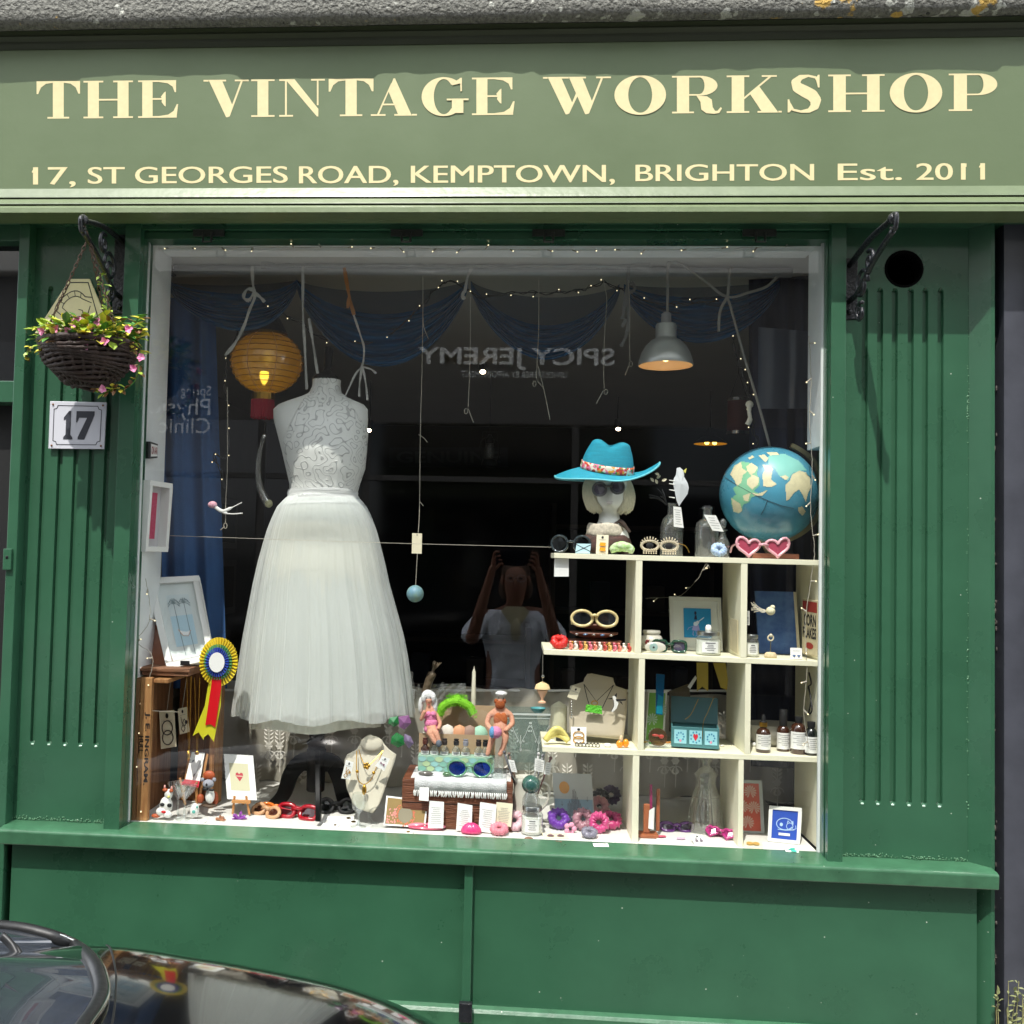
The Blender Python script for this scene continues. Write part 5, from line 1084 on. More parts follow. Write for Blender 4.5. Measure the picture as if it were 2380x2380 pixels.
# ================================================================ dress form
YD = .29
t = thing('dress_form', 'black and white tailor form on a tripod stand, wearing the white dress', 'mannequin', (at(737, 1900, YD).x, YD, PZ))
bk = mat('black_satin_wood', (6, 6, 7), .5, spec=.2, bump=.05)
def sec(py, xl, xr, dep, Y0=YD, n=48, off=0, dy=0):
 a, b = at(xl, py, Y0), at(xr, py, Y0); cx, cz = (a + b) / 2, 0; rx = (b - a).length / 2 + off; c = (a + b) / 2
 return [V((c.x + rx * math.cos(q), Y0 + dy - (dep + off) * math.sin(q), c.z + (a.z - b.z) * -.5 * math.cos(q))) for q in [2 * PI * k / n for k in range(n)]]
secs = [(884, 727, 789, .040), (900, 726, 789, .041), (914, 719, 791, .046), (923, 700, 806, .056), (932, 672, 826, .066), (941, 648, 846, .074), (952, 636, 855, .084), (975, 637, 855, .098), (1005, 645, 853, .112), (1050, 657, 850, .122), (1090, 666, 846, .112), (1125, 674, 834, .098), (1150, 674, 827, .094), (1200, 660, 850, .11)]
m = MB(); g = [sec(*s_) for s_ in secs]; g = [r + [r[0]] for r in g]; m.grid(g); m.build('body', mat('white_jersey', (228, 230, 226), .75, bump=.05, bs=400), t, smooth=True)
m = MB(); kx = mp(1, YD); cc = at(758, 886, YD); m.lathe([(33 * kx, 0), (33.5 * kx, 3 * kx), (26 * kx, 13 * kx), (12 * kx, 22 * kx), (9 * kx, 26 * kx), (7 * kx, 32 * kx), (9 * kx, 36 * kx), (10 * kx, 60 * kx), (11 * kx, 78 * kx), (9 * kx, 80 * kx), (0, 80 * kx)], (0, 0, 0), 28)
mm = Matrix.Translation(cc) @ Matrix.Rotation(R(4), 4, 'Y'); m.v = [mm @ p for p in m.v]; m.build('neck_cap', bk, t, smooth=50)
pc = at(737, 1700, YD); m = MB(); z = lambda py: at(737, py, YD).z - PZ
prof = [(19, 1838), (21, 1836), (22, 1745), (23, 1742), (20, 1738), (20, 1732), (23, 1729), (23, 1724), (17, 1716), (19, 1704), (17, 1690), (10, 1682), (13, 1676), (13, 1670), (9, 1664), (9, 1600), (9, 1200)]
m.lathe([(r * kx, z(py)) for r, py in prof], (pc.x, YD, PZ), 28); m.build('pole', bk, t, smooth=45)
def leg(pts, wd=.023): 
 Q = smooth_pts(pts, 8); n = len(Q); m = MB(); rows = []
 for i, p in enumerate(Q):
  d = (Q[min(i + 1, n - 1)] - Q[max(i - 1, 0)]).normalized(); s_ = V((d.y, -d.x, 0)); s_ = s_.normalized() if s_.length > .05 else V((0, 0, 0)) ; s_ = side
  u = s_.cross(d).normalized(); h = wd * (1.25 - .55 * i / n); w_ = W_
  rows.append([p + s_ * w_ + u * h, p + s_ * w_ - u * h, p - s_ * w_ - u * h, p - s_ * w_ + u * h, p + s_ * w_ + u * h])
 m.grid(rows); m.quad(*rows[-1][:4]); m.quad(*rows[0][:4]); m.build('leg', bk, t, smooth=35, bevel=.003)
W_ = .011; side = V((0, 1, 0)); leg(pl([(728, 1770), (700, 1772), (676, 1800), (660, 1845), (632, 1875), (602, 1892)], YD))
side = V((0, 1, 0)); leg(pl([(748, 1770), (774, 1776), (790, 1810), (802, 1860), (822, 1890), (838, 1905)], YD))
side = V((1, 0, 0)); P_ = [at(737, 1765, YD - .015), at(738, 1762, .24), at(739, 1800, .16), at(740, 1860, .10), V((at(740, 1920, .08).x, .08, PZ + .012))]; W_ = .007; leg(P_, .018)
dr_ = thing('dress', 'white tulle skirted dress with a beaded halter top, on the dress form', 'dress', (pc.x, YD, at(750, 1690, YD).z))
def tulle(name, alpha, colr):
 m = bpy.data.materials.new(name); m.use_nodes = True; n = m.node_tree.nodes; l = m.node_tree.links; n.remove(n['Principled BSDF'])
 d = n.new('ShaderNodeBsdfDiffuse'); d.inputs[0].default_value = rgb(colr); tl = n.new('ShaderNodeBsdfTranslucent'); tl.inputs[0].default_value = rgb(colr); tp = n.new('ShaderNodeBsdfTransparent')
 a = n.new('ShaderNodeMixShader'); a.inputs[0].default_value = .35; l.new(d.outputs[0], a.inputs[1]); l.new(tl.outputs[0], a.inputs[2])
 lw = n.new('ShaderNodeLayerWeight'); lw.inputs[0].default_value = .5; mr = n.new('ShaderNodeMapRange'); mr.inputs[1].default_value = .2; mr.inputs[2].default_value = .95; mr.inputs[3].default_value = alpha; mr.inputs[4].default_value = 1.0; l.new(lw.outputs['Facing'], mr.inputs[0])
 b = n.new('ShaderNodeMixShader'); l.new(mr.outputs[0], b.inputs[0]); l.new(tp.outputs[0], b.inputs[1]); l.new(a.outputs[0], b.inputs[2]); l.new(b.outputs[0], n['Material Output'].inputs[0]); return m
def skirt(name, rows_, mt, npl, amp, hemn, seed, depk=.72, n=300, close=True, solid=0):
 m = MB(); g = []; rr = random.Random(seed); ph = [rr.uniform(0, 6.28) for _ in range(6)]
 N_ = 36
 ys_ = [r[0] for r in rows_]
 for j in range(N_ + 1):
  py = lerp(ys_[0], ys_[-1], j / N_)
  i = max(k for k in range(len(rows_)) if rows_[k][0] <= py + .001); i = min(i, len(rows_) - 2); tt = (py - rows_[i][0]) / (rows_[i + 1][0] - rows_[i][0])
  xl = lerp(rows_[i][1], rows_[i + 1][1], tt); xr = lerp(rows_[i][2], rows_[i + 1][2], tt); f = j / N_
  a, b = at(xl, py, YD), at(xr, py, YD); c = (a + b) / 2; rx = (b.x - a.x) / 2; ry = rx * (depk if f > .2 else lerp(1.0, depk, f / .2)); row = []
  for k in range(n):
   q = 2 * PI * k / n
   w_ = math.sin(npl * q + ph[0] + .8 * math.sin(3 * q + ph[1]) + .5 * noise.noise(V((q * 2, f * 1.6, seed)))) * .6 + .4 * math.sin(npl * 2.3 * q + ph[2] + f) + .25 * math.sin(npl * 5 * q + ph[4]) * min(1, f * 8 + .2)
   A = amp * (.10 + .9 * f) * (1 if f > .03 else .4)
   r = 1 + A * w_
   hem = 0
   if f > .85: hem = hemn * math.sin(npl * .5 * q + ph[3]) * (f - .85) / .15 * kx
   row.append(V((c.x + rx * r * math.cos(q), YD - ry * r * math.sin(q), c.z + hem + (a.z - b.z) * -.5 * math.cos(q))))
  g.append(row + [row[0]])
 m.grid(g); return m.build(name, mt, dr_, smooth=True)
R1 = [(1150, 674, 828), (1175, 648, 850), (1200, 636, 862), (1230, 624, 873), (1260, 615, 881), (1311, 602, 893), (1360, 592, 903), (1426, 581, 921), (1480, 572, 935), (1535, 565, 945), (1600, 557, 953), (1658, 550, 959)]
R3 = [(1160, 674, 826), (1230, 634, 862), (1311, 616, 880), (1426, 604, 890), (1535, 594, 888), (1684, 586, 880)]
R2 = [(1155, 674, 826), (1200, 645, 855), (1260, 627, 868), (1360, 608, 884), (1480, 590, 905), (1600, 575, 922), (1648, 570, 932)]
skirt('outer_tulle_layer', R1, tulle('outer_tulle', .50, (236, 240, 238)), 17, .045, 6, 3)
skirt('inner_tulle_layer', R2, tulle('inner_tulle', .80, (234, 238, 234)), 23, .035, 5, 5)
skirt('underskirt', R3, mat('ivory_satin', (218, 216, 200), .55, sheen=.2), 9, .03, 4, 8)
m = MB(); g = []
for i, (py, xl, xr, dep) in enumerate([(1140, 676, 826, .1), (1147, 673, 828, .103), (1152, 674, 827, .099), (1159, 671, 830, .106), (1164, 668, 833, .103), (1172, 662, 838, .11)]):
 g.append([p + V((0, -.002 * math.sin(i * 2.2 + k * .1), .003 * math.sin(k * .13 + i * .4))) for k, p in enumerate(sec(py, xl, xr, dep, off=.006))])
g = [r + [r[0]] for r in g]; m.grid(g); m.build('sash', mat('white_crepe', (222, 224, 222), .7, bump=.3, bs=18, stretch=(1, 1, 6)), dr_, smooth=True)
def beaded():
 m = mat('beaded_chiffon', (196, 198, 194), .45, bump=.2, bs=200); n = m.node_tree.nodes; l = m.node_tree.links; p = n['Principled BSDF']
 tcn = n.new('ShaderNodeTexCoord'); a = n.new('ShaderNodeTexNoise'); a.inputs['Scale'].default_value = 34; a.inputs['Detail'].default_value = 0; l.new(tcn.outputs['Object'], a.inputs['Vector']); mm_ = n.new('ShaderNodeMath'); mm_.operation = 'MULTIPLY'; mm_.inputs[1].default_value = 4.5; l.new(a.outputs['Fac'], mm_.inputs[0]); fr_ = n.new('ShaderNodeMath'); fr_.operation = 'FRACT'; l.new(mm_.outputs[0], fr_.inputs[0])
 s1 = n.new('ShaderNodeMath'); s1.operation = 'SUBTRACT'; s1.inputs[1].default_value = .5; l.new(fr_.outputs[0], s1.inputs[0]); s2 = n.new('ShaderNodeMath'); s2.operation = 'ABSOLUTE'; l.new(s1.outputs[0], s2.inputs[0])
 mr = n.new('ShaderNodeMapRange'); mr.inputs[1].default_value = .06; mr.inputs[2].default_value = .12; mr.inputs[3].default_value = 1; mr.inputs[4].default_value = 0; l.new(s2.outputs[0], mr.inputs[0])
 x = n.new('ShaderNodeMix'); x.data_type = 'RGBA'; x.inputs[6].default_value = rgb((228, 230, 226)); x.inputs[7].default_value = rgb((184, 186, 184)); l.new(mr.outputs[0], x.inputs[0]); l.new(x.outputs[2], p.inputs['Base Color'])
 b = n.new('ShaderNodeBump'); b.inputs['Strength'].default_value = .6; b.inputs['Distance'].default_value = .003; l.new(mr.outputs[0], b.inputs['Height']); l.new(b.outputs[0], p.inputs['Normal']); return m
m = MB(); rows = []; ss = []
for i in range(len(secs) - 1):
 for k in range(4): f = k / 4; ss.append(tuple(lerp(a, b, f) for a, b in zip(secs[i], secs[i + 1])))
for s_ in ss:
 if s_[0] > 1150: break
 py = s_[0]; L_ = lerp(726, 657, min(1, max(0, (py - 900) / 130))) if py < 1030 else s_[1] - 2; R_ = lerp(790, 853, min(1, max(0, (py - 900) / 105))) if py < 1005 else s_[2] + 2
 full = sec(*s_, n=96, off=.004); row = []
 a, b = at(s_[1], py, YD), at(s_[2], py, YD); c = (a.x + b.x) / 2; rx = (b.x - a.x) / 2 + .004
 uL = max(-1, min(1, (at(L_, py, YD - s_[3] * .8).x - c) / rx)); uR = max(-1, min(1, (at(R_, py, YD - s_[3] * .5).x - c) / rx))
 q0, q1 = math.acos(uL), math.acos(uR)
 for k in range(41):
  q = lerp(q0, q1, k / 40); rp_ = .0012 * math.sin(k * 1.7)
  row.append(V((c + (rx) * math.cos(q), YD - (s_[3] + .004 + rp_) * math.sin(q), (a.z + b.z) / 2 + (a.z - b.z) * -.5 * math.cos(q))))
 rows.append(row)
m.grid(rows); m.build('halter_top', beaded(), dr_, smooth=True, solid=.001)
# ================================================================ cream shelf unit
YS0, YS1 = .055, .30
su = thing('shelf_unit', 'cream painted open cube shelving filling the right of the window', 'shelves', (at(1600, 1900, YS0).x, YS0, PZ))
TH = mp(12, YS0)
SH = {}
def shelf(row, a, b):
 A, B = at(*a, YS0), at(*b, YS0); SH[row] = (A, B); m = MB(); o = V((0, 0, -TH)); bk_ = V((0, YS1 - YS0, 0))
 m.add([A + o, B + o, B, A, A + o + bk_, B + o + bk_, B + bk_, A + bk_], [[0, 1, 2, 3], [7, 6, 5, 4], [0, 4, 5, 1], [2, 6, 7, 3], [1, 5, 6, 2], [3, 7, 4, 0]]); m.build('shelf', shelfm, su, bevel=.001)
ER = 1906
shelf(1, (1288, 1285), (ER, 1302)); shelf(2, (1264, 1509), (ER, 1537)); shelf(3, (1261, 1735), (ER - 1, 1760))
def shz(row, x):
 if row == 4: return PZ
 A, B = SH[row]; return A.z + (B.z - A.z) * (x - A.x) / (B.x - A.x)
def divider(px, w_, top, bot, py):
 a, b = at(px, py, YS0).x, at(px + w_, py, YS0).x; z1 = shz(top, a) - TH - .0003; z0 = shz(bot, a) + .0003; m = MB(); m.box((a, YS0 + .0008, z0), (b, YS1, z1)); m.build('divider', shelfm, su, bevel=.001)
divider(1477, 15, 1, 2, 1400); divider(1722, 15, 1, 2, 1400); divider(1484, 14, 2, 3, 1620); divider(1732, 13, 2, 3, 1640); divider(1470, 15, 3, 4, 1850); divider(1716, 12, 3, 4, 1870)
m = MB(); x = at(ER, 1600, YS0).x; m.box((x + .0005, YS0 + .001, PZ + .001), (x + .004, YS1, shz(1, x) - .001)); m.build('end_panel', shelfm, su)
def sh(row, px, Y, py=1500):
 p = at(px, py, Y); return V((p.x, Y, shz(row, p.x)))
def shp(row, px, py):   # surface point seen at a pixel on that shelf
 z0 = shz(row, at(px, py, .15).x); return onz(px, py, z0)
def tmat(c, n='tint'): return mat('%s_%d_%d_%d' % (n, *c), c, .45)
def glossy(c, r=.15, n='gloss'): return mat('%s_%d_%d_%d' % (n, *c), c, r, coat=.5)
def outline(kind, n=28):
 P_ = []
 for k in range(n):
  a = 2 * PI * k / n; c_, s_ = math.cos(a), math.sin(a)
  if kind == 'round': P_.append((c_, s_))
  elif kind == 'oval': P_.append((c_ * 1.0, s_ * .72))
  elif kind == 'square': P_.append((math.copysign(abs(c_) ** .6, c_), .72 * math.copysign(abs(s_) ** .6, s_)))
  elif kind == 'cat': P_.append((math.copysign(abs(c_) ** .75, c_), .62 * math.copysign(abs(s_) ** .8, s_) + .22 * max(0, c_)))
  elif kind == 'heart':
   x = .98 * s_ ** 3 * 1.05; y = (13 * c_ - 5 * math.cos(2 * a) - 2 * math.cos(3 * a) - math.cos(4 * a)) / 17; P_.append((x, y * 1.0 + .1))
 return P_
def shades(label, loc, wd, kind, fm, lens, rz=0, pitch=0, roll=0, rim=.004, gap=.16, lift=.0, name='sunglasses', cat='sunglasses', fold=False, flare=0, asp=1):
 rot = Matrix.Rotation(rz, 4, 'Z') @ Matrix.Rotation(pitch, 4, 'X') @ Matrix.Rotation(roll, 4, 'Y')
 hw_ = wd * (.5 - gap / 2) / 2; h = 0
 ol = outline(kind); mn = min(p[1] for p in ol) * hw_ * asp
 t = thing(name, label, cat, V(loc), rot=rot)
 cz = -mn + rim
 for s_ in (-1, 1):
  cx = s_ * (wd / 2 - hw_)
  pts = [V((cx + s_ * x * hw_, .006 * abs(x), cz + y * hw_ * asp + flare * max(0, x) * hw_ * max(0, y))) for x, y in ol]
  m = MB(); m.tube(pts + [pts[0]], rim, 6, cap=False); m.build('rim', fm, t, smooth=True, world=False)
  m = MB(); m.quad(*[p + V((0, .001, 0)) for p in pts]); m.build('lens', lens, t, world=False, solid=.0012)
  hx = s_ * (wd / 2 - rim)
  m = MB()
  P_ = [V((hx, .004, cz + hw_ * .3)), V((hx, .05, cz + hw_ * .28)), V((hx * .97, .1, cz + hw_ * .1)), V((hx * .95, .125, cz - hw_ * .4))] if not fold else [V((hx, .004, cz + hw_ * .25)), V((hx * .9, .012 + .006 * s_, cz + hw_ * .2)), V((-hx * .7, .018 + .004 * s_, cz))]
  m.tube(smooth_pts(P_, 4), rim * .7, 6); m.build('temple', fm, t, smooth=True, world=False)
 m = MB(); bw = wd * gap / 2 + rim; m.tube([(-bw, 0, cz + hw_ * .25), (0, -.003, cz + hw_ * .34), (bw, 0, cz + hw_ * .25)], rim, 6); m.build('bridge', fm, t, smooth=True, world=False)
 return t
def scrunch(label, loc, r, c, seed=0, tilt=.5, fat=.5, cat='scrunchie', sh=0):
 rr = random.Random(seed); m = MB(); rows = []; rot = Matrix.Rotation(tilt, 3, 'X') @ Matrix.Rotation(seed * .7, 3, 'Z')
 mn = 9
 for i in range(61):
  a = 2 * PI * i / 60; row = []
  for k in range(12):
   b = 2 * PI * k / 12; rr_ = r * fat * (.75 + .35 * noise.noise(V((math.cos(a) * 5, math.sin(a) * 5, seed * 3 + math.cos(b)))) + .10 * math.sin(a * 13 + seed + 2 * b))
   p = rot @ V(((r * .62 + rr_ * math.cos(b)) * math.cos(a), (r * .62 + rr_ * math.cos(b)) * math.sin(a), rr_ * math.sin(b))); row.append(p); mn = min(mn, p.z)
  rows.append(row)
 rows = [[p + V((0, 0, -mn)) + V(loc) for p in row] for row in rows]
 m.grid([r_ + [r_[0]] for r_ in rows]); return single(m, 'scrunchie', c, label, cat, loc=loc, smooth=True)
def jar(label, loc, r, h, lidm, bodycol=(238, 236, 226), name='candle_jar', lid=True, text=True):
 t = thing(name, label, 'jar', loc); m = MB(); m.lathe([(r * .9, 0), (r, .004), (r, h * .78), (r * .82, h * .9), (r * .82, h)], loc, 28, close=False); m.build('glass', clear, t, smooth=40)
 m = MB(); m.lathe([(r * .86, .003), (r * .95, .006), (r * .95, h * .70), (0, h * .72)], loc, 28); m.build('wax', mat('white_wax_%d' % bodycol[2], bodycol, .5), t, smooth=40)
 if lid: m = MB(); m.lathe([(r * .86, h * .93), (r * .88, h * .94), (r * .88, h * 1.1), (r * .85, h * 1.12), (0, h * 1.12)], loc, 28); m.build('lid', lidm, t, smooth=40)
 if text:
  m = MB(); g = []
  for j in range(2): g.append([V(loc) + V(((r + .0008) * math.sin(a), -(r + .0008) * math.cos(a), h * (.16 + .5 * j))) for a in [R(-38 + 76 * k / 8) for k in range(9)]])
  m.grid(g); m.build('label', paperw, t); m = MB(); rr = random.Random(int(abs(loc[0]) * 1e4))
  for j in range(5):
   zz_ = h * (.58 - .08 * j); a0 = rr.uniform(12, 28)
   g = [[V(loc) + V(((r + .0014) * math.sin(R(a)), -(r + .0014) * math.cos(R(a)), zz_ + dz)) for a in [-a0 + 2 * a0 * k / 5 for k in range(6)]] for dz in (0, .0016 if j else .003)]
   m.grid(g)
  m.build('print', printg, t)
 return t
def bottle(label, loc, prof, gm, cap=None, capm=None, lab=None, name='bottle', labm=None, seg=22, k=1, sx=1, sy=1):
 t = thing(name, label, 'bottle', loc); m = MB(); m.lathe([(r * k, z_ * k) for r, z_ in prof], loc, seg, sx=sx, sy=sy, close=prof[0][0] > 0); m.build('glass_body', gm, t, smooth=40)
 if cap: m = MB(); m.lathe([(r * k, z_ * k) for r, z_ in cap], loc, seg); m.build('cap', capm, t, smooth=40)
 if lab:
  r, z0, z1, deg = lab; m = MB(); m.grid([[V(loc) + V(((r * k + .0008) * sx * math.sin(R(a)), -(r * k + .0008) * sy * math.cos(R(a)), z_ * k)) for a in [-deg + 2 * deg * i / 10 for i in range(11)]] for z_ in (z0, z1)]); m.build('label', labm or paperw, t)
  m = MB(); 
  for j in range(6):
   zz_ = lerp(z1, z0, .15 + .12 * j) * k; a0 = deg * (.7 - .35 * (j % 2)) 
   m.grid([[V(loc) + V(((r * k + .0013) * sx * math.sin(R(a)), -(r * k + .0013) * sy * math.cos(R(a)), zz_ + dz)) for a in [-a0 + 2 * a0 * i / 5 for i in range(6)]] for dz in (0, .0012)])
  m.build('print', printg, t)
 return t
def slabthing(name, label, cat, P, th, mt, deco=None, bev=0, group=None):
 """flat item (card, book, tag) with printed decoration deco(mb, panel)"""
 t = thing(name, label, cat, P.pt(.5, 0), group=group); m = MB(); m.slab(P.c, th); m.build('card', mt, t, bevel=bev)
 if deco: m = MB(); deco(m, P); m.build('print', None, t)
 return t
def upright(row, px, py0, py1, wpx, Y, lean=.02, skew=0):
 """card standing on a shelf: centre px, bottom py0, top py1, width in px"""
 A = at(px - wpx / 2, py0, Y); B = at(px + wpx / 2, py0, Y); 
 z0 = shz(row, A.x) + .0012; A.z = z0; B.z = z0; h = mp(py0 - py1, Y); o = V((mp(skew, Y), lean, h)); return Pan(A, B, B + o, A + o)
def flat(row, px, py, w_, d_, rz=0, up=.10):
 """card lying nearly flat on a shelf, facing up and a little forward"""
 c = shp(row, px, py); c.z = shz(row, c.x) + .0015; ca, sa = math.cos(rz), math.sin(rz); X_ = V((ca, sa, 0)) * w_ / 2; Y_ = V((-sa, ca, up)) * d_
 P = Pan(c - X_, c + X_, c + X_ + Y_, c - X_ + Y_); P.n = P.n if P.n.z > 0 else -P.n; return P
def d_ear(c, kind='drop', head=True):
 mt_ = mat('deco_%d_%d_%d' % c, c, .35)
 def f(m, P):
  m.use(inkk)
  if head: P.disc(m, .5, .86, .10, .07, .001)
  m.use(printg); P.ln(m, [(.22, .73), (.78, .73)], .0008, .001); m.use(mt_)
  if kind == 'drop':
   for u in (.3, .7): P.disc(m, u, .38, .15, .13, .003); P.disc(m, u, .6, .07, .06, .003)
  elif kind == 'hoops':
   for v in (.54, .28): P.ln(m, [(.5 + .34 * math.cos(a), v + .19 * math.sin(a)) for a in [2 * PI * k / 20 for k in range(21)]], .003, .003)
  elif kind == 'diamond':
   for u, v in ((.62, .42), (.42, .20)): P.ln(m, [(u, v - .14), (u + .2, v), (u, v + .14), (u - .2, v), (u, v - .14)], .0018, .003)
   P.ln(m, [(.3, .66), (.38, .35)], .0015, .003); P.disc(m, .8, .42, .14, .08, .004)
  elif kind == 'bow':
   P.poly(m, [(.25, .55), (.5, .45), (.75, .5), (.8, .3), (.5, .42), (.25, .38)], .003)
  elif kind == 'pair':
   for v in (.48, .22): P.poly(m, [(.25, v - .08), (.75, v - .1), (.78, v + .08), (.3, v + .1)], .005)
  elif kind == 'hearts':
   for u in (.3, .7): P.poly(m, [(u - .16, .36), (u + .16, .36), (u, .14)], .002)
 return f
# ================================================================ top of the shelf unit
hd = thing('mannequin_head', 'white china display head with a cream bob wig and patterned neck scarf', 'mannequin', sh(1, 1410, .17))
HY = .17; hc_ = at(1414, 1148, HY); hk = mp(1, HY); china = mat('white_china', (232, 232, 224), .22, coat=.5)
m = MB(); rows = []
for py, hw_, df, db in ((1084, 22, .03, .03), (1092, 36, .048, .05), (1106, 43, .058, .065), (1120, 45, .060, .07), (1135, 45, .060, .07), (1150, 43, .060, .066), (1164, 40, .060, .058), (1176, 33, .058, .048), (1184, 26, .050, .04), (1190, 24, .036, .036), (1200, 23, .030, .034), (1212, 25, .034, .036), (1224, 34, .045, .045), (1240, 44, .055, .05), (1262, 48, .058, .052), (1286, 50, .06, .055)):
 c = at(1414 + (py - 1100) * .02, py, HY); row = []
 for k in range(40):
  q = 2 * PI * k / 40; s_ = math.sin(q); d = df if s_ > 0 else db; n_ = 0
  if s_ > 0:
   u = math.cos(q)
   if 1128 < py < 1168: n_ = .016 * math.exp(-(u / .13) ** 2) * max(0, 1 - abs(py - 1154) / 16)   # nose
   if 1166 <= py <= 1180: n_ = .005 * math.exp(-(u / .22) ** 2)
   if 1124 < py < 1146: n_ -= .006 * math.exp(-((abs(u) - .4) / .2) ** 2)
  row.append(V((c.x + hw_ * hk * math.cos(q), HY - d * s_ - n_, c.z)))
 rows.append(row + [row[0]])
m.grid(rows); m.build('china_head', china, hd, smooth=True, sub=1)
m = MB(); a = at(1417, 1166, HY - .0665); m.ball(a, (.011, .003, .0022), 10, 6); m.ball(a + V((0, 0, -.005)), (.009, .003, .0024), 10, 6); m.build('lips', mat('pale_lips', (196, 190, 186), .3), hd, smooth=True)
wig = mat('cream_wig', (234, 226, 196), .6, bump=.8, bs=60, stretch=(8, 8, 1), var=.1, vs=80)
for s_, pts, nm in ((-1, [(1376, 1100), (1362, 1128), (1362, 1160), (1374, 1190)], 'left'), (1, [(1450, 1104), (1464, 1130), (1470, 1160), (1462, 1192)], 'right')):
 m = MB()
 for j in range(7):
  dx = j * (4.2 if s_ < 0 else -4.2); m.tube(smooth_pts([at(px + dx * (1 - .1 * i) + (1 if i == 3 else 0) * j * s_ * -1.2, py + (2 * (j % 3) if i == 3 else 0), HY - .01 - .004 * j) for i, (px, py) in enumerate(pts)], 6), [.009] * 12 + [.0085] * 5 + [.004] * 2, 8)
 m.build('wig', wig, hd, smooth=True)
m = MB(); m.ball(at(1414, 1112, HY + .02), (.066, .062, .06), 20, 12); m.build('wig', wig, hd, smooth=True)
m = MB(); c = at(1409, 1284, HY); rows = []
for py, hw_, d in ((1218, 40, .052), (1224, 43, .056), (1236, 44, .058), (1248, 47, .060)):
 cc = at(1409, py, HY); rows.append([V((cc.x + hw_ * hk * math.cos(q), HY - d * math.sin(q), cc.z + .002 * math.sin(5 * q))) for q in [2 * PI * k / 36 for k in range(37)]])
m.grid(rows); m.build('neck_scarf', mat('beige_print_scarf', (196, 186, 168), .8, bump=.3, var=.3, vs=160), hd, smooth=True, solid=.003)
m = MB(); rows = []
for py, hw_, d in ((1246, 50, .064), (1256, 54, .067), (1270, 58, .07), (1286, 60, .07)):
 cc = at(1409, py, HY); rows.append([V((cc.x + hw_ * hk * math.cos(q), HY - d * math.sin(q), cc.z + .003 * math.sin(7 * q + py))) for q in [2 * PI * k / 36 for k in range(37)]])
m.grid(rows); m.build('brown_scarf', mat('brown_print_scarf', (92, 60, 52), .7, bump=.4, var=.5, vs=90, c2=(60, 48, 44)), hd, smooth=True, solid=.003)
m = MB(); m.tube(smooth_pts(pl([(1395, 1217), (1420, 1222), (1440, 1212), (1452, 1222), (1464, 1238)], HY - .045), 5), [.004] * 10 + [.007] * 6 + [.005] * 5, 8, flat=.5); m.build('neck_tie', mat('brown_tie', (66, 50, 42), .7), hd, smooth=True)
hat = thing('straw_hat', 'turquoise straw hat with a bright patterned band on the display head', 'hat', at(1410, 1118, HY))
straw = mat('turquoise_straw', (40, 168, 196), .6, bump=.7, bs=220, stretch=(1, 1, 6), var=.12, vs=30)
Rh = Matrix.Translation(at(1410, 1096, HY)) @ Matrix.Rotation(R(7), 4, 'Y') @ Matrix.Rotation(R(13), 4, 'X')
m = MB(); rows = []; n = 96
for j in range(17):
 f = j / 16; row = []
 for k in range(n + 1):
  q = 2 * PI * k / n; c_, s_ = math.cos(q), math.sin(q)
  r = lerp(.074, .134 + .010 * abs(c_), f); z = .030 * f ** 1.3 * c_ ** 2 * (1.6 if c_ > 0 else 0) - .034 * f ** 1.4 * (max(0, -c_)) ** 2 - .050 * f ** 1.3 * max(0, s_) - .010 * f * max(0, -s_) + .0008 * math.sin(j * PI)
  row.append(Rh @ V((r * c_ * 1.02, r * s_ * .82, z)))
 rows.append(row)
m.grid(rows); m.build('brim', straw, hat, smooth=True, solid=.003)
m = MB(); m.tube(rows[-1], .0028, 6, cap=False); m.build('brim_edge', mat('turquoise_edge', (110, 200, 214), .6), hat, smooth=True)
m = MB(); rows = []
for j in range(22):
 f = j / 21; row = []
 for k in range(n + 1):
  q = 2 * PI * k / n; c_, s_ = math.cos(q), math.sin(q)
  if f < .75: r = .0765 * (1 - .26 * (f / .75) ** 1.8); z = .078 * (f / .75) ** .9
  else: g_ = (f - .75) / .25; r = .0765 * .74 * math.cos(g_ * PI / 2) ** .6 + .0001; z = .078 + .016 * math.sin(g_ * PI / 2)
  dent = .022 * math.exp(-(c_ * r / .022) ** 2) * max(0, f - .62) / .38; pin = 1 - .22 * max(0, f - .35) * max(0, -s_) ** 2
  row.append(Rh @ V((r * c_, r * s_ * .86 * pin, z - dent + .012 * max(0, -c_) * 0)))
 rows.append(row)
m.grid(rows); m.build('crown', straw, hat, smooth=True)
m = MB(); rows = []
for j in range(4): rows.append([Rh @ V(((.0782 - .0006 * j) * math.cos(q), (.0782 - .0006 * j) * math.sin(q) * .87, .002 + .0075 * j)) for q in [2 * PI * k / n for k in range(n + 1)]])
bandm = mat('patterned_band', (220, 210, 190), .6); nn = bandm.node_tree.nodes; ll_ = bandm.node_tree.links; tcn = nn.new('ShaderNodeTexCoord'); vv = nn.new('ShaderNodeTexVoronoi'); vv.inputs['Scale'].default_value = 130; rp = nn.new('ShaderNodeValToRGB'); rp.color_ramp.interpolation = 'CONSTANT'
for i_, (p_, c_) in enumerate(((0, (236, 226, 204)), (.25, (214, 60, 52)), (.42, (238, 160, 60)), (.58, (236, 226, 204)), (.75, (60, 150, 90)), (.86, (232, 120, 150)))):
 e_ = rp.color_ramp.elements[i_] if i_ < 2 else rp.color_ramp.elements.new(p_)
 e_.position = p_; e_.color = rgb(c_)
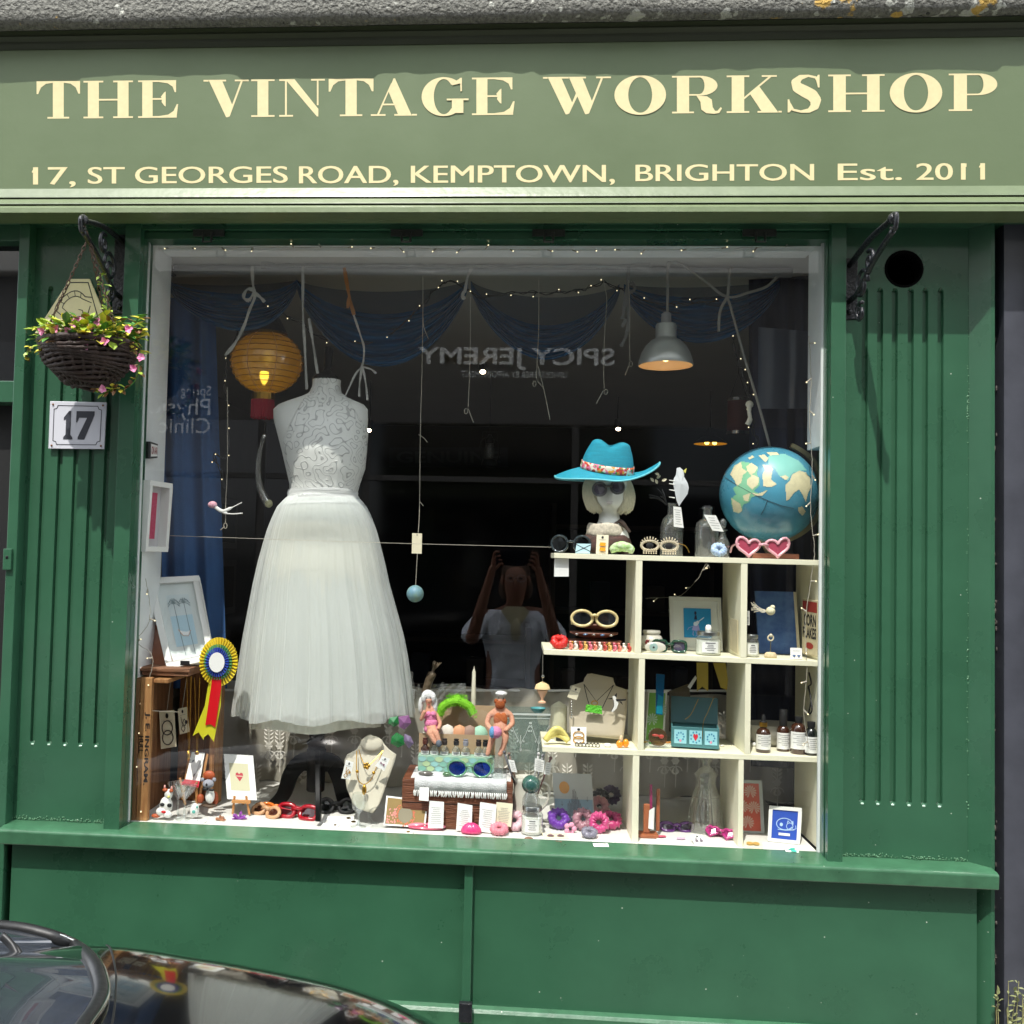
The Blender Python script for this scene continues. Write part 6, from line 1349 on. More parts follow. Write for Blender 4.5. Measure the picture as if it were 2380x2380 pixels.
ll_.new(tcn.outputs['Object'], vv.inputs['Vector']); sp_ = nn.new('ShaderNodeSeparateColor'); ll_.new(vv.outputs['Color'], sp_.inputs[0]); ll_.new(sp_.outputs[0], rp.inputs[0]); ll_.new(rp.outputs[0], nn['Principled BSDF'].inputs['Base Color'])
m.grid(rows); m.build('hat_band', bandm, hat, smooth=True, solid=.0015)
t = shades('silver rhinestone sunglasses worn by the display head under the hat', at(1417, 1152, HY - .080), .088, 'round', mat('grey_rhinestones', (120, 118, 120), .3, metal=.5, bump=1, bs=400), mat('grey_violet_lens', (84, 78, 92), .08, spec=.9), rim=.0035, roll=R(-8))
t = shades('black flower shaped sunglasses at the left end of the top shelf', sh(1, 1322, .085), .11, 'round', mat('clear_petal_frame', (40, 50, 54), .15, coat=.6), mat('black_lens', (10, 12, 14), .05, spec=.9), rz=R(-10), rim=.0035)
P = upright(1, 1354, 1284, 1262, 34, .07, .008, 3); slabthing('earring_card', 'pale blue gift card crossed with black ribbon on the top shelf', 'card', P, .006, mat('pale_blue_card', (176, 212, 222), .6), lambda m, P: (m.use(inkk), P.ln(m, [(0, .1), (1, .9)], .002), P.ln(m, [(0, .9), (1, .2)], .002)))
P = upright(1, 1399, 1284, 1240, 28, .065, .012, 2); slabthing('earring_card', 'cream tag with two chunky orange earrings on the top shelf', 'earrings', P, .001, cream, d_ear((236, 160, 24), 'pair'), group='carded earrings')
def twist(label, c, wpx, hpx, Y, m_, seed):
 m = MB(); rr = random.Random(seed)
 for j in range(5): m.tube(smooth_pts([c + V((mp(wpx, Y) * (-.5 + i / 5), -.006 * math.sin(i + j), mp(hpx, Y) * (.35 + .3 * math.sin(PI * i / 5) + .12 * math.sin(j * 2 + i * 1.5)))) for i in range(6)], 5), [.007 + .004 * math.sin(PI * k / 25) for k in range(26)], 8)
 return single(m, 'headband', m_, label, 'headband', loc=c, smooth=True)
twist('lime green and white patterned twist headband beside the orange earrings', sh(1, 1442, .08), 50, 30, .08, mat('lime_print', (140, 196, 70), .8, bump=.4, var=.1, vs=70, c2=(226, 234, 210)), 3)
beadm = mat('pearl_beads', (206, 192, 166), .3, bump=.3, bs=300); t = thing('eyelash_glasses', 'novelty eye shaped glasses fringed with pearl beads on the top shelf', 'glasses', sh(1, 1540, .09))
for cx_ in (1507, 1552):
 c = sh(1, cx_, .08) + V((0, 0, .028)); k_ = mp(1, .08)
 m = MB(); ol = [(19 * k_ * math.cos(a), 11 * k_ * math.sin(a)) for a in [2 * PI * i / 24 for i in range(24)]]
 for x, z_ in ol: m.ball(c + V((x, 0, z_)), .0042, 8, 6)
 m.build('rim', beadm, t, smooth=True)
 for k in range(9): a = R(20 + 17.5 * k); m = MB(); m.tube([c + V((17 * k_ * math.cos(a), 0, 11 * k_ * math.sin(a))), c + V((23 * k_ * math.cos(a), -.004, 21 * k_ * math.sin(a)))], [.0028, .0014], 6); m.build('lash', beadm, t, smooth=True)
 for k in range(6):
  x = (-14 + 5.6 * k) * k_; m = MB(); [m.ball(c + V((x, -.004, -(9 + 4.2 * j) * k_)), .0024, 6, 5) for j in range(3)]; m.build('bead_drop', beadm, t, smooth=True)
 m = MB(); m.ball(c, (.011, .002, .009), 12, 8); m.build('lens', inkk, t, smooth=True)
m = MB(); m.tube(smooth_pts(pl([(1568, 1262), (1592, 1268), (1602, 1284)], .10), 4), .0014, 5); m.build('temple', goldm, t)
bottle('tall clear glass bottle with dried black sprigs on the top shelf', sh(1, 1557, .19), [(.031, 0), (.033, .004), (.033, .085), (.026, .108), (.013, .122), (.012, .15), (.014, .152), (.014, .156)], clear)
c = sh(1, 1545, .19) + V((0, 0, .15)); m = MB(); rr = random.Random(4)
for k in range(9):
 d = V((rr.uniform(-.06, -.01), rr.uniform(-.01, .01), rr.uniform(.01, .055))); m.tube(smooth_pts([c, c + d * .5 + V((0, 0, .008)), c + d], 4), .0018, 5)
t = thing('dried_sprig', 'black twig spray with small cream leaves behind the hat brim', 'sprig', c); m.build('twigs', inkk, t)
m = MB()
for px, py in ((1526, 1112), (1533, 1104), (1520, 1120), (1538, 1118), (1528, 1125)): leaf(m, at(px, py, .18), V((rr.uniform(-1, 1), -.3, rr.uniform(-.5, 1))), V((0, -1, .2)), .016, .008)
m.build('leaves', cream, t)
t = thing('bird_comb', 'white carved bird hair comb standing head up in the bottle', 'hair comb', at(1578, 1176, .15)); P_ = [(1573, 1088), (1580, 1086), (1587, 1092), (1590, 1098), (1590, 1108), (1598, 1122), (1601, 1134), (1598, 1148), (1588, 1162), (1578, 1177), (1572, 1162), (1568, 1140), (1564, 1124), (1566, 1112), (1571, 1104)]
m = MB(); Q = pl(P_, .15); cen = sum(Q, V()) / len(Q); n = len(Q); m.add(Q + [cen + V((0, -.008, 0)), cen + V((0, .006, 0))], [[i, (i + 1) % n, n] for i in range(n)] + [[(i + 1) % n, i, n + 1] for i in range(n)]); m.build('bird', mat('pearl_white', (214, 218, 222), .2, coat=.5), t)
m = MB(); m.add(pl([(1588, 1094), (1596, 1088), (1593, 1100)], .148), [[0, 1, 2]]); m.build('beak', mat('pale_yellow', (226, 220, 110), .4), t, solid=.003)
m = MB()
for py in (1118, 1126, 1140, 1157): m.tube(pl([(1568, py), (1555, py - 2)], .15), [.0022, .001], 5)
m.build('teeth', white, t)
def hangtag(label, pts, Y, rows=6, seed=1, grp=None):
 P = panpx(pts, Y); m = MB(); return slabthing('swing_tag', label, 'tag', P, .0008, paperw, lambda m, P: (m.use(printg), scribble(m, P, .12, .1, .88, .9, rows, .0011, seed=seed)), group=grp)
hangtag('white printed tag tied to the bird comb', [(1566, 1224), (1589, 1227), (1583, 1179), (1565, 1177)], .14, 7, 2)
bottle('square shouldered clear bottle with a white tag on the top shelf', sh(1, 1640, .17), [(.032, 0), (.034, .004), (.034, .085), (.03, .100), (.013, .112), (.0125, .138), (.016, .14), (.016, .146), (.012, .147)], clear, cap=[(.0105, .141), (.0105, .150), (0, .15)], capm=inkk, k=1.0)
hangtag('slanting white printed tag on the square bottle', [(1656, 1233), (1682, 1236), (1664, 1198), (1636, 1196)], .125, 5, 3)
t = bottle('small bottle with a faceted crystal stopper beside the globe', sh(1, 1677, .15), [(.018, 0), (.019, .003), (.019, .042), (.010, .060), (.007, .068), (.007, .076), (.013, .078), (.013, .081)], clear, cap=[(.003, .078), (.003, .084), (.009, .089), (.010, .104), (.004, .112), (0, .113)], capm=clear, seg=8)
scrunch('pale blue flower print scrunchie in front of the bottles', sh(1, 1668, .075), .021, mat('pale_blue_print', (130, 164, 208), .85, var=.2, vs=90, c2=(208, 222, 236)), 5, 1.0, .55)
GY = .205; gc = at(1787, 1149, GY); GRr = mp(109, GY)
gb = thing('desk_globe', 'large blue desk globe on a wooden foot with a brass arm', 'globe', V((gc.x, GY, shz(1, gc.x))))
m = MB(); m.ball(gc, GRr, 64, 40); m.build('sphere', mat('globe_sea_blue', (74, 146, 172), .28, coat=.4, var=.14, vs=9), gb, smooth=True)
def onsphere(px, py, off):
 d = ray(px, py).normalized(); oc = C0 - gc; b = oc.dot(d); r = GRr; disc = b * b - (oc.dot(oc) - r * r)
 if disc < 0: return None
 p = C0 + d * (-b - math.sqrt(disc)); return gc + (p - gc).normalized() * (r + off)
def inpoly(x, y, P_):
 r_ = False; j = len(P_) - 1
 for i in range(len(P_)):
  if (P_[i][1] > y) != (P_[j][1] > y) and x < (P_[j][0] - P_[i][0]) * (y - P_[i][1]) / (P_[j][1] - P_[i][1]) + P_[i][0]: r_ = not r_
  j = i
 return r_
def land(P_, off, mt_, nm, st_=2.0):
 m = MB(); x0 = min(p[0] for p in P_); x1 = max(p[0] for p in P_); y0 = min(p[1] for p in P_); y1 = max(p[1] for p in P_)
 y = y0
 while y < y1:
  x = x0
  while x < x1:
   if inpoly(x + st_ / 2, y + st_ / 2, P_):
    q = [onsphere(a, b, off) for a, b in ((x, y), (x + st_, y), (x + st_, y + st_), (x, y + st_))]
    if all(q): m.quad(*q)
   x += st_
  y += st_
 if m.f: m.build(nm, mt_, gb, smooth=True)
cv = lambda pts: [(1550 + x / 5.084, 1000 + y / 5.084) for x, y in pts]
land(cv([(760, 520), (790, 430), (880, 370), (960, 380), (1010, 400), (1080, 440), (1060, 520), (1100, 580), (1090, 660), (1030, 720), (1100, 750), (1180, 705), (1120, 760), (1000, 790), (970, 850), (900, 880), (890, 950), (850, 980), (790, 960), (765, 880), (765, 800), (820, 760), (780, 690), (830, 650), (800, 590)]), .0004, mat('globe_green', (126, 190, 150), .35), 'land', 2)
for P_ in ([(750, 520), (800, 420), (880, 375), (890, 450), (950, 490), (900, 530), (880, 620), (830, 660), (800, 590)], [(940, 430), (1000, 385), (1075, 440), (1040, 500), (1000, 520), (1090, 560), (1080, 640), (1010, 700), (950, 640), (950, 580), (1000, 540), (950, 480)], [(765, 800), (810, 830), (870, 870), (890, 950), (850, 980), (790, 960)], [(1130, 410), (1200, 420), (1250, 460), (1230, 580), (1300, 640), (1220, 675), (1140, 660), (1130, 520), (1160, 470)],
           [(1340, 550), (1400, 530), (1440, 560), (1400, 590)], [(1480, 520), (1560, 480), (1640, 500), (1690, 570), (1700, 680), (1660, 760), (1640, 850), (1600, 760), (1560, 700), (1500, 740), (1440, 820), (1410, 830), (1400, 650), (1450, 600)], [(1085, 300), (1150, 290), (1200, 330), (1170, 380), (1130, 350)], [(1180, 265), (1300, 262), (1330, 290), (1220, 300)], [(960, 330), (1010, 300), (1030, 320), (980, 345)], [(1000, 740), (1080, 750), (1130, 730), (1190, 708), (1130, 770), (1040, 775)], [(900, 770), (990, 740), (960, 840), (910, 830)]):
 land(cv(P_), .0008, mat('globe_cream_land', (216, 208, 170), .4, var=.1, vs=60), 'land', 1.6)
land(cv([(1200, 300), (1400, 280), (1560, 360), (1650, 470), (1600, 480), (1480, 510), (1430, 600), (1330, 540), (1260, 440), (1200, 400)]), .0003, mat('globe_pale_green', (132, 196, 186), .35), 'land', 2.4)
land(cv([(1550, 910), (1600, 900), (1640, 960), (1600, 1010), (1555, 970)]), .0006, mat('globe_cream_land', (216, 208, 170), .4), 'land', 1.6)
m = MB()
for P_ in ([(690, 560), (850, 660), (1040, 765), (1190, 830), (1350, 890), (1540, 932)], [(1190, 830), (1150, 930), (1100, 1020)]):
 Q = []; cp = cv(P_)
 for i in range(len(cp) - 1):
  for k in range(5): q = onsphere(lerp(cp[i][0], cp[i + 1][0], k / 5), lerp(cp[i][1], cp[i + 1][1], k / 5), .0006); q and Q.append(q)
 m.tube(Q, .0007, 4)
m.build('equator_line', mat('map_line', (40, 60, 70), .6), gb)
m = MB(); rows = []; axd = None
cx_, cy_ = 1787, 1149
arc = [(1836, 1040), (1858, 1052), (1884, 1073), (1899, 1105), (1904, 1135), (1902, 1172), (1889, 1206), (1866, 1230), (1838, 1246), (1805, 1256), (1770, 1256), (1742, 1248)]
Q = smooth_pts(pl(arc, GY), 5)
for p in Q:
 d = (p - gc); d.y = 0; d.normalize(); rows.append([p + V((0, -.010, 0)) - d * .0, p + V((0, .010, 0)), p + V((0, .010, 0)) + d * .013, p + V((0, -.010, 0)) + d * .013, p + V((0, -.010, 0))])
m.grid(rows); m.quad(*rows[0][:4]); m.quad(*rows[-1][:4]); m.build('meridian_arm', mat('aged_brass', (150, 140, 104), .4, metal=.55, bump=.1), gb, smooth=30)
m = MB(); b0 = V((gc.x, GY, shz(1, gc.x) + .0005)); m.box((b0.x - .055, GY - .05, b0.z), (b0.x + .075, GY + .05, b0.z + .016)); m.build('foot', mat('reddish_wood', (140, 84, 62), .5, var=.2, stretch=(1, 10, 10)), gb, bevel=.003)
m = MB(); m.tube([b0 + V((0, 0, .016)), at(1775, 1262, GY)], .008, 10); m.build('stem', mat('aged_brass', (150, 140, 104), .4, metal=.55), gb)
pinkf = glossy((232, 170, 180), .2, 'pink_frame')
shades('pale pink heart shaped sunglasses in front of the globe', sh(1, 1772, .07), mp(116, .07), 'heart', pinkf, mat('rose_lens', (176, 74, 96), .08, coat=.5), rim=.0042, gap=.12, flare=.45, asp=.9)
P = panpx([(1288, 1340), (1322, 1340), (1322, 1298), (1289, 1298)], .07); slabthing('price_ticket', 'blank white ticket hanging under the left end of the top shelf', 'tag', P, .003, paperw)
# ================================================================ second row
t = shades('chunky cream wraparound goggles with black lenses on stacked wooden dishes', sh(2, 1381, .11) + V((0, 0, .062)), mp(104, .11), 'oval', glossy((214, 196, 140), .35, 'cream_frame'), mat('black_lens', (10, 12, 14), .05, spec=.9), rim=.0045, gap=.08, pitch=R(-6), asp=1.02)
walnut = mat('carved_walnut', (112, 66, 50), .5, bump=.3, bs=60, var=.25, vs=20)
t = thing('tiered_dish', 'three tier stack of red brown wooden trinket dishes', 'dish', sh(2, 1378, .15))
for i, (w_, z_) in enumerate(((66, .008), (54, .032), (42, .056))):
 m = MB(); k_ = mp(1, .15); m.lathe([(w_ * .55 * k_, 0), (w_ * k_, .011), (w_ * k_ * 1.02, .016), (w_ * .9 * k_, .010), (0, .006)], sh(2, 1376 + 4 * i, .15) + V((0, 0, z_)), 28, sy=.6); m.build('dish', walnut, t, smooth=True)
m = MB(); m.lathe([(.02, 0), (.006, .01), (.006, .06)], sh(2, 1378, .15), 12); m.build('stem', walnut, t, smooth=True)
rr = random.Random(8)
for i in range(11):
 c = sh(2, 1330 + 10 * i, .11) + V((0, 0, .018 + .024 * (i % 2) + (.0))); m = MB(); m.ball(c, (.004, .003, .0035), 8, 6); m.tube([c + V((-.006, 0, -.001)), c + V((.006, .001, .001))], .0015, 5)
 single(m, 'trinket', [goldm, silver, glossy((200, 60, 80)), glossy((90, 130, 170))][i % 4], 'tiny metal brooch lying on the wooden trinket dishes', 'brooch', group='tiny brooches on the dishes', smooth=True)
scrunch('scarlet ribbed hair claw at the left end of the second shelf', sh(2, 1300, .09), .023, mat('scarlet_satin', (206, 36, 30), .35), 2, .7, .6, 'hair claw')
for i in range(13):
 c = sh(2, 1326 + 11.3 * i, .075); m = MB(); col = [(226, 130, 110), (236, 226, 214), (190, 70, 60), (222, 176, 96), (214, 110, 130)][i % 5]
 for j in range(4): m.ball(c + V((0, .004 * (j % 2), .004 + .006 * j)), (.0042, .004, .0035), 8, 6)
 m.ball(c + V((.004, -.002, .010)), (.004, .003, .008), 8, 6); single(m, 'bead_bracelet', glossy(col), 'small stack of coloured beads in the bracelet row on the second shelf', 'beads', group='beaded bracelets in a row', smooth=True)
t = thing('flower_jar', 'round white jar painted with dark red flowers behind the eye glasses', 'jar', sh(2, 1518, .17)); m = MB(); k_ = mp(1, .17); p0 = sh(2, 1514, .17); m.lathe([(.018, 0), (.030, .006), (.034, .022), (.034, .03), (.028, .042), (.021, .046), (.024, .048), (.026, .054), (.024, .058), (0, .06)], p0, 28); m.build('pot', mat('white_ceramic', (206, 202, 190), .3, coat=.4), t, smooth=50)
m = MB()
for a in (-25, 12, 48):
 for k in range(6): d = V((math.sin(R(a)), -math.cos(R(a)), 0)); m.ball(p0 + d * .034 + V((.005 * math.cos(k), 0, .024 + .006 * math.sin(k))), (.004, .0015, .004), 8, 5)
m.build('painted_flowers', mat('painted_red', (120, 34, 40), .4), t, smooth=True)
t = thing('eye_ornament', 'flat white eye shaped mirror with a pale green iris', 'ornament', sh(2, 1523, .08)); c = sh(2, 1523, .08) + V((0, 0, .017))
m = MB(); m.ball(c, (.030, .004, .015), 24, 8); m.build('eye_white', mat('white_ceramic', (206, 202, 190), .3), t, smooth=True); m = MB(); m.ball(c + V((-.005, -.0035, 0)), (.012, .002, .012), 16, 8); m.build('iris', glossy((150, 176, 172)), t, smooth=True); m = MB(); m.ball(c + V((-.005, -.0055, 0)), (.003, .001, .003), 10, 6); m.build('pupil', inkk, t, smooth=True)
shades('dark green square sunglasses beside the eye ornament', sh(2, 1556, .11), .092, 'square', glossy((24, 66, 48)), mat('violet_grey_lens', (74, 70, 92), .08, spec=.8), rz=R(-8), rim=.004, asp=1.1)
P = upright(2, 1619, 1508, 1387, 121, .20, .02, -2)
def pic(m, P):
 m.use(mat('print_cyan', (18, 132, 186), .6)); P.rect(m, .27, .24, .80, .79, -.0015); m.use(mat('print_navy', (28, 36, 70), .6)); P.disc(m, .50, .70, .022, .035, -.001); P.poly(m, [(.47, .58), (.53, .58), (.52, .66), (.49, .66)], -.001)
 m.use(mat('print_lilac', (150, 150, 206), .6)); P.poly(m, [(.47, .50), (.55, .50), (.58, .36), (.42, .38)], -.0012); P.ln(m, [(.45, .36), (.44, .30), (.46, .28)], .002, -.001); P.ln(m, [(.50, .36), (.52, .29), (.49, .27)], .002, -.001); P.ln(m, [(.44, .45), (.36, .42), (.34, .38)], .0015, -.001)
 m.use(mat('print_pale_blue', (196, 216, 232), .6)); P.disc(m, .50, .50, .045, .04, -.0009); P.disc(m, .54, .53, .03, .03, -.0009); P.ln(m, [(.54, .53), (.66, .62)], .0025, -.0009)
t = thing('dancer_picture', 'square cyan picture of a guitar playing dancer in a pale grey frame', 'picture', P.pt(.5, 0)); m = MB(); P.frame(m, .07, .07, .002, .014); m.build('frame', mat('pale_grey_frame', (196, 198, 192), .6), t); m = MB(); P.rect(m, .05, .05, .95, .95, -.003); m.build('mount', mat('pale_grey_mount', (204, 208, 202), .7), t); m = MB(); pic(m, P); m.build('print', None, t)
jar('wide candle jar with a silver lid in front of the dancer picture', sh(2, 1646, .10), mp(28, .10), mp(48, .10), steel)
m = MB(); c = sh(2, 1646, .10) + V((0, 0, .062 + .008)); m.lathe([(.008, -.012), (.009, .0), (.006, .008), (0, .009)], c + V((0, 0, .006)), 14); single(m, 'wax_flower', mat('white_wax_226', (238, 236, 226), .5), 'small white egg shaped ornament on the lid of the wide candle jar', 'ornament', smooth=True)
P = Pan(at(1697, 1508, .16), at(1714, 1520, .08), at(1713, 1442, .08), at(1694, 1436, .16)); P.n = V((-1, 0, 0)); slabthing('clear_packet', 'clear packet of thin gold wire leaning on the divider of the second row', 'packet', P, .002, mat('cream_packet', (206, 194, 160), .5, coat=.5), lambda m, P: (m.use(printg), P.ln(m, [(.2, .9), (.5, .6), (.8, .85)], .0008), P.ln(m, [(.5, .6), (.5, .2)], .0008)))
jar('candle jar with a silver lid at the left of the blue print', sh(2, 1746, .10), mp(17, .10), mp(45, .10), steel, name='candle_jar')
P = panpx([(1732, 1453), (1742, 1453), (1742, 1420), (1732, 1420)], .12); slabthing('swing_tag', 'small striped barcode tag above the narrow candle jar', 'tag', P, .001, paperw, lambda m, P: (m.use(printg), [P.ln(m, [(.2, v), (.8, v)], .0012) for v in (.15, .25, .35, .45, .55)]))
P = upright(2, 1812, 1514, 1374, 96, .22, .02, -6)
slabthing('blue_book', 'blue cyanotype print board with a cream edge', 'print', P, .010, mat('cyanotype_blue', (44, 82, 150), .6, var=.35, vs=22, c2=(90, 130, 190)), lambda m, P: (m.use(cream), P.poly(m, [(.93, 0), (1, 0), (1, 1), (.93, 1)], .001)))
t = thing('bird_ring_stand', 'cream bird ornament with a feather tail above a ring on a pin stand', 'ornament', sh(2, 1790, .09)); b_ = sh(2, 1791, .09)
m = MB(); m.lathe([(.017, 0), (.017, .010), (.012, .016), (0, .017)], b_, 24, sy=.6); m.build('pebble_base', mat('speckled_oatmeal', (206, 188, 152), .8, var=.2, vs=120), t, smooth=True)
m = MB(); m.tube([b_ + V((0, 0, .015)), b_ + V((0, 0, .052))], .0014, 6); m.build('pin', silver, t)
m = MB(); q = b_ + V((0, 0, .056)); m.tube([q + V((.0075 * math.cos(a), 0, .0075 * math.sin(a))) for a in [2 * PI * k / 18 for k in range(19)]], .0022, 6, cap=False); m.ball(q + V((0, -.002, .007)), .005, 8, 6); m.build('ring', mat('cream_enamel', (218, 208, 180), .3), t, smooth=True)
m = MB(); bc_ = at(1791, 1420, .09); m.ball(bc_, (.013, .011, .012), 14, 10); m.ball(bc_ + V((.005, -.002, .011)), (.007, .006, .006), 10, 8); m.build('bird', mat('pale_cream_felt', (226, 220, 186), .9), t, smooth=True)
m = MB(); rr = random.Random(6)
for k in range(14): m.tube(smooth_pts([bc_ + V((-.01, 0, 0)), bc_ + V((-.024, .002, rr.uniform(-.006, .008))), bc_ + V((-.045 - .01 * rr.random(), .0, rr.uniform(-.012, .026)))], 3), .0007, 4)
m.build('tail_feathers', mat('pale_feather', (220, 214, 196), .8), t)
P = upright(2, 1851, 1525, 1500, 27, .075, .004); slabthing('earring_card', 'white arched card with two blue heart earrings on the second shelf', 'earrings', P, .001, paperw, d_ear((70, 100, 150), 'hearts', False), group='carded earrings')
A = at(1864, 1518, .165); B = at(1899, 1527, .075); h = V((0, 0, .155)); P = Pan(A, B, B + h, A + h); 
P.n = V((-.5, -.8, 0)).normalized()
def cf(m, P):
 m.use(mat('carton_red', (150, 46, 34), .6)); P.rect(m, .02, .78, .98, .97, .0008); m.use(inkk); ptext(m, P, 'CORN', .1, .52, .92, .74, o=.0012, off=.03); ptext(m, P, 'FLAKES', .06, .30, .94, .50, o=.0012, off=.03); m.use(mat('carton_red', (150, 46, 34), .6)); P.disc(m, .5, .17, .26, .06, .001)
slabthing('corn_flakes_tin', 'vintage corn flakes tin with red top band at the right end of the second shelf', 'tin', P, .02, mat('carton_cream', (196, 184, 150), .5), cf, .001)
# ================================================================ third row
t = thing('pillar_candle', 'thick ivory pillar candle at the left of the third shelf', 'candle', sh(3, 1302, .17)); m = MB(); k_ = mp(1, .17); m.lathe([(18 * k_, 0), (19 * k_, .003), (18 * k_, 76 * k_), (14 * k_, 80 * k_), (0, 88 * k_)], sh(3, 1302, .17), 26); m.build('wax', mat('ivory_wax', (206, 204, 178), .5, bump=.2), t, smooth=40)
m = MB(); q = sh(3, 1306, .17 - .03); m.box((q.x - .012, q.y - .001, q.z + .002), (q.x + .014, q.y, q.z + .024)); m.build('label', inkk, t)
def bust(name, label, pts, neck, Y, lean, mt_, group=None):
 """jewellery bust: outline as a curved padded board with a neck"""
 t = thing(name, label, 'jewellery stand', at(pts[0][0], pts[0][1], Y), group=group)
 n = len(pts); Q = []; m = MB(); ys_ = [p[1] for p in pts]; y0, y1 = max(ys_), min(ys_); xs_ = [p[0] for p in pts]; cx = (min(xs_) + max(xs_)) / 2; hw_ = (max(xs_) - min(xs_)) / 2
 def dp(px, py): return Y + lean * (y0 - py) / (y0 - y1) - .012 * (1 - ((px - cx) / hw_) ** 2)
 rows = []
 N_ = 16
 for j in range(N_ + 1):
  py = lerp(y0 - .5, y1 + .5, j / N_); xx = []
  for i in range(n):
   a, b = pts[i], pts[(i + 1) % n]
   if (a[1] - py) * (b[1] - py) <= 0 and a[1] != b[1]: xx.append(lerp(a[0], b[0], (py - a[1]) / (b[1] - a[1])))
  l_, r_ = min(xx), max(xx); rows.append([at(lerp(l_, r_, k / 14), py, dp(lerp(l_, r_, k / 14), py)) for k in range(15)])
 m.grid(rows); m.build('bust_board', mt_, t, smooth=True, solid=.008); return t, dp
linen = mat('oatmeal_linen', (184, 174, 154), .85, bump=.1, bs=300); linen2 = mat('pale_linen', (198, 192, 174), .85, bump=.1, bs=300)
t, dp = bust('necklace_bust', 'oatmeal linen necklace bust on the third shelf with a green pendant', [(1324, 1708), (1448, 1716), (1456, 1650), (1458, 1604), (1450, 1598), (1428, 1594), (1424, 1572), (1418, 1569), (1366, 1566), (1360, 1572), (1356, 1586), (1326, 1588), (1323, 1640)], None, .14, .04, linen)
m = MB(); m.tube(smooth_pts([at(1357, 1590, .13), at(1364, 1620, .13), at(1370, 1640, .125)], 4), .0012, 5); m.tube(smooth_pts([at(1426, 1592, .13), at(1412, 1620, .13), at(1400, 1645, .125)], 4), .0012, 5); m.tube([at(1357, 1590, .13), at(1386, 1630, .125), at(1426, 1592, .13)], .0010, 5)
tn = thing('necklace', 'dark cord necklace with a bright green block pendant on the linen bust', 'necklace', at(1385, 1650, .12)); m.build('cord', inkk, tn)
m = MB(); P = panpx([(1360, 1654), (1400, 1660), (1398, 1641), (1363, 1638)], .118); m.slab(P.c, .006); m.build('pendant', mat('acid_green', (96, 206, 50), .45, bump=1, bs=200), tn); m = MB(); m.tube([at(1382 + 7 * math.cos(a), 1634 + 5 * math.sin(a), .12) for a in [2 * PI * k / 12 for k in range(13)]], .0016, 5); m.build('ring', goldm, tn)
t = thing('hummingbird_brooch', 'black and white hummingbird brooch pinned to the linen bust', 'brooch', at(1432, 1650, .118)); P = panpx([(1410, 1655), (1456, 1655), (1456, 1612), (1410, 1612)], .117); m = MB(); m.use(white); P.poly(m, [(.28, .85), (.45, .92), (.50, .6), (.60, .5), (.5, .2), (.3, .0), (.22, .06), (.36, .35), (.34, .65)], .002); m.use(inkk); P.poly(m, [(.0, .72), (.28, .78), (.28, .70)], .0025); P.poly(m, [(.45, .7), (1.0, .72), (.95, .62), (.5, .58)], .0025); P.poly(m, [(.38, .9), (.52, 1.05), (.5, .8)], .0025); P.ln(m, [(.34, .65), (.36, .35), (.22, .06)], .0012, .003); P.poly(m, [(.62, .58), (.82, .38), (.74, .58)], .0025); m.build('bird', None, t, solid=.0008)
P = Pan(*pl([(1318, 1620), (1340, 1627), (1350, 1600), (1331, 1594)], .118)); slabthing('earring_card', 'cream tag with a silver stud pinned to the left of the linen bust', 'earrings', P, .001, cream, lambda m, P: (m.use(inkk), P.disc(m, .5, .8, .1, .1, .001), m.use(printg), P.ln(m, [(.1, .6), (.9, .6)], .0008)), group='carded earrings')
m = MB()
for k in range(7): m.ball(at(1328 + (k % 2), 1632 + 6 * k, .118), (.0025, .0025, .004), 6, 5)
single(m, 'chain_earring', silver, 'silver chain earring dangling at the left edge of the linen bust', 'earring', smooth=True)
c = sh(3, 1298, .09); m = MB()
for j in range(4): m.tube(smooth_pts([c + V((mp(-26 + 13 * i, .09), -.006 * math.sin(i + j), .012 + .034 * math.sin(PI * i / 4) - .006 * j * math.sin(PI * i / 4))) for i in range(5)], 5), .008, 8)
single(m, 'headband', mat('lemon_satin', (222, 208, 120), .4), 'lemon yellow satin hairband at the left of the third shelf', 'headband', smooth=True)
P = upright(3, 1345, 1718, 1678, 36, .09, .01); slabthing('earring_card', 'white tag with gold oval hoop earrings in front of the linen bust', 'earrings', P, .001, paperw, d_ear((200, 150, 70), 'hoops'), group='carded earrings')
P = flat(3, 1290, 1722, .045, .02, .1); slabthing('earring_card', 'small white tag with lime green studs lying at the left of the third shelf', 'earrings', P, .001, paperw, lambda m, P: (m.use(mat('lime_stud', (206, 216, 60), .4)), P.disc(m, .4, .5, .12, .3, .004), P.disc(m, .7, .5, .12, .3, .004)), group='carded earrings')
for i in range(7):
 c = sh(3, 1345 + 8 * i, .072); m = MB(); m.tube([c + V((.0052 * math.cos(a), 0, .0055 + .0052 * math.sin(a))) for a in [2 * PI * k / 12 for k in range(13)]], .0012, 5, cap=False); m.ball(c + V((0, -.001, .011)), .0026, 8, 6); single(m, 'ring', mat('dark_silver', (90, 88, 80), .3, metal=1), 'dark silver finger ring in the row at the front of the third shelf', 'ring', group='finger rings in a row', smooth=True)
m = MB(); c = sh(3, 1416, .08); m.ball(c + V((0, 0, .006)), (.011, .006, .006), 10, 8); single(m, 'shell_clip', white, 'small white shell clip near the ring row', 'hair clip', smooth=True)
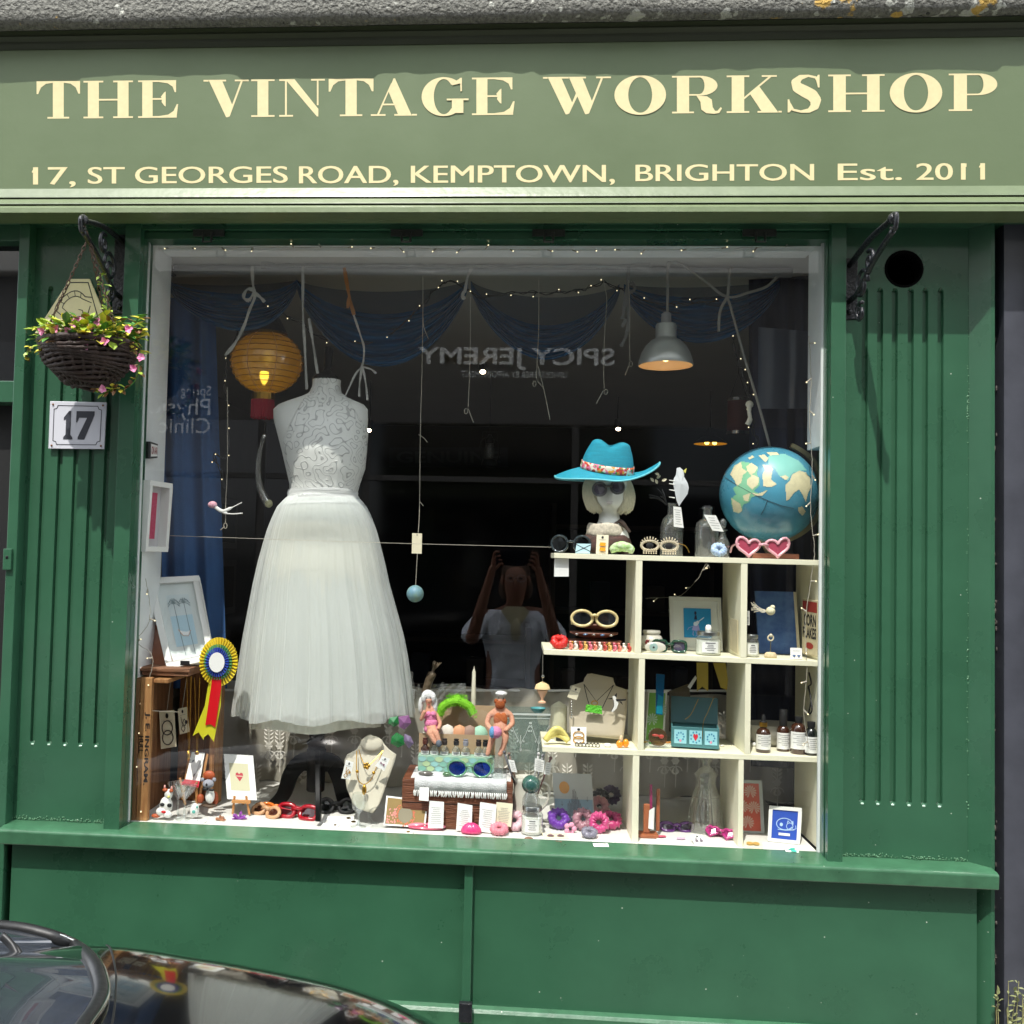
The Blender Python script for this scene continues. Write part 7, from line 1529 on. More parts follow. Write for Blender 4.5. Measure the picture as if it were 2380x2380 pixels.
t = thing('flower_clip', 'orange fruit shaped clip with a pale leaf at the end of the ring row', 'hair clip', sh(3, 1452, .08)); c = sh(3, 1450, .08); orn = glossy((236, 150, 20), .35, 'orange_gloss'); m = MB(); m.ball(c + V((-.007, 0, .011)), (.010, .008, .011), 12, 8); m.ball(c + V((.010, .003, .013)), (.009, .008, .012), 12, 8); m.build('petals', orn, t, smooth=True); m = MB(); m.ball(c + V((-.004, -.004, .026)), (.005, .004, .010), 10, 8); m.build('leaf_tip', mat('peach_leaf', (232, 200, 160), .5), t, smooth=True)
P = upright(3, 1521, 1705, 1590, 44, .20, .01, 8)
def lf(m, P):
 m.use(mat('leaf_print_green', (120, 176, 76), .6)); P.rect(m, .05, .02, .9, .94, .0006); m.use(mat('leaf_print_pale', (186, 206, 190), .6))
 for u, v in ((.3, .42), (.8, .62), (.45, .14)):
  for a in range(-60, 241, 30): P.poly(m, [(u, v), (u + .26 * math.cos(R(a - 9)), v + .11 * math.sin(R(a - 9))), (u + .30 * math.cos(R(a)), v + .13 * math.sin(R(a))), (u + .26 * math.cos(R(a + 9)), v + .11 * math.sin(R(a + 9)))], .001)
slabthing('leaf_card', 'green greeting card with pale monstera leaves on the third shelf', 'card', P, .002, paperw, lf)
P = Pan(*pl([(1524, 1660), (1540, 1662), (1545, 1568), (1525, 1566)], .13)); slabthing('blue_comb', 'long translucent blue bookmark standing in front of the green leaf card', 'bookmark', P, .004, glossy((16, 84, 124), .1), lambda m, P: (m.use(glossy((24, 128, 150), .1)), P.poly(m, [(.05, .02), (.95, .02), (.9, .45), (.3, .5)], .0006)))
t = thing('acrylic_disc', 'clear disc ornament with a red bow standing in a curved clear base', 'ornament', sh(3, 1532, .10)); c = sh(3, 1532, .10) + V((0, 0, .030)); m = MB(); m.lathe([(.0255, -.004), (.0255, .004)], (0, 0, 0), 30); mm = Matrix.Translation(c) @ Matrix.Rotation(R(90), 4, 'X'); m.v = [mm @ p for p in m.v]; m.build('disc', glassmat('amber_resin', (.75, .62, .45), refl=3, body=.5, bodycol=(120, 92, 66)), t, smooth=40)
m = MB(); m.ball(c + V((-.008, -.005, .006)), (.009, .003, .004), 10, 6); m.ball(c + V((.009, -.005, .003)), (.008, .003, .006), 10, 6); m.ball(c + V((0, -.006, .005)), (.003, .003, .003), 8, 6); m.build('bow', glossy((170, 60, 50)), t, smooth=True)
m = MB(); m.tube(smooth_pts([c + V((-.034, -.004, -.020)), c + V((-.018, -.006, -.024)), c + V((0, -.006, -.027)), c + V((.02, -.006, -.024)), c + V((.036, -.004, -.021))], 5), .005, 8); m.build('base', clear, t, smooth=True)
teal = mat('teal_painted_tin', (72, 122, 126), .4, bump=.05)
A = sh(3, 1562, .10); B = sh(3, 1692, .085)
t = thing('teal_box', 'open teal box with three painted tiles and a red heart on the third shelf', 'box', (A + B) / 2)
x0, x1 = at(1561, 1700, .10).x, at(1671, 1710, .09).x; z0 = shz(3, x1) + .001; h = mp(46, .09)
rotb = Matrix.Translation((x0, .105, z0 + .004)) @ Matrix.Rotation(R(-8), 4, 'Z'); w_ = (x1 - x0) / math.cos(R(8)); dd_ = .075
m = MB(rotb); 
for a, b in (((0, 0, 0), (w_, .004, h)), ((0, dd_, 0), (w_, dd_ + .004, h)), ((0, .0041, 0), (.004, dd_ - .0001, h)), ((w_ - .004, .0041, 0), (w_, dd_ - .0001, h)), ((.0041, .0041, 0), (w_ - .0041, dd_ - .0001, .004))): m.box(a, b)
m.build('tray', teal, t, bevel=.0008)
m = MB(rotb); q = R(12); m.add([V((.0, dd_ - .004, h + .001)), V((w_, dd_ - .004, h + .001)), V((w_, dd_ - .004 + math.sin(q) * .07, h + math.cos(q) * .075)), V((0, dd_ - .004 + math.sin(q) * .07, h + math.cos(q) * .075))], [[0, 1, 2, 3]]); m.build('lid', mat('teal_dark_tin', (60, 100, 106), .45), t, solid=.004)
Pb = Pan(*[rotb @ V(p) for p in ((0, -.0002, 0), (w_, -.0002, 0), (w_, -.0002, h), (0, -.0002, h))]); tl_ = mat('tile_pale_cyan', (150, 206, 216), .3); tb = mat('tile_blue', (56, 130, 170), .3); hr = mat('tile_red', (206, 50, 66), .3)
for i, u in enumerate((.06, .38, .70)):
 m = MB(); m.use(tl_); Pb.rect(m, u, .18, u + .26, .86, .0008); cu_, cv_ = u + .13, .52
 if i == 1: m.use(hr); Pb.poly(m, [(cu_, .34), (cu_ + .05, .54), (cu_ + .045, .66), (cu_ + .02, .70), (cu_, .63), (cu_ - .02, .70), (cu_ - .045, .66), (cu_ - .05, .54)], .0013)
 m.use(tb)
 for k in range(9): a = k * 2 * PI / 9; r = .075 if i != 1 else .10; Pb.disc(m, cu_ + r * math.cos(a), cv_ + r * 2.6 * math.sin(a), .018, .05, .0012, 6)
 if i != 1: m.use(mat('tile_pink', (226, 150, 170), .3)); Pb.disc(m, cu_, .32, .025, .07, .0014, 8)
 m.build('painted_tile', None, t)
for s_, pts in ((0, [(1623, 1625), (1606, 1660), (1592, 1672)]), (1, [(1660, 1618), (1645, 1655), (1635, 1678), (1632, 1718)])):
 m = MB(); m.tube(smooth_pts(pl(pts, .088), 4), .0009, 5); single(m, 'fine_chain', goldm, ['short', 'long'][s_] + ' fine gold necklace chain draped over the teal box', 'necklace')
for pts, lab in (([(1619, 1540), (1646, 1540), (1646, 1607), (1632, 1596), (1620, 1607)], 'left'), ([(1657, 1540), (1686, 1540), (1692, 1580), (1690, 1604), (1675, 1598)], 'right')):
 m = MB(); m.quad(*pl(pts, .16)); single(m, 'ribbon_tail', mat('mustard_ribbon', (168, 146, 48), .5), lab + 'hand mustard yellow ribbon tail hanging above the teal box', 'ribbon', solid=.0008)
m = MB(); m.quad(*pl([(1598, 1596), (1616, 1570), (1620, 1576), (1604, 1602)], .18)); single(m, 'paper_twist', paperw, 'small folded white paper behind the teal box', 'paper', solid=.001)
m = MB(); m.quad(*pl([(1556, 1606), (1600, 1590), (1604, 1616), (1586, 1700), (1556, 1700)], .26)); single(m, 'cloth_bundle', mat('taupe_cloth', (112, 102, 88), .9, bump=.5), 'taupe cloth bundle between the bookmark and the teal box', 'cloth', solid=.01)
rr = random.Random(12); P0 = [(1500, 1727), (1516, 1730), (1530, 1728), (1552, 1728), (1578, 1729), (1596, 1727), (1612, 1733), (1640, 1735), (1656, 1734), (1682, 1736), (1568, 1722), (1605, 1722)]
for i, (px, py) in enumerate(P0):
 c = shp(3, px, py); c.z = shz(3, c.x); m = MB(); col = [(210, 180, 110), (60, 150, 70), (196, 200, 60), (206, 140, 70), (230, 226, 210)][i % 5]
 for k in range(4): m.ball(c + V((rr.uniform(-.007, .007), rr.uniform(-.003, .003), .0035)), (.004, .003, .003), 6, 5)
 single(m, 'loose_bead', glossy(col), 'tiny coloured bead jewel scattered at the front of the third shelf', 'beads', group='tiny bead jewels in front of the teal box', smooth=True)
m = MB(); c = shp(3, 1628, 1734); c.z = shz(3, c.x) + .003; m.tube([c + V((.034 * math.cos(a), .014 * math.sin(a), 0)) for a in [2 * PI * k / 30 for k in range(31)]], .003, 6, cap=False); single(m, 'bead_necklace', mat('green_black_beads', (60, 130, 60), .3, var=.6, vs=200), 'green and black bead bracelet lying in front of the teal box', 'bracelet', loc=c, smooth=True)
amb = mat('amber_glass', (60, 28, 12), .08, coat=.7, spec=.8)
k_ = mp(1, .10)
bottle('amber dropper bottle with a gold collar, leftmost of the four', sh(3, 1776, .10), [(15, 0), (16, 2), (16, 42), (13, 50), (7, 54), (6, 58)], amb, [(8, 56), (8, 68), (5, 70), (4, 80), (3, 84), (0, 85)], inkk, (16, 8, 41, 80), name='dropper_bottle', k=k_)
m = MB(); m.lathe([(8.4 * k_, 0), (8.4 * k_, 10 * k_)], sh(3, 1776, .10) + V((0, 0, 57 * k_)), 18, close=False); 
o = [x for x in bpy.data.objects if x.name.startswith('dropper_bottle')][0]; m.build('gold_collar', goldm, o, solid=.0008)
bottle('amber spray bottle with a tall black cap, second of the four', sh(3, 1822, .13), [(13, 0), (14, 2), (14, 46), (10, 54), (8, 56)], amb, [(8, 56), (8.5, 57), (8.5, 92), (8, 93), (0, 93)], inkk, (14, 6, 42, 80), name='spray_bottle', k=mp(1, .13))
bottle('widest amber bottle with a short black cap, third of the four', sh(3, 1858, .10), [(17, 0), (18, 2), (18, 54), (15, 63), (8, 68), (7, 72)], amb, [(8, 69), (8.5, 70), (8.5, 82), (0, 82)], inkk, (18, 12, 50, 80), name='amber_bottle', k=k_)
bottle('small black bottle, rightmost of the four', sh(3, 1887, .085), [(13, 0), (14, 2), (14, 48), (11, 56), (7, 60), (7, 64)], mat('black_bottle', (16, 22, 20), .2, coat=.5), [(8, 62), (8.5, 63), (8.5, 74), (0, 74)], inkk, (14, 6, 42, 80), name='black_bottle', k=mp(1, .085))
m = MB(); c = sh(3, 1800, .22); m.lathe([(.05, 0), (.085, .02), (.098, .05), (.1, .062), (.095, .062), (.08, .02), (0, .008)], c, 36, sy=.6); single(m, 'white_bowl', mat('grey_white_ceramic', (180, 178, 170), .4), 'wide white bowl behind the amber bottles', 'bowl', smooth=50)
for i, (px, py) in enumerate(((1745, 1725), (1752, 1735), (1815, 1738))):
 m = MB(); c = shp(3, px, py); c.z = shz(3, c.x); m.ball(c + V((0, 0, .006)), (.008, .006, .006), 10, 7); single(m, 'soap_pebble', white, ['rear white pebble soap left of the amber bottles', 'front white pebble soap left of the amber bottles', 'white pebble soap in front of the spray bottle'][i], 'soap', smooth=True)
m = MB(); P = wallpan([(1893, 1545), (1900, 1545)], GR - .0042)
m.tube(smooth_pts([V((GR - .0045, .085 + dy, at(1890, py, .085).z)) for dy, py in ((.03, 1566), (.01, 1590), (.035, 1600), (.02, 1615), (.0, 1650), (.03, 1662), (.01, 1630), (.03, 1600))], 6), .0022, 5); single(m, 'wire_script', inkk, 'black handwriting like wire loop on the white right reveal', 'ornament')
# ================================================================ bottom row
P = upright(4, 1337, 1918, 1806, 92, .20, .03, -8)
def city(m, P):
 m.use(mat('print_sky_fade', (150, 180, 200), .7)); P.rect(m, .02, .02, .98, .5, .0005); m.use(mat('print_sun', (226, 166, 96), .7)); P.disc(m, .28, .72, .13, .12, .0008, 18); m.use(printg)
 rr = random.Random(2)
 for i in range(12):
  u = .34 + .035 * i; h = .25 + .35 * math.exp(-((i - 5) / 3.5) ** 2) + rr.uniform(-.05, .08); P.ln(m, [(u, .02), (u, h), (u + .012, h + .05), (u + .024, h), (u + .024, .04)], .0009, .001)
  for k in range(3): P.ln(m, [(u, h * (.3 + .2 * k)), (u + .024, h * (.3 + .2 * k))], .0008, .001)
 for u, v in ((.2, .4), (.85, .5), (.85, .3)): P.ln(m, [(u - .03, v), (u, v - .03), (u + .03, v), (u, v - .03), (u, v + .06)], .001, .001)
slabthing('city_card', 'pale blue greeting card with a line drawn skyline and an orange sun', 'card', P, .0015, mat('pale_grey_card', (198, 204, 204), .7), city)
SC = [(1298, 1922, .028, (104, 44, 158), 'purple satin scrunchie at the left of the bottom row', 1, .9), (1345, 1905, .028, (26, 26, 52), 'navy satin scrunchie at the back of the heap', 2, 1.2), (1355, 1925, .028, (158, 112, 124), 'dusty mauve satin scrunchie in the middle of the heap', 3, 1.0), (1392, 1908, .026, (196, 142, 148), 'pale rose scrunchie at the top right of the heap', 4, 1.1), (1392, 1932, .026, (196, 60, 122), 'hot pink scrunchie at the front of the heap', 6, 1.3), (1420, 1922, .028, (176, 40, 104), 'magenta scrunchie at the right of the heap', 7, .6), (1370, 1943, .020, (120, 116, 132), 'small grey print scrunchie lying before the heap', 8, .3), (1420, 1880, .026, (66, 40, 82), 'dark violet gold printed scrunchie behind the heap', 9, 1.3), (1395, 1885, .024, (40, 38, 44), 'black scrunchie behind the pale rose one', 10, 1.2)]
for px, py, r, c_, lab, sd, tl_ in SC:
 c = shp(4, px, py + 4); c.z = PZ + (.018 if 'top' in lab or 'behind' in lab else 0); scrunch(lab, c, r * 1.15, mat('satin_%d_%d_%d' % c_, c_, .35, sheen=.3), sd, tl_, .5)
t = thing('flower_clip', 'pale pink fabric flower clip in front of the purple scrunchie', 'hair clip', shp(4, 1325, 1935)); c = shp(4, 1325, 1935); c.z = PZ + .012; m = MB()
for k in range(5): a = k * 2 * PI / 5; m.ball(c + V((.011 * math.cos(a), -.004, .011 * math.sin(a))), (.008, .004, .008), 10, 6)
m.build('petals', mat('pale_pink_felt', (226, 160, 186), .9), t, smooth=True); m = MB(); m.ball(c + V((0, -.009, 0)), .004, 8, 6); m.build('centre', inkk, t, smooth=True)
for px, py, w_, d_, rz, lab, kind, col in ((1293, 1950, .07, .04, .1, 'wide cream card of studs at the left front of the bottom row', 'drop', (120, 80, 90)), (1297, 1962, .030, .02, -.2, 'small round cream card at the front edge under the purple scrunchie', 'bow', (150, 70, 60)), (1355, 1966, .055, .02, 0, 'white ticket card at the front edge beside the grey scrunchie', 'none', (120, 120, 120)), (1400, 1969, .045, .022, .1, 'white card with a brown stud at the front edge below the hot pink scrunchie', 'bow', (150, 90, 70)), (1437, 1962, .045, .022, -.1, 'white card with a bar clip at the right end of the first bottom compartment', 'bow', (150, 110, 120))):
 P = flat(4, px, py, w_, d_, rz); slabthing('earring_card', lab, 'earrings', P, .0012, cream if 'cream' in lab else paperw, d_ear(col, kind, False), group='carded earrings')
t = thing('pen_stand', 'reddish wooden pen stand holding a magenta pen upright', 'pen stand', shp(4, 1505, 1950)); c = shp(4, 1504, 1945); c.z = PZ; rw = mat('cherry_wood', (160, 92, 56), .45, bump=.1, var=.2, vs=9, stretch=(8, 8, 1))
m = MB(); m.box((c.x - .026, c.y - .018, PZ + .0005), (c.x + .03, c.y + .03, PZ + .010)); m.build('base', rw, t, bevel=.002); m = MB(); m.box((c.x - .011, c.y - .003, PZ + .0105), (c.x + .007, c.y + .006, PZ + .092)); m.build('upright', rw, t, bevel=.003)
m = MB(); m.box((c.x + .028, c.y + .022, PZ + .0105), (c.x + .038, c.y + .03, PZ + .13)); m.build('back_upright', rw, t, bevel=.002)
m = MB(); m.tube([(c.x + .012, c.y + .01, PZ + .03), (c.x + .010, c.y + .01, PZ + .145)], .0042, 8); m.build('pen', glossy((150, 40, 96)), t, smooth=40); P = Pan(V((c.x + .002, c.y - .006, PZ + .025)), V((c.x + .017, c.y - .006, PZ + .022)), V((c.x + .019, c.y - .005, PZ + .085)), V((c.x + .004, c.y - .005, PZ + .075))); m = MB(); m.slab(P.c, .001); m.build('ticket', paperw, t)
t = thing('glass_lady_bottle', 'clear glass bottle moulded as a lady in a long ribbed gown', 'bottle', sh(4, 1645, .2)); b_ = sh(4, 1645, .20); k_ = mp(1, .2)
m = MB(); m.lathe([(40 * k_, 0), (42 * k_, .004), (38 * k_, 30 * k_), (30 * k_, 78 * k_), (20 * k_, 105 * k_), (22 * k_, 118 * k_), (26 * k_, 128 * k_), (16 * k_, 140 * k_), (8 * k_, 146 * k_), (10 * k_, 154 * k_), (15 * k_, 166 * k_), (13 * k_, 180 * k_), (8 * k_, 186 * k_), (0, 188 * k_)], b_, 72, sy=.7, fn=lambda i, q: 1 + (.035 * math.sin(24 * q) if i < 5 else 0)); m.build('glass_gown', glassmat('thick_clear_glass', (.9, .93, .9), refl=4, rough=.03, body=.16, bodycol=(220, 220, 205)), t, smooth=True)
m = MB(); [m.ball(b_ + V((0, -.7 * lerp(36, 20, i / 7) * k_, (20 + 11 * i) * k_)), .0022, 8, 6) for i in range(8)]; m.build('buttons', white, t, smooth=True)
c = shp(4, 1576, 1935); c.z = PZ; shades('glossy purple cat eye sunglasses lying by the pen stand', c, .095, 'cat', glossy((90, 34, 112)), mat('violet_lens', (52, 34, 62), .08, spec=.8), rz=R(6), pitch=R(-35), rim=.0045, fold=True)
c = shp(4, 1668, 1950); c.z = PZ; shades('magenta heart shaped sunglasses near the divider of the bottom row', c, .085, 'heart', glossy((176, 46, 118)), glossy((150, 40, 104), .1), rz=R(-35), pitch=R(-40), rim=.0045, fold=True)
for px, py, col, lab in ((1540, 1948, (216, 96, 120), 'small rose pink geometric earring pair on a white card'), (1585, 1953, (224, 190, 214), 'pale lilac geometric earring pair on a white card')):
 P = flat(4, px, py + 4, .032, .022, .05); slabthing('earring_card', lab, 'earrings', P, .0012, paperw, lambda m, P, col=col: (m.use(glossy(col)), P.poly(m, [(.05, .4), (.3, .2), (.9, .35), (.85, .9), (.2, .95)], .004)), group='carded earrings')
P = flat(4, 1628, 1965, .032, .034, .15, .5); slabthing('earring_card', 'tilted white tag with two drop earrings in the middle bottom compartment', 'earrings', P, .0012, paperw, d_ear((130, 120, 130), 'drop'), group='carded earrings')
P = upright(4, 1748, 1936, 1822, 58, .20, .02, -3)
def leaves(m, P):
 m.use(mat('coral_print', (214, 92, 66), .6)); P.rect(m, .0, .04, .86, .94, .0006); m.use(mat('coral_leaf', (232, 196, 178), .6))
 for u, v in ((.5, .78), (.15, .5), (.62, .48), (.35, .2)):
  for a in range(-60, 241, 25): P.poly(m, [(u, v), (u + .22 * math.cos(R(a - 8)), v + .11 * math.sin(R(a - 8))), (u + .26 * math.cos(R(a)), v + .13 * math.sin(R(a))), (u + .22 * math.cos(R(a + 8)), v + .11 * math.sin(R(a + 8)))], .001)
slabthing('leaf_card', 'coral orange greeting card with pale monstera leaves in the bottom row', 'card', P, .002, mat('pale_grey_card', (198, 204, 204), .7), leaves)
P = panpx([(1784, 1946), (1859, 1955), (1864, 1878), (1788, 1872)], [.12, .10, .12, .14])
A = P.c; zmin = PZ + .001
P = Pan(V((A[0].x, A[0].y, zmin)), V((A[1].x, A[1].y, zmin)), A[2], A[3])
t = thing('cat_picture', 'small white framed blue picture of a curled cat line drawing', 'picture', P.pt(.5, 0)); m = MB(); P.frame(m, .11, .10, .002, .012); m.build('frame', white, t, bevel=.0008); m = MB(); m.use(mat('print_royal_blue', (30, 74, 176), .5)); P.rect(m, .1, .09, .9, .91, -.001); m.use(mat('print_pale_line', (176, 206, 240), .5))
P.ln(m, [(.5 + .25 * math.cos(a), .52 + .16 * math.sin(a)) for a in [R(x) for x in range(-10, 345, 15)]], .0022, .0); P.ln(m, [(.66 + .1 * math.cos(a), .47 + .09 * math.sin(a)) for a in [R(x) for x in range(0, 361, 24)]], .0016, .0); P.ln(m, [(.58, .55), (.60, .62), (.65, .56), (.70, .56), (.75, .62), (.76, .54)], .0016, 0); P.ln(m, [(.75, .38), (.86, .42), (.84, .5)], .0016, 0); P.ln(m, [(.3, .36), (.55, .35), (.8, .38)], .0016, 0); P.disc(m, .4, .5, .05, .05, 0); m.use(paperw); P.rect(m, .33, .2, .68, .27, .0003); m.build('print', None, t)
P = flat(4, 1750, 1972, .05, .05, -.2); slabthing('earring_card', 'cream card with large gold leaf earrings in the right bottom corner', 'earrings', P, .0012, cream, lambda m, P: (m.use(mat('ochre_leaf', (196, 156, 84), .5)), P.disc(m, .35, .5, .2, .25, .003, 7), P.disc(m, .68, .55, .2, .25, .003, 7)), group='carded earrings')
P = flat(4, 1843, 1985, .034, .032, -.05, .3); slabthing('earring_card', 'white card with turquoise leaf earrings at the right front corner', 'earrings', P, .0012, paperw, lambda m, P: (m.use(mat('turquoise_leaf', (60, 178, 156), .5)), P.poly(m, [(.15, .4), (.5, .65), (.85, .7), (.6, .4)], .003), P.poly(m, [(.35, .2), (.6, .45), (.9, .3), (.7, .1)], .003)), group='carded earrings')
# ================================================================ lace curtain and the floor of the window
lace = MB(); rows = []
for j in range(13):
 v = j / 12; row = []
 for i in range(221):
  u = i / 220; f = .018 * math.sin(u * 95 + 1.5 * math.sin(u * 13)) * (.7 + .3 * v) + .012 * math.sin(u * 31)
  a = at(lerp(500, 1862, u), 1, .60); zt_ = zf(1602, .60) + .006 * math.sin(u * 60); row.append(V((a.x * 1.0, .60 + f, lerp(zt_, PZ + .004, v))))
 rows.append(row)
lace.grid(rows); lt_ = thing('lace_curtain', 'grey white net curtain with stitched flower sprays across the back of the display', 'curtain', rows[-1][110])
lace.build('net', glassmat('grey_net', (.9, .88, .84), refl=.05, rough=.6, body=.82, bodycol=(226, 220, 204)), lt_, smooth=True)
rr = random.Random(21); fl = MB()
for k in range(46):
 cx = lerp(520, 1845, (k + .5) / 46) + rr.uniform(-6, 6); cy = rr.choice((1700, 1735, 1770, 1820)); Y_ = .568
 def q(dx, dy): return at(cx + dx, cy + dy, Y_)
 for s_ in (-1, 1):
  fl.tube([q(s_ * (3 + r_ * math.cos(a)), -r_ * math.sin(a) + 22) for a, r_ in [(R(40 * i), 13 * (1 - i / 14)) for i in range(13)]], .0016, 4, flat=.4)
  for i in range(4): leaf(fl, q(s_ * 2, -8 - 9 * i), V((s_, -.1, .9)), V((0, -1, 0)), mp(13, Y_), mp(5, Y_))
 fl.tube([q(0, 60), q(2, 20), q(0, -46)], .0014, 4, flat=.4)
 for i in range(6): a = i * PI / 3; leaf(fl, q(0, -2), V((math.cos(a), -.1, math.sin(a))), V((0, -1, 0)), mp(10, Y_), mp(8, Y_))
fl.build('stitched_flowers', mat('stitch_white', (236, 232, 222), .9), lt_)
m = MB(); m.tube([at(498, 1604, .6), at(1862, 1606, .6)], .004, 8); m.build('curtain_wire', white, lt_)
hang([(395, 1245), (900, 1262), (1290, 1272)], .10, 'fine nylon line stretched level across the middle of the window', .0007, grp=None)
hang([(305, 1650), (420, 1655)], .06, 'short nylon line across the top of the wooden crate', .0006, grp=None)
P = panpx([(957, 1286), (980, 1287), (981, 1240), (958, 1239)], .258); slabthing('swing_tag', 'ivory blank tag on the long string above the earth ball', 'tag', P, .002, cream, lambda m, P: (m.use(inkk), P.disc(m, .5, .92, .05, .03)))
m = MB(); m.tube([at(970, 1286, .26), at(966, 1362, .26)], .0009, 5); single(m, 'string', string_m, 'short string between the ivory tag and the earth ball', 'string')
m = MB(); c = at(965, 1380, .26); m.ball(c, mp(20, .26), 24, 16); single(m, 'earth_ball', mat('earth_ball_blue', (92, 140, 176), .5, var=.4, vs=18, c2=(134, 160, 128), bump=.1), 'small blue green earth ball hanging on a string', 'ornament', smooth=True)
hang([(528, 900), (529, 1000), (528, 1100), (525, 1160), (524, 1215)], .26, 'knotted string the carved pink bird ornament hangs from', loop=(524, 1222, 4), tails=[[(522, 1224), (512, 1232)]], grp=None)
t = thing('bird_ornament', 'pink speckled and white bird ornament hanging beside the blue curtain', 'ornament', at(498, 1178, .25)); m = MB(); m.ball(at(494, 1173, .25), (.015, .009, .011), 12, 8); m.build('pink_head', mat('pink_speckle', (196, 110, 136), .5, var=.4, vs=120, c2=(230, 200, 210)), t, smooth=True)
m = MB(); m.tube(smooth_pts(pl([(500, 1178), (516, 1188), (534, 1182), (562, 1168)], .25), 4), [.006] * 5 + [.005] * 4 + [.0015] * 4, 6, flat=.6); m.tube(smooth_pts(pl([(505, 1182), (530, 1194), (564, 1193)], .25), 4), [.005] * 4 + [.002] * 5, 6, flat=.6); m.build('white_tail', white, t, smooth=True)
t = thing('curved_tube', 'curved clear plastic horn filled with pale shells hanging left of the form', 'ornament', at(612, 1014, .3)); Q = smooth_pts(pl([(614, 1014), (604, 1050), (600, 1090), (604, 1130), (615, 1158), (625, 1172)], .3), 5); m = MB(); m.tube(Q, [.006 + .009 * (i / 25) for i in range(len(Q))], 14); m.build('horn', glassmat('plastic_horn', (.85, .85, .82), refl=5, body=.18, bodycol=(190, 188, 176)), t, smooth=True)
m = MB(); m.ball(Q[-1] + V((0, -.004, .002)), .013, 10, 8); m.build('shells', mat('pale_shells', (206, 204, 160), .6, bump=1, bs=200), t); m = MB(); m.ball(Q[0], .007, 8, 6); m.tube([Q[0], at(616, 976, .34)], .0008, 4); m.build('hook', silver, t)
for pts, lab, kd, col in (([(374, 1741), (410, 1735), (405, 1650), (370, 1653)], 'tall cream tag with two black bead hoops hanging in the crate', 'hoops', (60, 56, 60)), ([(418, 1707), (441, 1701), (434, 1643), (413, 1648)], 'narrower cream tag with black diamond earrings hanging in the crate', 'diamond', (60, 56, 60))):
 P = panpx(pts, .2); slabthing('earring_card', lab, 'earrings', P, .001, cream, d_ear(col, kd), group='carded earrings')
 m = MB(); a = P.pt(.5, .98); m.tube([a, V((a.x + .01, a.y, cz1 - .013))], .0008, 4); single(m, 'string', string_m, 'thread holding the ' + ('left' if kd == 'hoops' else 'right') + ' cream earring tag in the crate', 'string')
def pend(lab, a, b, y0, y1, Y, deco):
 t = thing('necklace', lab, 'necklace', at((a + b) / 2, y1, Y)); m = MB(); m.tube([at(a, y0, Y), at((a + b) / 2 - 1, y1, Y)], .0009, 5); m.tube([at(b, y0, Y), at((a + b) / 2 + 1, y1, Y)], .0009, 5); m.build('chain', goldm, t); m = MB(); deco(m, at((a + b) / 2, y1, Y)); m.build('pendant', goldm, t, smooth=True)
pend('fine chain with a gold bar pendant hanging from the crate top', 434, 444, 1572, 1745, .13, lambda m, c: m.bx(c + V((-.002, 0, -.014)), (.010, .004, .028)))
pend('fine chain with a gold knot pendant hanging from the crate top', 452, 464, 1575, 1745, .14, lambda m, c: m.ball(c + V((0, 0, -.006)), (.007, .005, .007), 8, 6))
t = thing('model_deckchair', 'small model deckchair with a red seat front and a heart drawn on white canvas', 'model chair', shp(4, 440, 1868)); m = MB(); m.quad(*pl([(430, 1815, .16), (464, 1818, .16), (476, 1750, .22), (446, 1748, .22)], .2)); m.build('canvas', white, t, solid=.0015)
m = MB(); P = panpx([(430, 1815), (464, 1818), (476, 1750), (446, 1748)], [.157, .157, .217, .217]); P.poly(m, [(.5, .12), (.86, .55), (.80, .72), (.64, .74), (.5, .62), (.36, .74), (.20, .72), (.14, .55)], .0015); m.build('heart', printg, t)
m = MB(); m.slab(pl([(422, 1820, .12), (462, 1826, .12), (464, 1815, .16), (430, 1811, .16)], .14), .006); m.build('red_seat', mat('red_canvas', (196, 40, 60), .7), t)
m = MB()
for a, b in (((418, 1808, .13), (430, 1870, .13)), ((457, 1818, .13), (457, 1878, .13)), ((482, 1752, .22), (462, 1860, .16)), ((440, 1750, .23), (425, 1858, .2))):
 p, q_ = at(*a), at(*b); q_.z = max(q_.z, PZ + .004); m.tube([p, q_], .0038, 4)
m.build('frame', mat('pine_frame', (196, 140, 84), .6), t)
def blobs(name, lab, cat, base, parts):
 """figure from named blob groups: (part, material, [(px,py,Y,rx,ry,rz)...])"""
 t = thing(name, lab, cat, base)
 for nm, mt_, bl_ in parts:
  m = MB(); [m.ball(at(b[0], b[1], b[2]), (b[3] / 1000, b[4] / 1000, b[5] / 1000), 14, 10) for b in bl_]; m.build(nm, mt_, t, smooth=True)
 return t
felt = lambda c: mat('felt_%d_%d_%d' % c, c, .95, bump=.5, bs=200)
blobs('cat_figurine', 'white, black and ginger ceramic cat figurine in the left front corner', 'figurine', shp(4, 385, 1900), [('body', white, [(386, 1872, .08, 19, 15, 26), (392, 1846, .08, 12, 11, 15), (375, 1886, .07, 16, 12, 12), (390, 1893, .065, 12, 10, 10)]), ('black_spots', inkk, [(377, 1870, .066, 7, 4, 5), (394, 1872, .066, 7, 4, 6)]), ('ginger_patches', mat('ginger', (176, 84, 46), .5), [(384, 1836, .075, 8, 6, 5), (398, 1838, .075, 6, 6, 5), (362, 1896, .07, 13, 7, 6)]), ('ear', mat('pink_ear', (226, 170, 160), .5), [(383, 1829, .08, 3, 3, 6), (399, 1832, .08, 3, 3, 6)]), ('red_bow', rs, [(380, 1887, .058, 7, 3, 4)]), ('beak', mat('pale_yellow', (226, 220, 110), .4), [(392, 1852, .067, 4, 3, 3)])])
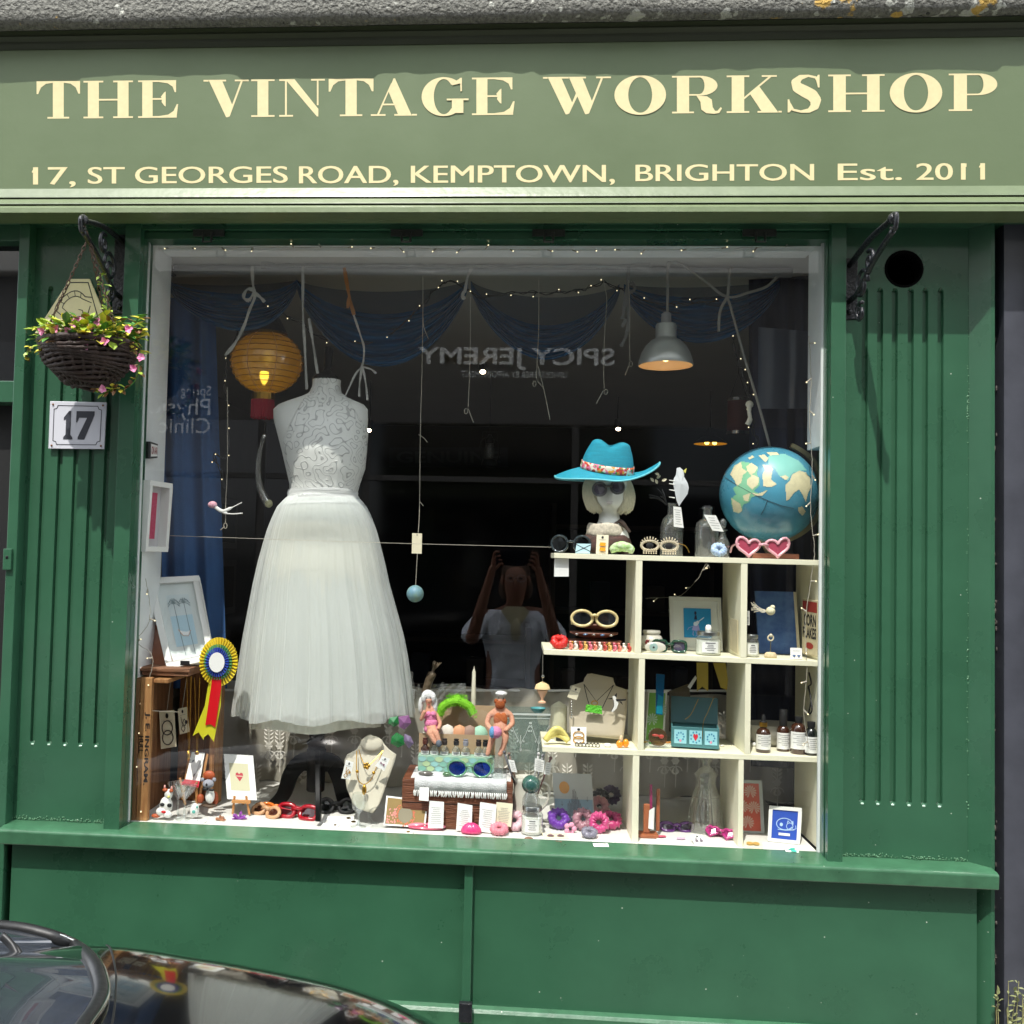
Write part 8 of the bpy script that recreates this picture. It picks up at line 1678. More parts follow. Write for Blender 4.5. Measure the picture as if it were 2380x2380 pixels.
blobs('koala_figurine', 'grey and white koala figurine with a black bow tie beside the model deckchair', 'figurine', shp(4, 486, 1872), [('head', mat('grey_felt', (150, 152, 162), .9), [(484, 1822, .12, 17, 14, 13)]), ('ear', mat('grey_felt', (150, 152, 162), .9), [(470, 1812, .125, 6, 4, 6), (498, 1812, .125, 6, 4, 6)]), ('body', white, [(488, 1850, .125, 14, 12, 22)]), ('bow_tie', inkk, [(478, 1834, .11, 9, 4, 5), (492, 1836, .11, 8, 4, 4)]), ('nose', inkk, [(480, 1824, .104, 3, 3, 4)]), ('base', mat('dark_base', (84, 66, 52), .6), [(486, 1872, .13, 24, 16, 5)]), ('ginger_fox', mat('ginger', (176, 84, 46), .5), [(466, 1856, .13, 11, 9, 14), (500, 1856, .15, 10, 9, 20), (486, 1802, .15, 18, 9, 14)])])
def stemglass(lab, px, py, prof, k, lying=False):
 c = shp(4, px, py); c.z = PZ; t = thing('wine_glass', lab, 'glass', c); m = MB(); m.lathe([(r * k, z_ * k) for r, z_ in prof], (0, 0, 0), 30, close=False)
 T = Matrix.Translation(c) if not lying else Matrix.Translation(c + V((0, .02, 27 * k))) @ Matrix.Rotation(R(78), 4, 'X'); m.v = [T @ p for p in m.v]; m.build('bowl_and_stem', clear, t, smooth=True)
k_ = mp(1, .07); stemglass('clear martini glass beside the cat figurine', 428, 1905, [(20, 0), (20, 1), (3, 4), (2, 44), (4, 48), (22, 66), (29, 88)], k_); stemglass('clear martini glass just behind the other near the crate', 413, 1898, [(18, 0), (18, 1), (3, 4), (2, 40), (4, 44), (20, 60), (27, 80)], k_)
stemglass('upright clear wine glass in front of the white necklace bust', 833, 1922, [(18, 0), (18, 1), (3, 4), (2, 26), (5, 32), (15, 44), (18, 62), (15, 78)], k_); stemglass('clear glass tumbler lying on its side right of the wine glass', 874, 1926, [(16, 0), (17, 2), (17, 10), (19, 28)], k_, True)
blobs('egg_ornament', 'white and mint painted egg ornament right of the martini glasses', 'ornament', shp(4, 452, 1893), [('egg', white, [(452, 1882, .09, 14, 12, 20)]), ('spots', glossy((90, 170, 160)), [(450, 1887, .077, 5, 2, 5), (458, 1876, .08, 3, 2, 4)])])
P = flat(4, 455, 1912, .05, .02, -.2); slabthing('earring_card', 'white leaf shaped card with tiny studs at the left front edge', 'earrings', P, .001, paperw, lambda m, P: (m.use(printg), [P.disc(m, u, .5, .04, .12, .001) for u in (.25, .5, .75)]), group='carded earrings')
for px, py, c_, lab, r in ((512, 1908, (176, 122, 90), 'small tan resin hair claw near the left front edge', .014), (556, 1905, (156, 70, 180), 'spiky purple and lilac hair claw at the left front edge', .022)):
 c = shp(4, px, py); c.z = PZ + .0; m = MB(); rr = random.Random(px)
 for k in range(26): a = rr.uniform(0, PI); d = V((math.cos(a), rr.uniform(-.5, .5), math.sin(a) * .8 + .1)).normalized(); m.tube([c + V((0, 0, .003)), c + d * r * rr.uniform(.7, 1.2)], [.003, .0016], 5)
 single(m, 'hair_claw', mat('claw_%d' % px, c_, .3, coat=.4, var=.4, vs=120), lab, 'hair claw')
t = thing('mini_easel', 'little pine easel holding the heart card', 'easel', shp(4, 560, 1880)); m = MB()
for a, b in (((545, 1850, .15), (541, 1892, .15)), ((572, 1850, .15), (580, 1888, .15)), ((560, 1840, .2), (566, 1866, .27))): p, q_ = at(*a), at(*b); q_.z = PZ + .004; m.tube([p, q_], .0035, 4)
m.build('legs', mat('pine_frame', (196, 140, 84), .6), t); m = MB(); m.bx(at(561, 1863, .148), (mp(46), .012, .008)); m.build('ledge', mat('pine_frame', (196, 140, 84), .6), t)
P = panpx([(528, 1857), (597, 1860), (588, 1756), (520, 1752)], [.15, .15, .19, .19])
def hc(m, P):
 m.use(mat('cream_linen_print', (206, 202, 170), .8)); P.rect(m, .16, .2, .80, .80, .0006); m.use(mat('card_red', (186, 66, 78), .7)); P.poly(m, [(.48, .40), (.61, .52), (.60, .58), (.54, .60), (.48, .56), (.42, .60), (.36, .58), (.35, .52)], .001); m.use(cream); P.rect(m, .36, .51, .60, .525, .0013)
slabthing('heart_card', 'white framed card with a small red heart on the little easel', 'card', P, .004, paperw, hc)
tan = glossy((206, 160, 120)); brl = mat('brown_lens', (70, 34, 26), .06, spec=.8)
def gl(px, py, *a, **k): c = shp(4, px, py); c.z = PZ; return shades(a[0], c, *a[1:], **k)
gl(606, 1898, 'tan oval sunglasses lying at the left of the red pair', .11, 'oval', tan, brl, rz=R(-35), pitch=R(-45), rim=.006, fold=True); gl(640, 1912, 'peach square sunglasses overlapping the tan pair', .10, 'square', glossy((226, 170, 128)), brl, rz=R(-150), pitch=R(40), rim=.006, fold=True) if False else None
gl(640, 1893, 'translucent orange sunglasses behind the tan and red pairs', .10, 'square', glossy((226, 120, 40)), glossy((222, 150, 70)), rz=R(5), pitch=R(-40), rim=.005, fold=True); gl(684, 1905, 'translucent red square sunglasses left of the stand foot', .125, 'square', glossy((166, 16, 34)), mat('dark_red_lens', (54, 10, 18), .05, spec=.8), rz=R(-14), pitch=R(-35), rim=.0065, fold=True)
gl(780, 1893, 'black flower edged sunglasses right of the stand foot', .11, 'round', inkk, mat('black_lens', (10, 12, 14), .05, spec=.9), rz=R(6), pitch=R(-45), rim=.006, fold=True)
for i, (px, py, w_, d_, rz, lab) in enumerate(((790, 1908, .08, .03, .1, 'upper white card in the fan of cards right of the stand foot'), (800, 1917, .09, .03, .2, 'lower white card in the fan of cards right of the stand foot'), (765, 1922, .05, .02, -.1, 'small white card at the front edge by the stand foot'), (930, 1938, .07, .022, -.05, 'long white card with a grey clip under the wreath photo'))):
 P = flat(4, px, py, w_, d_, rz, .15); slabthing('white_card', lab, 'card', P, .001, paperw, lambda m, P: (m.use(printg), P.ln(m, [(.1, .5), (.5, .45)], .001), m.use(goldm), P.disc(m, .8, .5, .08, .2, .002)))
t, dp = bust('necklace_bust', 'pale linen necklace bust with gold necklaces on the window floor', [(838, 1886), (866, 1890), (882, 1870), (922, 1756), (918, 1748), (898, 1740), (890, 1722), (878, 1711), (858, 1708), (842, 1714), (834, 1740), (806, 1755), (802, 1765), (806, 1830), (822, 1870)], None, .12, .08, linen2)
m = MB(); m.ball(at(864, 1728, .165), (mp(28), .010, mp(19)), 20, 10, rot=Matrix.Rotation(R(-20), 3, 'X')); m.build('neck_disc', mat('shaded_linen', (190, 184, 166), .85), t, smooth=True)
def neck(lab, pts, Y, bead):
 t = thing('necklace', lab, 'necklace', at(pts[len(pts) // 2][0], pts[len(pts) // 2][1], Y)); m = MB(); m.tube(smooth_pts(pl(pts, Y), 5), .0014, 6); m.build('chain', goldm, t); m = MB(); bead(m, at(pts[len(pts) // 2][0], pts[len(pts) // 2][1], Y - .004)); m.build('pendant', goldm, t, smooth=True)
neck('gold necklace with a starfish pendant, upper of the two on the pale bust', [(834, 1742, .15), (840, 1762, .14), (852, 1780, .125), (872, 1765, .135), (890, 1745, .15)], .12, lambda m, c: [m.ball(c + V((.006 * math.cos(a), 0, .006 * math.sin(a))), (.005, .003, .005), 8, 6) for a in [k * 1.26 for k in range(5)]])
neck('longer gold necklace with an acorn pendant, lower of the two on the pale bust', [(829, 1745, .15), (829, 1795, .125), (834, 1815, .118), (847, 1823, .112), (862, 1812, .115), (870, 1795, .12), (888, 1750, .14)], .11, lambda m, c: (m.ball(c + V((0, 0, -.016)), (.007, .006, .015), 10, 8), m.ball(c + V((-.022, 0, .036)), .005, 8, 6), m.ball(c + V((.026, 0, .034)), .005, 8, 6)))
for pts, lab, col, kd in (([(793, 1809), (813, 1812), (822, 1772), (804, 1766)], 'cream tag with gold bird earrings clipped to the left of the pale bust', (170, 130, 60), 'diamond'), ([(872, 1780), (893, 1792), (906, 1764), (888, 1757)], 'white tag with mauve bow earrings clipped to the right of the pale bust', (120, 60, 90), 'bow')):
 P = panpx(pts, .11); slabthing('earring_card', lab, 'earrings', P, .001, paperw, d_ear(col, kd), group='carded earrings')
t = thing('acrylic_brooch', 'green and mauve faceted acrylic leaf earrings hanging right of the skirt', 'earrings', at(940, 1700, .14))
for i, (pts, c_) in enumerate((([(905, 1668), (925, 1664), (928, 1682), (915, 1690), (902, 1682)], (20, 110, 50)), ([(910, 1712), (922, 1702), (938, 1712), (940, 1730), (925, 1738), (908, 1728)], (20, 110, 50)), ([(925, 1666), (950, 1662), (956, 1680), (940, 1696), (928, 1690)], (130, 84, 130)), ([(940, 1705), (955, 1712), (962, 1728), (950, 1740), (938, 1722)], (110, 92, 124)))):
 m = MB(); Q = pl(pts, .14); cen = sum(Q, V()) / len(Q) + V((0, -.008, 0)); n = len(Q); m.add(Q + [cen], [[j, (j + 1) % n, n] for j in range(n)]); m.build('petal', glossy(c_), t)
m = MB(); m.tube([at(925, 1662, .14), at(930, 1600, .14)], .0006, 4); m.build('thread', string_m, t)
P = panpx([(891, 1918), (988, 1924), (995, 1861), (898, 1849)], [.085, .085, .11, .11])
def wr(m, P):
 m.use(mat('photo_ochre', (150, 124, 74), .6, var=.1)); P.rect(m, .04, .06, .96, .94, .0005); m.use(mat('photo_grey', (140, 132, 110), .6)); P.disc(m, .50, .40, .17, .28, .0007, 20); m.use(mat('photo_coral', (214, 116, 88), .6)); rr = random.Random(4)
 for k in range(60): a = rr.uniform(0, 6.28); r = rr.uniform(.9, 1.2); P.disc(m, .50 + .20 * r * math.cos(a), .42 + .34 * r * math.sin(a), .018, .03, .0009, 5, a)
 m.use(mat('photo_pink', (222, 150, 140), .6))
 for k in range(40): P.disc(m, rr.uniform(.07, .28), rr.uniform(.1, .6), .02, .035, .0009, 5)
slabthing('wreath_photo', 'white bordered photo of a coral shell wreath at the front of the window', 'photo', P, .001, paperw, wr)
for i, (pts, lab) in enumerate((([(995, 1925), (1030, 1925), (1032, 1864), (998, 1861)], 'white printed care card with rounded corners, leftmost of the four'), ([(1060, 1930), (1096, 1932), (1098, 1872), (1064, 1866)], 'white printed care card, second of the four'), ([(1112, 1932), (1150, 1938), (1154, 1870), (1116, 1864)], 'tallest white printed care card, third of the four'), ([(1150, 1918), (1188, 1922), (1192, 1868), (1154, 1864)], 'cream bordered printed card behind the third care card'), ([(974, 1860), (996, 1862), (997, 1830), (975, 1830)], 'blank white card propped on the wooden box above the wreath photo'))):
 P = panpx(pts, [.075 + .01 * (i == 3)] * 2 + [.085 + .01 * (i == 3)] * 2); slabthing('care_card', lab, 'card', P, .001, paperw if i != 3 else cream, lambda m, P, i=i: (m.use(printg), scribble(m, P, .14, .15, .86, .8, 9, .0009, seed=i)) if i != 4 else None) if i != 4 else single((lambda mb: (mb.slab(P.c, .001), mb)[1])(MB()), 'care_card', paperw, lab, 'card')
c = shp(4, 990, 1925); c.z = PZ; t = thing('hair_claw', 'long pale pink butterfly hair claw in front of the wreath photo', 'hair claw', c); m = MB()
for s_ in (-1, 1): m.ball(c + V((s_ * .028, -.01, .012)), (.03, .014, .007), 16, 8, rot=Matrix.Rotation(s_ * .1, 3, 'Y')); 
m.build('wings', glossy((226, 130, 150)), t, smooth=True); m = MB(); m.ball(c + V((0, -.018, .006)), (.05, .012, .005), 16, 8); m.build('lower_jaw', glossy((206, 84, 112)), t, smooth=True)
c = shp(4, 1095, 1938); c.z = PZ; m = MB(); m.ball(c + V((0, 0, .004)), (.028, .018, .026), 36, 10, fn=lambda d: (1 + .06 * math.cos(24 * math.atan2(d.y, d.x))) * (1 if d.z > -.1 else .4)); single(m, 'shell_clip', glossy((222, 56, 122), .35), 'hot pink ribbed shell hair clip in front of the care cards', 'hair clip', smooth=True)
scrunch('rose pink crinkled scrunchie beside the hot pink shell', V((*shp(4, 1160, 1940)[:2], PZ)), .026, mat('satin_rose', (216, 130, 144), .5), 14, .3, .5); scrunch('palest pink tulle scrunchie leaning on the candle jar', V((*shp(4, 1195, 1930)[:2], PZ)), .030, mat('satin_pale_rose', (226, 184, 194), .6), 15, .9, .5)
m = MB(); c = shp(4, 1229, 1950); c.z = PZ; m.lathe([(.011, 0), (.012, .002), (.011, .003), (0, .003)], c, 18); single(m, 'copper_badge', mat('copper', (170, 110, 84), .35, metal=.8), 'small round copper badge at the front edge below the candle jar', 'badge')
c = shp(4, 1236, 1938); c.z = PZ; jar('square shouldered candle jar with a silver lid at the front centre', c, mp(25, .06), mp(58, .06), steel)
BT = 1.108; bx0, bx1 = at(934, 1850, .10).x, at(1192, 1850, .10).x
t = thing('wooden_box', 'brown scorched grain wooden box under the fringed cloth', 'box', ((bx0 + bx1) / 2, .1, PZ)); m = MB(); m.box((bx0, .10, PZ + .0005), (bx1, .30, BT))
wb = mat('scorched_oak', (128, 72, 42), .6, bump=.6, bs=26, var=.35, vs=13, stretch=(1, 1, 9), c2=(84, 44, 26)); m.build('carcass', wb, t, bevel=.004); m = MB(); m.box((bx0 + .0, .0985, lerp(PZ, BT, .52)), (bx1, .0998, lerp(PZ, BT, .53))); m.build('lid_gap', inkk, t)
clx0, clx1 = at(965, 1800, .11).x, at(1178, 1800, .11).x; t = thing('fringed_cloth', 'small white woven cloth with a knotted fringe on the wooden box', 'cloth', ((clx0 + clx1) / 2, .1, BT)); m = MB(); g = []
for i in range(41):
 x = lerp(clx0, clx1, i / 40); w_ = .0015 * math.sin(i * .9); g.append([(x, .27, BT + .003), (x, .15, BT + .004 + w_), (x, .100, BT + .003), (x, .0955 - w_, BT - .004), (x, .095 - w_, BT - .030)])
m.grid(g); m.build('weave', mat('white_cotton', (210, 212, 212), .95, bump=.8, bs=300, bd=.004), t, smooth=True, solid=.001); m = MB()
for i in range(46): x = lerp(clx0, clx1, i / 45); b = V((x, .0935, BT - .029)); m.tube(smooth_pts([b, b + V((rr.uniform(-.002, .002), -.002, -.008)), b + V((rr.uniform(-.004, .004), 0, -.017))], 3), [.0014, .0022, .0026, .0024, .0022, .002, .0012], 5)
for s_ in (clx0, clx1):
 for j in range(12): b = V((s_, .11 + .013 * j, BT + .003)); m.tube([b, b + V((.012 * (1 if s_ == clx1 else -1), 0, -.0015))], .0018, 5)
m.build('fringe', white, t)
def onb(px, Y): p = at(px, 1700, Y); return V((p.x, Y, BT + .0045))
shades('green framed sunglasses with blue mirrored lenses on the fringed cloth', onb(1093, .125), mp(100, .12), 'oval', glossy((96, 150, 110)), mat('blue_mirror_lens', (20, 70, 190), .05, metal=.8), rim=.003, gap=.14, asp=1.15)
for px, c_, lab, rz in ((992, (96, 92, 86), 'narrow grey and brown hair slide at the left of the fringed cloth', .2), (1042, (70, 104, 66), 'small green oval brooch left of the mirrored sunglasses', 0)): m = MB(); m.ball(onb(px, .13) + V((0, 0, .006)), (.022 if px < 1000 else .014, .008, .007), 14, 8); single(m, 'brooch', glossy(c_), lab, 'brooch', smooth=True)
P0_, P1_ = onb(973, .19), onb(1150, .19); h = mp(36, .19)
t = thing('scale_box', 'pale green mermaid scale patterned box on the back of the wooden box', 'box', P0_); m = MB(); m.box((P0_.x, .19, BT + .003), (P1_.x, .285, BT + .003 + h)); m.build('body', mat('pale_sea_green', (150, 186, 164), .5), t); m = MB(); Pq = Pan(V((P0_.x, .1895, BT + .003)), V((P1_.x, .1895, BT + .003)), V((P1_.x, .1895, BT + .003 + h)), V((P0_.x, .1895, BT + .003 + h)))
for j in range(3):
 for i in range(9 - j % 2): m.use(mat('scale_%d' % ((i + j) % 3), [(122, 176, 158), (170, 196, 150), (140, 190, 186)][(i + j) % 3], .35)); u = (i + .5 + .5 * (j % 2)) / 9; Pq.disc(m, u, .2 + .3 * j, .052, .17, .0004 + .0002 * (3 - j)); m.use(printg); Pq.ln(m, [(u + .052 * math.cos(R(a)), .2 + .3 * j + .17 * math.sin(R(a))) for a in range(180, 361, 30)], .0008, .0012)
m.build('scales', None, t); TT = BT + .0035 + h
card_m = mat('kraft_card', (176, 150, 118), .8, bump=.05); x0, x1 = at(975, 1700, .25).x, at(1152, 1700, .25).x
t = thing('soap_tray', 'kraft cardboard soap tray standing behind the little bottles', 'tray', ((x0 + x1) / 2, .25, TT)); m = MB(); m.box((x0, .238, TT), (x1, .24, TT + mp(44, .24))); m.build('front_wall', card_m, t); m = MB(); m.box((x0, .2405, TT), (x1, .284, TT + .006)); m.build('base', card_m, t)
zt_ = at(1100, 1640, .33).z; m = MB(); m.box((x0 + .05, .335, PZ), (at(1152, 1650, .33).x, .34, zt_)); m.build('back_wall', card_m, t)
for i, (px, c_, lab) in enumerate(((1040, (214, 208, 196), 'white ribbed soap stone in the kraft tray'), (1068, (206, 150, 112), 'orange soap stone in the kraft tray'), (1092, (150, 122, 108), 'brown soap stone in the kraft tray'), (1116, (160, 206, 180), 'mint green soap stone in the kraft tray'))): m = MB(); c = at(px, 1700, .262); m.ball((c.x, .262, TT + .052), (.024, .014, .030), 16, 10, fn=lambda d: 1 + .03 * math.cos(9 * math.atan2(d.x, d.z))); single(m, 'soap', mat('soap_%d' % i, c_, .6, bump=.2), lab, 'soap', smooth=True)
for i, px in enumerate((988, 1010, 1033, 1060, 1082, 1112, 1128)):
 c = at(px, 1750, .215); c.z = TT; kk = mp(1, .215); bottle(['amber', 'black capped', 'smoky', 'plain', 'grey', 'widest clear', 'slim dark'][i] + ' miniature scent bottle in the row at the window centre', c, [(9, 0), (10, 1), (10, 14), (5, 20), (4, 24)], [amb, clear, clear, clear, clear, clear, clear][i], [(6, 23), (6.5, 32), (5, 33), (6, 37), (0, 38)], [mat('brown_cap', (84, 36, 24), .4), inkk, mat('dark_cap', (50, 40, 38), .4), inkk, mat('grey_cap', (140, 140, 150), .4), mat('dark_cap', (50, 40, 38), .4), inkk][i], (10, 1, 9, 60), name='scent_bottle', k=kk)
sk = mat('felt_skin', (206, 150, 124), .9, bump=.3, bs=200)
def doll(name, lab, verts, edges, Y, base): 
 t = thing(name, lab, 'figurine', base); vs = []
 for v in verts: p = at(v[0], v[1], Y + v[3]); vs.append((p.x, p.y, p.z, v[2] / 1000)) 
 skin('body', sk, t, vs, edges); return t
YW = .235; t = doll('felt_woman', 'needle felted woman with long white hair in a pink swimsuit, seated', [(1003, 1694, 19, 0), (1002, 1672, 16, 0), (1000, 1652, 13, 0), (997, 1640, 7, 0), (996, 1622, 14, 0), (1014, 1660, 7, 0), (1024, 1682, 6, -.01), (1018, 1696, 6, -.025), (984, 1662, 7, 0), (978, 1674, 6, -.02), (988, 1650, 6, -.025), (1012, 1700, 10, -.035), (1022, 1728, 7, -.04), (998, 1702, 10, -.035), (1014, 1730, 7, -.04)], [(0, 1), (1, 2), (2, 3), (3, 4), (2, 5), (5, 6), (6, 7), (2, 8), (8, 9), (9, 10), (0, 11), (11, 12), (0, 13), (13, 14)], YW, at(1003, 1734, YW - .04))
def kids(t, parts, Y):
 for nm, mt_, bl_ in parts:
  m = MB(); [m.ball(at(b[0], b[1], Y + b[2]), (b[3] / 1000, b[4] / 1000, b[5] / 1000), 14, 10) for b in bl_]; m.build(nm, mt_, t, smooth=True)
pk = felt((222, 130, 170)); ws = felt((214, 214, 214))
kids(t, [('swimsuit', pk, [(1003, 1694, -.002, 24, 22, 17), (1002, 1680, -.003, 21, 21, 18), (1001, 1666, -.001, 20, 19, 17), (996, 1660, -.014, 9, 8, 9), (1007, 1660, -.014, 9, 8, 9)]), ('hair', ws, [(995, 1617, .008, 20, 16, 18), (978, 1640, .006, 8, 12, 26), (1011, 1640, .006, 8, 12, 28), (985, 1622, -.002, 8, 12, 16), (1008, 1622, -.002, 7, 12, 16)]), ('eye', inkk, [(991, 1622, -.014, 1.8, 1.5, 2), (1000, 1622, -.014, 1.8, 1.5, 2)]), ('nose', sk, [(996, 1629, -.016, 2.5, 3, 5)]), ('lips', mat('doll_lips', (176, 70, 70), .8), [(996, 1638, -.013, 4, 2, 1.6)]), ('shoe', felt((96, 104, 116)), [(1020, 1728, -.044, 9, 9, 11)])], YW)
YM = .20; t = doll('felt_man', 'needle felted man with a ginger beard, white cap and striped ball, seated', [(1163, 1690, 19, 0), (1163, 1668, 20, 0), (1163, 1650, 15, 0), (1163, 1640, 9, 0), (1163, 1622, 15, 0), (1137, 1662, 9, 0), (1131, 1682, 8, -.01), (1143, 1698, 7, -.03), (1188, 1662, 9, 0), (1192, 1682, 8, -.01), (1172, 1700, 7, -.03), (1146, 1710, 11, -.02), (1138, 1735, 8, -.025), (1132, 1758, 7, -.03), (1176, 1712, 11, -.02), (1170, 1735, 8, -.025), (1160, 1758, 7, -.03)], [(0, 1), (1, 2), (2, 3), (3, 4), (2, 5), (5, 6), (6, 7), (2, 8), (8, 9), (9, 10), (0, 11), (11, 12), (12, 13), (0, 14), (14, 15), (15, 16)], YM, at(1160, 1760, YM - .03))
gb_ = felt((150, 76, 34))
kids(t, [('beard', gb_, [(1162, 1638, -.012, 15, 10, 13), (1153, 1630, -.006, 6, 9, 8), (1172, 1630, -.006, 6, 9, 8)]), ('cap', ws, [(1165, 1612, .0, 18, 17, 8)]), ('chest_hair', felt((176, 96, 52)), [(1158, 1672, -.012, 14, 9, 20), (1170, 1672, -.012, 12, 9, 20)]), ('eye', inkk, [(1159, 1622, -.014, 1.8, 1.5, 2), (1170, 1623, -.014, 1.8, 1.5, 2)]), ('nose', sk, [(1164, 1628, -.016, 3, 3, 5)]), ('ball', felt((206, 130, 170)), [(1152, 1702, -.045, 18, 16, 18)]), ('ball_stripe', felt((96, 150, 196)), [(1144, 1702, -.048, 9, 15, 17)])], YM)
def tumb(lab, px, pyb, Y, r, h, m_=clear): c = at(px, pyb, Y); c.z = BT + .0045 if Y > .1 and px < 1190 else PZ; m = MB(); m.lathe([(r * .9, 0), (r, h)], c, 24, close=False); return single(m, 'tumbler', m_, lab, 'glass', smooth=True)
tumb('small clear tumbler of pins at the right end of the fringed cloth', 1157, 1800, .13, mp(13, .13), mp(46, .13))
etch = glassmat('etched_glass', (.86, .93, .92), refl=2.5, body=.34, bodycol=(150, 176, 172)); YT = .36; t = thing('etched_tank', 'greenish glass tank etched with swags behind the hair stick jug', 'tank', at(1210, 1790, YT)); m = MB(); Q = pl([(1182, 1790), (1262, 1790), (1280, 1657), (1172, 1655)], YT); Qb = [p + V((0, .12, 0)) for p in Q]; m.quad(*Q); m.quad(*Qb); m.quad(Q[0], Qb[0], Qb[3], Q[3]); m.quad(Q[1], Qb[1], Qb[2], Q[2]); m.build('glass', etch, t)
P = Pan(*Q); m = MB()
for cx in (.35, .8):
 for s_ in (-1, 1): P.ln(m, [(cx, .45), (cx + s_ * .12, .62), (cx + s_ * .2, .78), (cx + s_ * .26, .74)], .0016, .002); [P.disc(m, cx + s_ * u, v, .018, .02, .002, 6) for u, v in ((.08, .5), (.2, .68), (.24, .82))]
 P.disc(m, cx, .36, .025, .035, .002, 8); P.ln(m, [(cx, .36), (cx, .6)], .0016, .002)
P.ln(m, [(0, .97), (1, .97)], .006, .002); P.ln(m, [(0, .90), (1, .90)], .002, .002); m.build('etching', mat('frost_white', (206, 214, 212), .7), t)
c = shp(4, 1228, 1900); c = V((at(1222, 1800, .17).x, .17, PZ)); k_ = mp(1, .17); t = thing('enamel_jug', 'white enamel jug holding tagged hair sticks', 'jug', c); m = MB(); m.lathe([(26 * k_, 0), (30 * k_, .006), (31 * k_, 40 * k_), (27 * k_, 80 * k_), (25 * k_, 100 * k_), (29 * k_, 112 * k_)], c, 28, close=False); m.build('body', mat('white_enamelware', (206, 204, 192), .25, coat=.5), t, smooth=True, solid=.001)
m = MB(); m.tube(smooth_pts([c + V((28 * k_, 0, 104 * k_)), c + V((52 * k_, -.01, 96 * k_)), c + V((50 * k_, -.01, 60 * k_)), c + V((30 * k_, 0, 34 * k_))], 5), .004, 8); m.build('handle', mat('white_enamelware', (206, 204, 192), .25, coat=.5), t, smooth=True)
stk = [(1183, 1752, 1208, 1850, (120, 96, 84)), (1252, 1752, 1236, 1840, (196, 196, 196)), (1262, 1756, 1242, 1840, (150, 150, 156)), (1280, 1762, 1250, 1845, (120, 70, 70)), (1172, 1748, 1205, 1850, (90, 90, 96))]
for i, (a, b, c1, d_, col) in enumerate(stk):
 lab = ['brown', 'pearl white', 'grey', 'dark red', 'black'][i] + ' hair stick ' + ['with a white tag leaning left', 'with a white tag in the middle', 'with a white tag right of the middle', 'with a white tag leaning furthest right', 'leaning furthest left'][i] + ' in the enamel jug'
 t = thing('hair_stick', lab, 'hair stick', at(c1, d_, .17)); m = MB(); m.tube([at(c1, d_, .17), at(a, b, .15)], [.0022, .003], 6); m.ball(at(a, b, .15), .005, 8, 6); m.build('stick', mat('stick_%d' % i, col, .4), t, smooth=True)
 if i < 4: x, y = lerp(a, c1, .28), lerp(b, d_, .28); P = panpx([(x - 4 - (c1 - a) * -.12, y + 14), (x + 9 - (c1 - a) * -.12, y + 16), (x + 8 + (c1 - a) * -.12, y - 12), (x - 6 + (c1 - a) * -.12, y - 14)], .13); m = MB(); m.slab(P.c, .001); m.build('tag', paperw, t); m = MB(); scribble(m, P, .15, .1, .85, .9, 5, .0008, seed=i); m.build('print', printg, t)
t = thing('marbled_ball', 'glossy green and blue marbled ball on a clear stand before the jug', 'ornament', at(1234, 1870, .10)); m = MB(); m.ball(at(1234, 1823, .10), mp(21, .10), 24, 16); m.build('ball', mat('marbled_green', (44, 84, 84), .15, coat=.6, var=.5, vs=22, c2=(70, 110, 90)), t, smooth=True); m = MB(); c = at(1234, 1880, .10); m.lathe([(.026, 0), (.024, .03), (.014, .05), (.012, .058)], c, 20, close=False); m.build('clear_stand', clear, t, smooth=True)
YB2 = .36; c = at(1100, 1642, YB2); m = MB(); m.lathe([(mp(6.5, YB2), -.06), (mp(6, YB2), 0), (mp(4, YB2), mp(80, YB2)), (.0012, mp(88, YB2)), (0, mp(94, YB2))], c, 16); single(m, 'taper_candle', mat('ivory_taper', (214, 210, 190), .5), 'tall ivory taper candle standing behind the kraft tray', 'candle', smooth=True)
t = thing('fluffy_headband', 'fluffy acid green headband lying over the kraft board', 'headband', at(1060, 1660, .30)); m = MB(); Q = smooth_pts(pl([(1020, 1662), (1032, 1640), (1060, 1630), (1088, 1640), (1100, 1660)], .30), 6); m.tube(Q, [.013] * len(Q), 10); m.ball(at(1062, 1628, .31), (.025, .018, .017), 14, 10); rr = random.Random(3)
for k in range(900):
 p = rr.choice(Q) if k % 3 else at(1062 + rr.uniform(-18, 18), 1624, .31); d = V((rr.uniform(-1, 1), rr.uniform(-1, .5), rr.uniform(-1, 1))).normalized(); p = p + d * .011; m.tube([p, p + d * .007], [.0011, .0003], 3, cap=False)
m.build('fur', mat('acid_green_fur', (122, 190, 40), .9), t)
for px, y0, y1, w_, lab in ((955, 1650, 1562, 9, 'slim clear bottle with a white label behind the skirt edge'), (972, 1645, 1590, 7, 'shorter slim clear bottle beside the labelled one'), (1028, 1635, 1586, 8, 'pale aqua glass bottle behind the fluffy headband')):
 c = at(px, y0, .42); kk = mp(1, .42); H = y0 - y1; bottle(lab, c, [(w_, 0), (w_, H * .6), (w_ * .4, H * .8), (w_ * .4, H)], clear, None, None, (w_, H * .3, H * .55, 60) if px == 955 else None, k=kk)
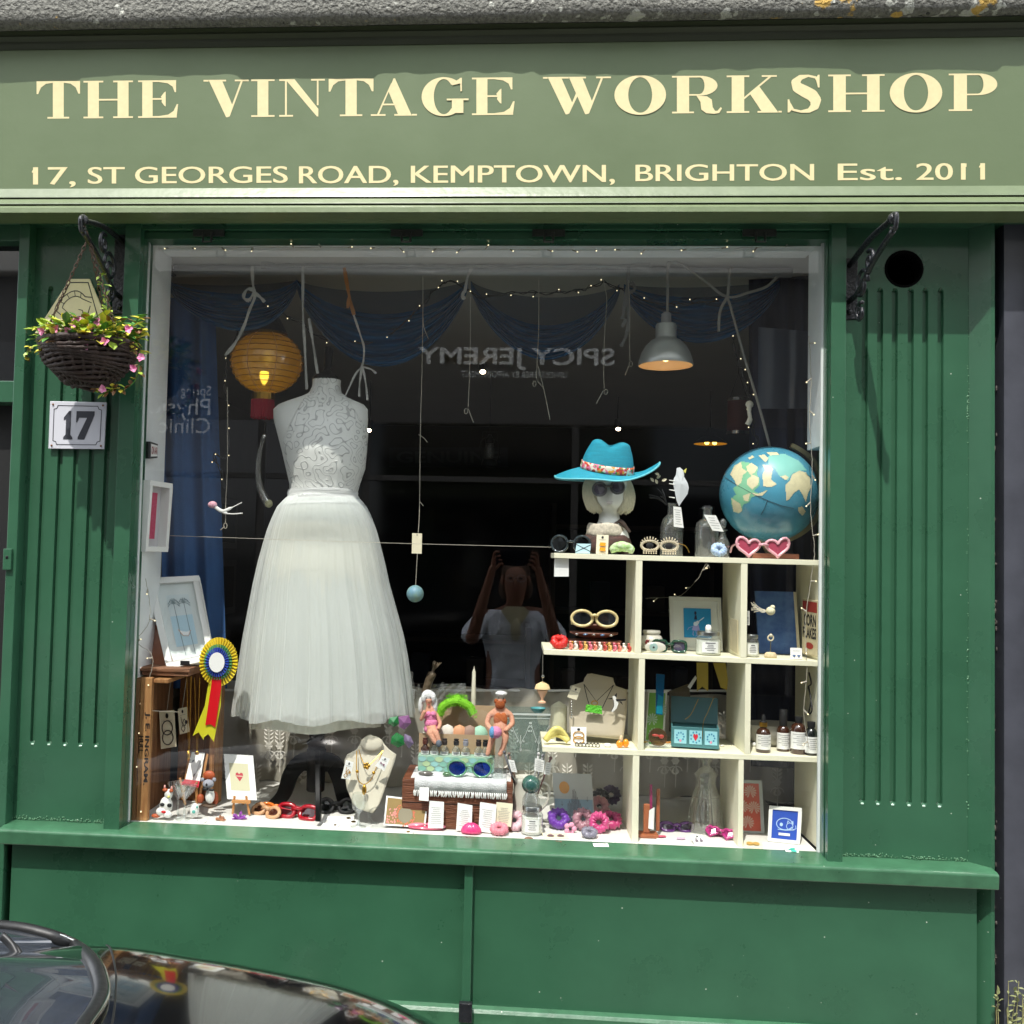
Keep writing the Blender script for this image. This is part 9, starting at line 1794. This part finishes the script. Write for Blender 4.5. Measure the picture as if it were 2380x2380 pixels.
m = MB(); m.tube(smooth_pts(pl([(988, 1612), (998, 1580), (1006, 1560), (1010, 1535)], .38), 5), [.013] * 6 + [.014] * 4 + [.004] * 2 + [.006] * 3 + [.001], 10); [m.tube(pl([(1004, 1562), (1004 + dx, 1540)], .38), .0015, 4) for dx in (8, 14, 18, 22)]
single(m, 'wrapped_bottle', mat('bronze_paper', (110, 96, 78), .4, metal=.3, bump=.6), 'bronze paper wrapped bottle twisted at the top behind the felt woman', 'bottle', smooth=True)
m = MB(); rows = [[at(lerp(1005, 1082, u), lerp(1590, 1588, u) + 42 * v * (1 - .4 * u), .40 + .012 * math.sin(9 * u + 5 * v)) for u in [i / 14 for i in range(15)]] for v in [j / 6 for j in range(7)]]; m.grid(rows); single(m, 'plastic_pouch', glassmat('crinkled_plastic', (.9, .92, .92), refl=4, rough=.12, body=.2, bodycol=(200, 205, 205)), 'crumpled clear plastic pouch behind the aqua bottle', 'pouch', smooth=True)
m = MB(); m.lathe([(.006, 0), (.02, .012), (.024, .02)], at(1250, 1660, .4), 18, close=False); single(m, 'teal_bowl', glossy((96, 170, 176)), 'tiny teal bowl on the rim of the etched tank', 'bowl', solid=.001)
t = thing('cocktail_ornament', 'cream papier cocktail glass ornament hanging left of the ivory pillar candle', 'ornament', at(1260, 1634, .11)); cr = mat('cream_paper_mache', (222, 196, 146), .8); c = at(1260, 1634, .11); k_ = mp(1, .11)
m = MB(); m.lathe([(9 * k_, 0), (9 * k_, 3 * k_), (3 * k_, 6 * k_), (3 * k_, 10 * k_), (13 * k_, 30 * k_), (0, 28 * k_)], c, 18); m.build('glass', mat('peach_paper_mache', (216, 172, 140), .8), t, smooth=40); m = MB(); m.lathe([(18 * k_, 32 * k_), (15 * k_, 42 * k_), (0, 50 * k_)], c, 18, sy=.7, close=False); m.ball(c + V((0, 0, 34 * k_)), (17 * k_, 10 * k_, 6 * k_), 14, 8); m.build('umbrella', cr, t, smooth=True); m = MB(); m.tube([c + V((0, 0, 50 * k_)), at(1262, 1511, .08)], .0009, 5); m.ball(at(1262, 1572, .10), .005, 8, 6); m.build('thread', silver, t)
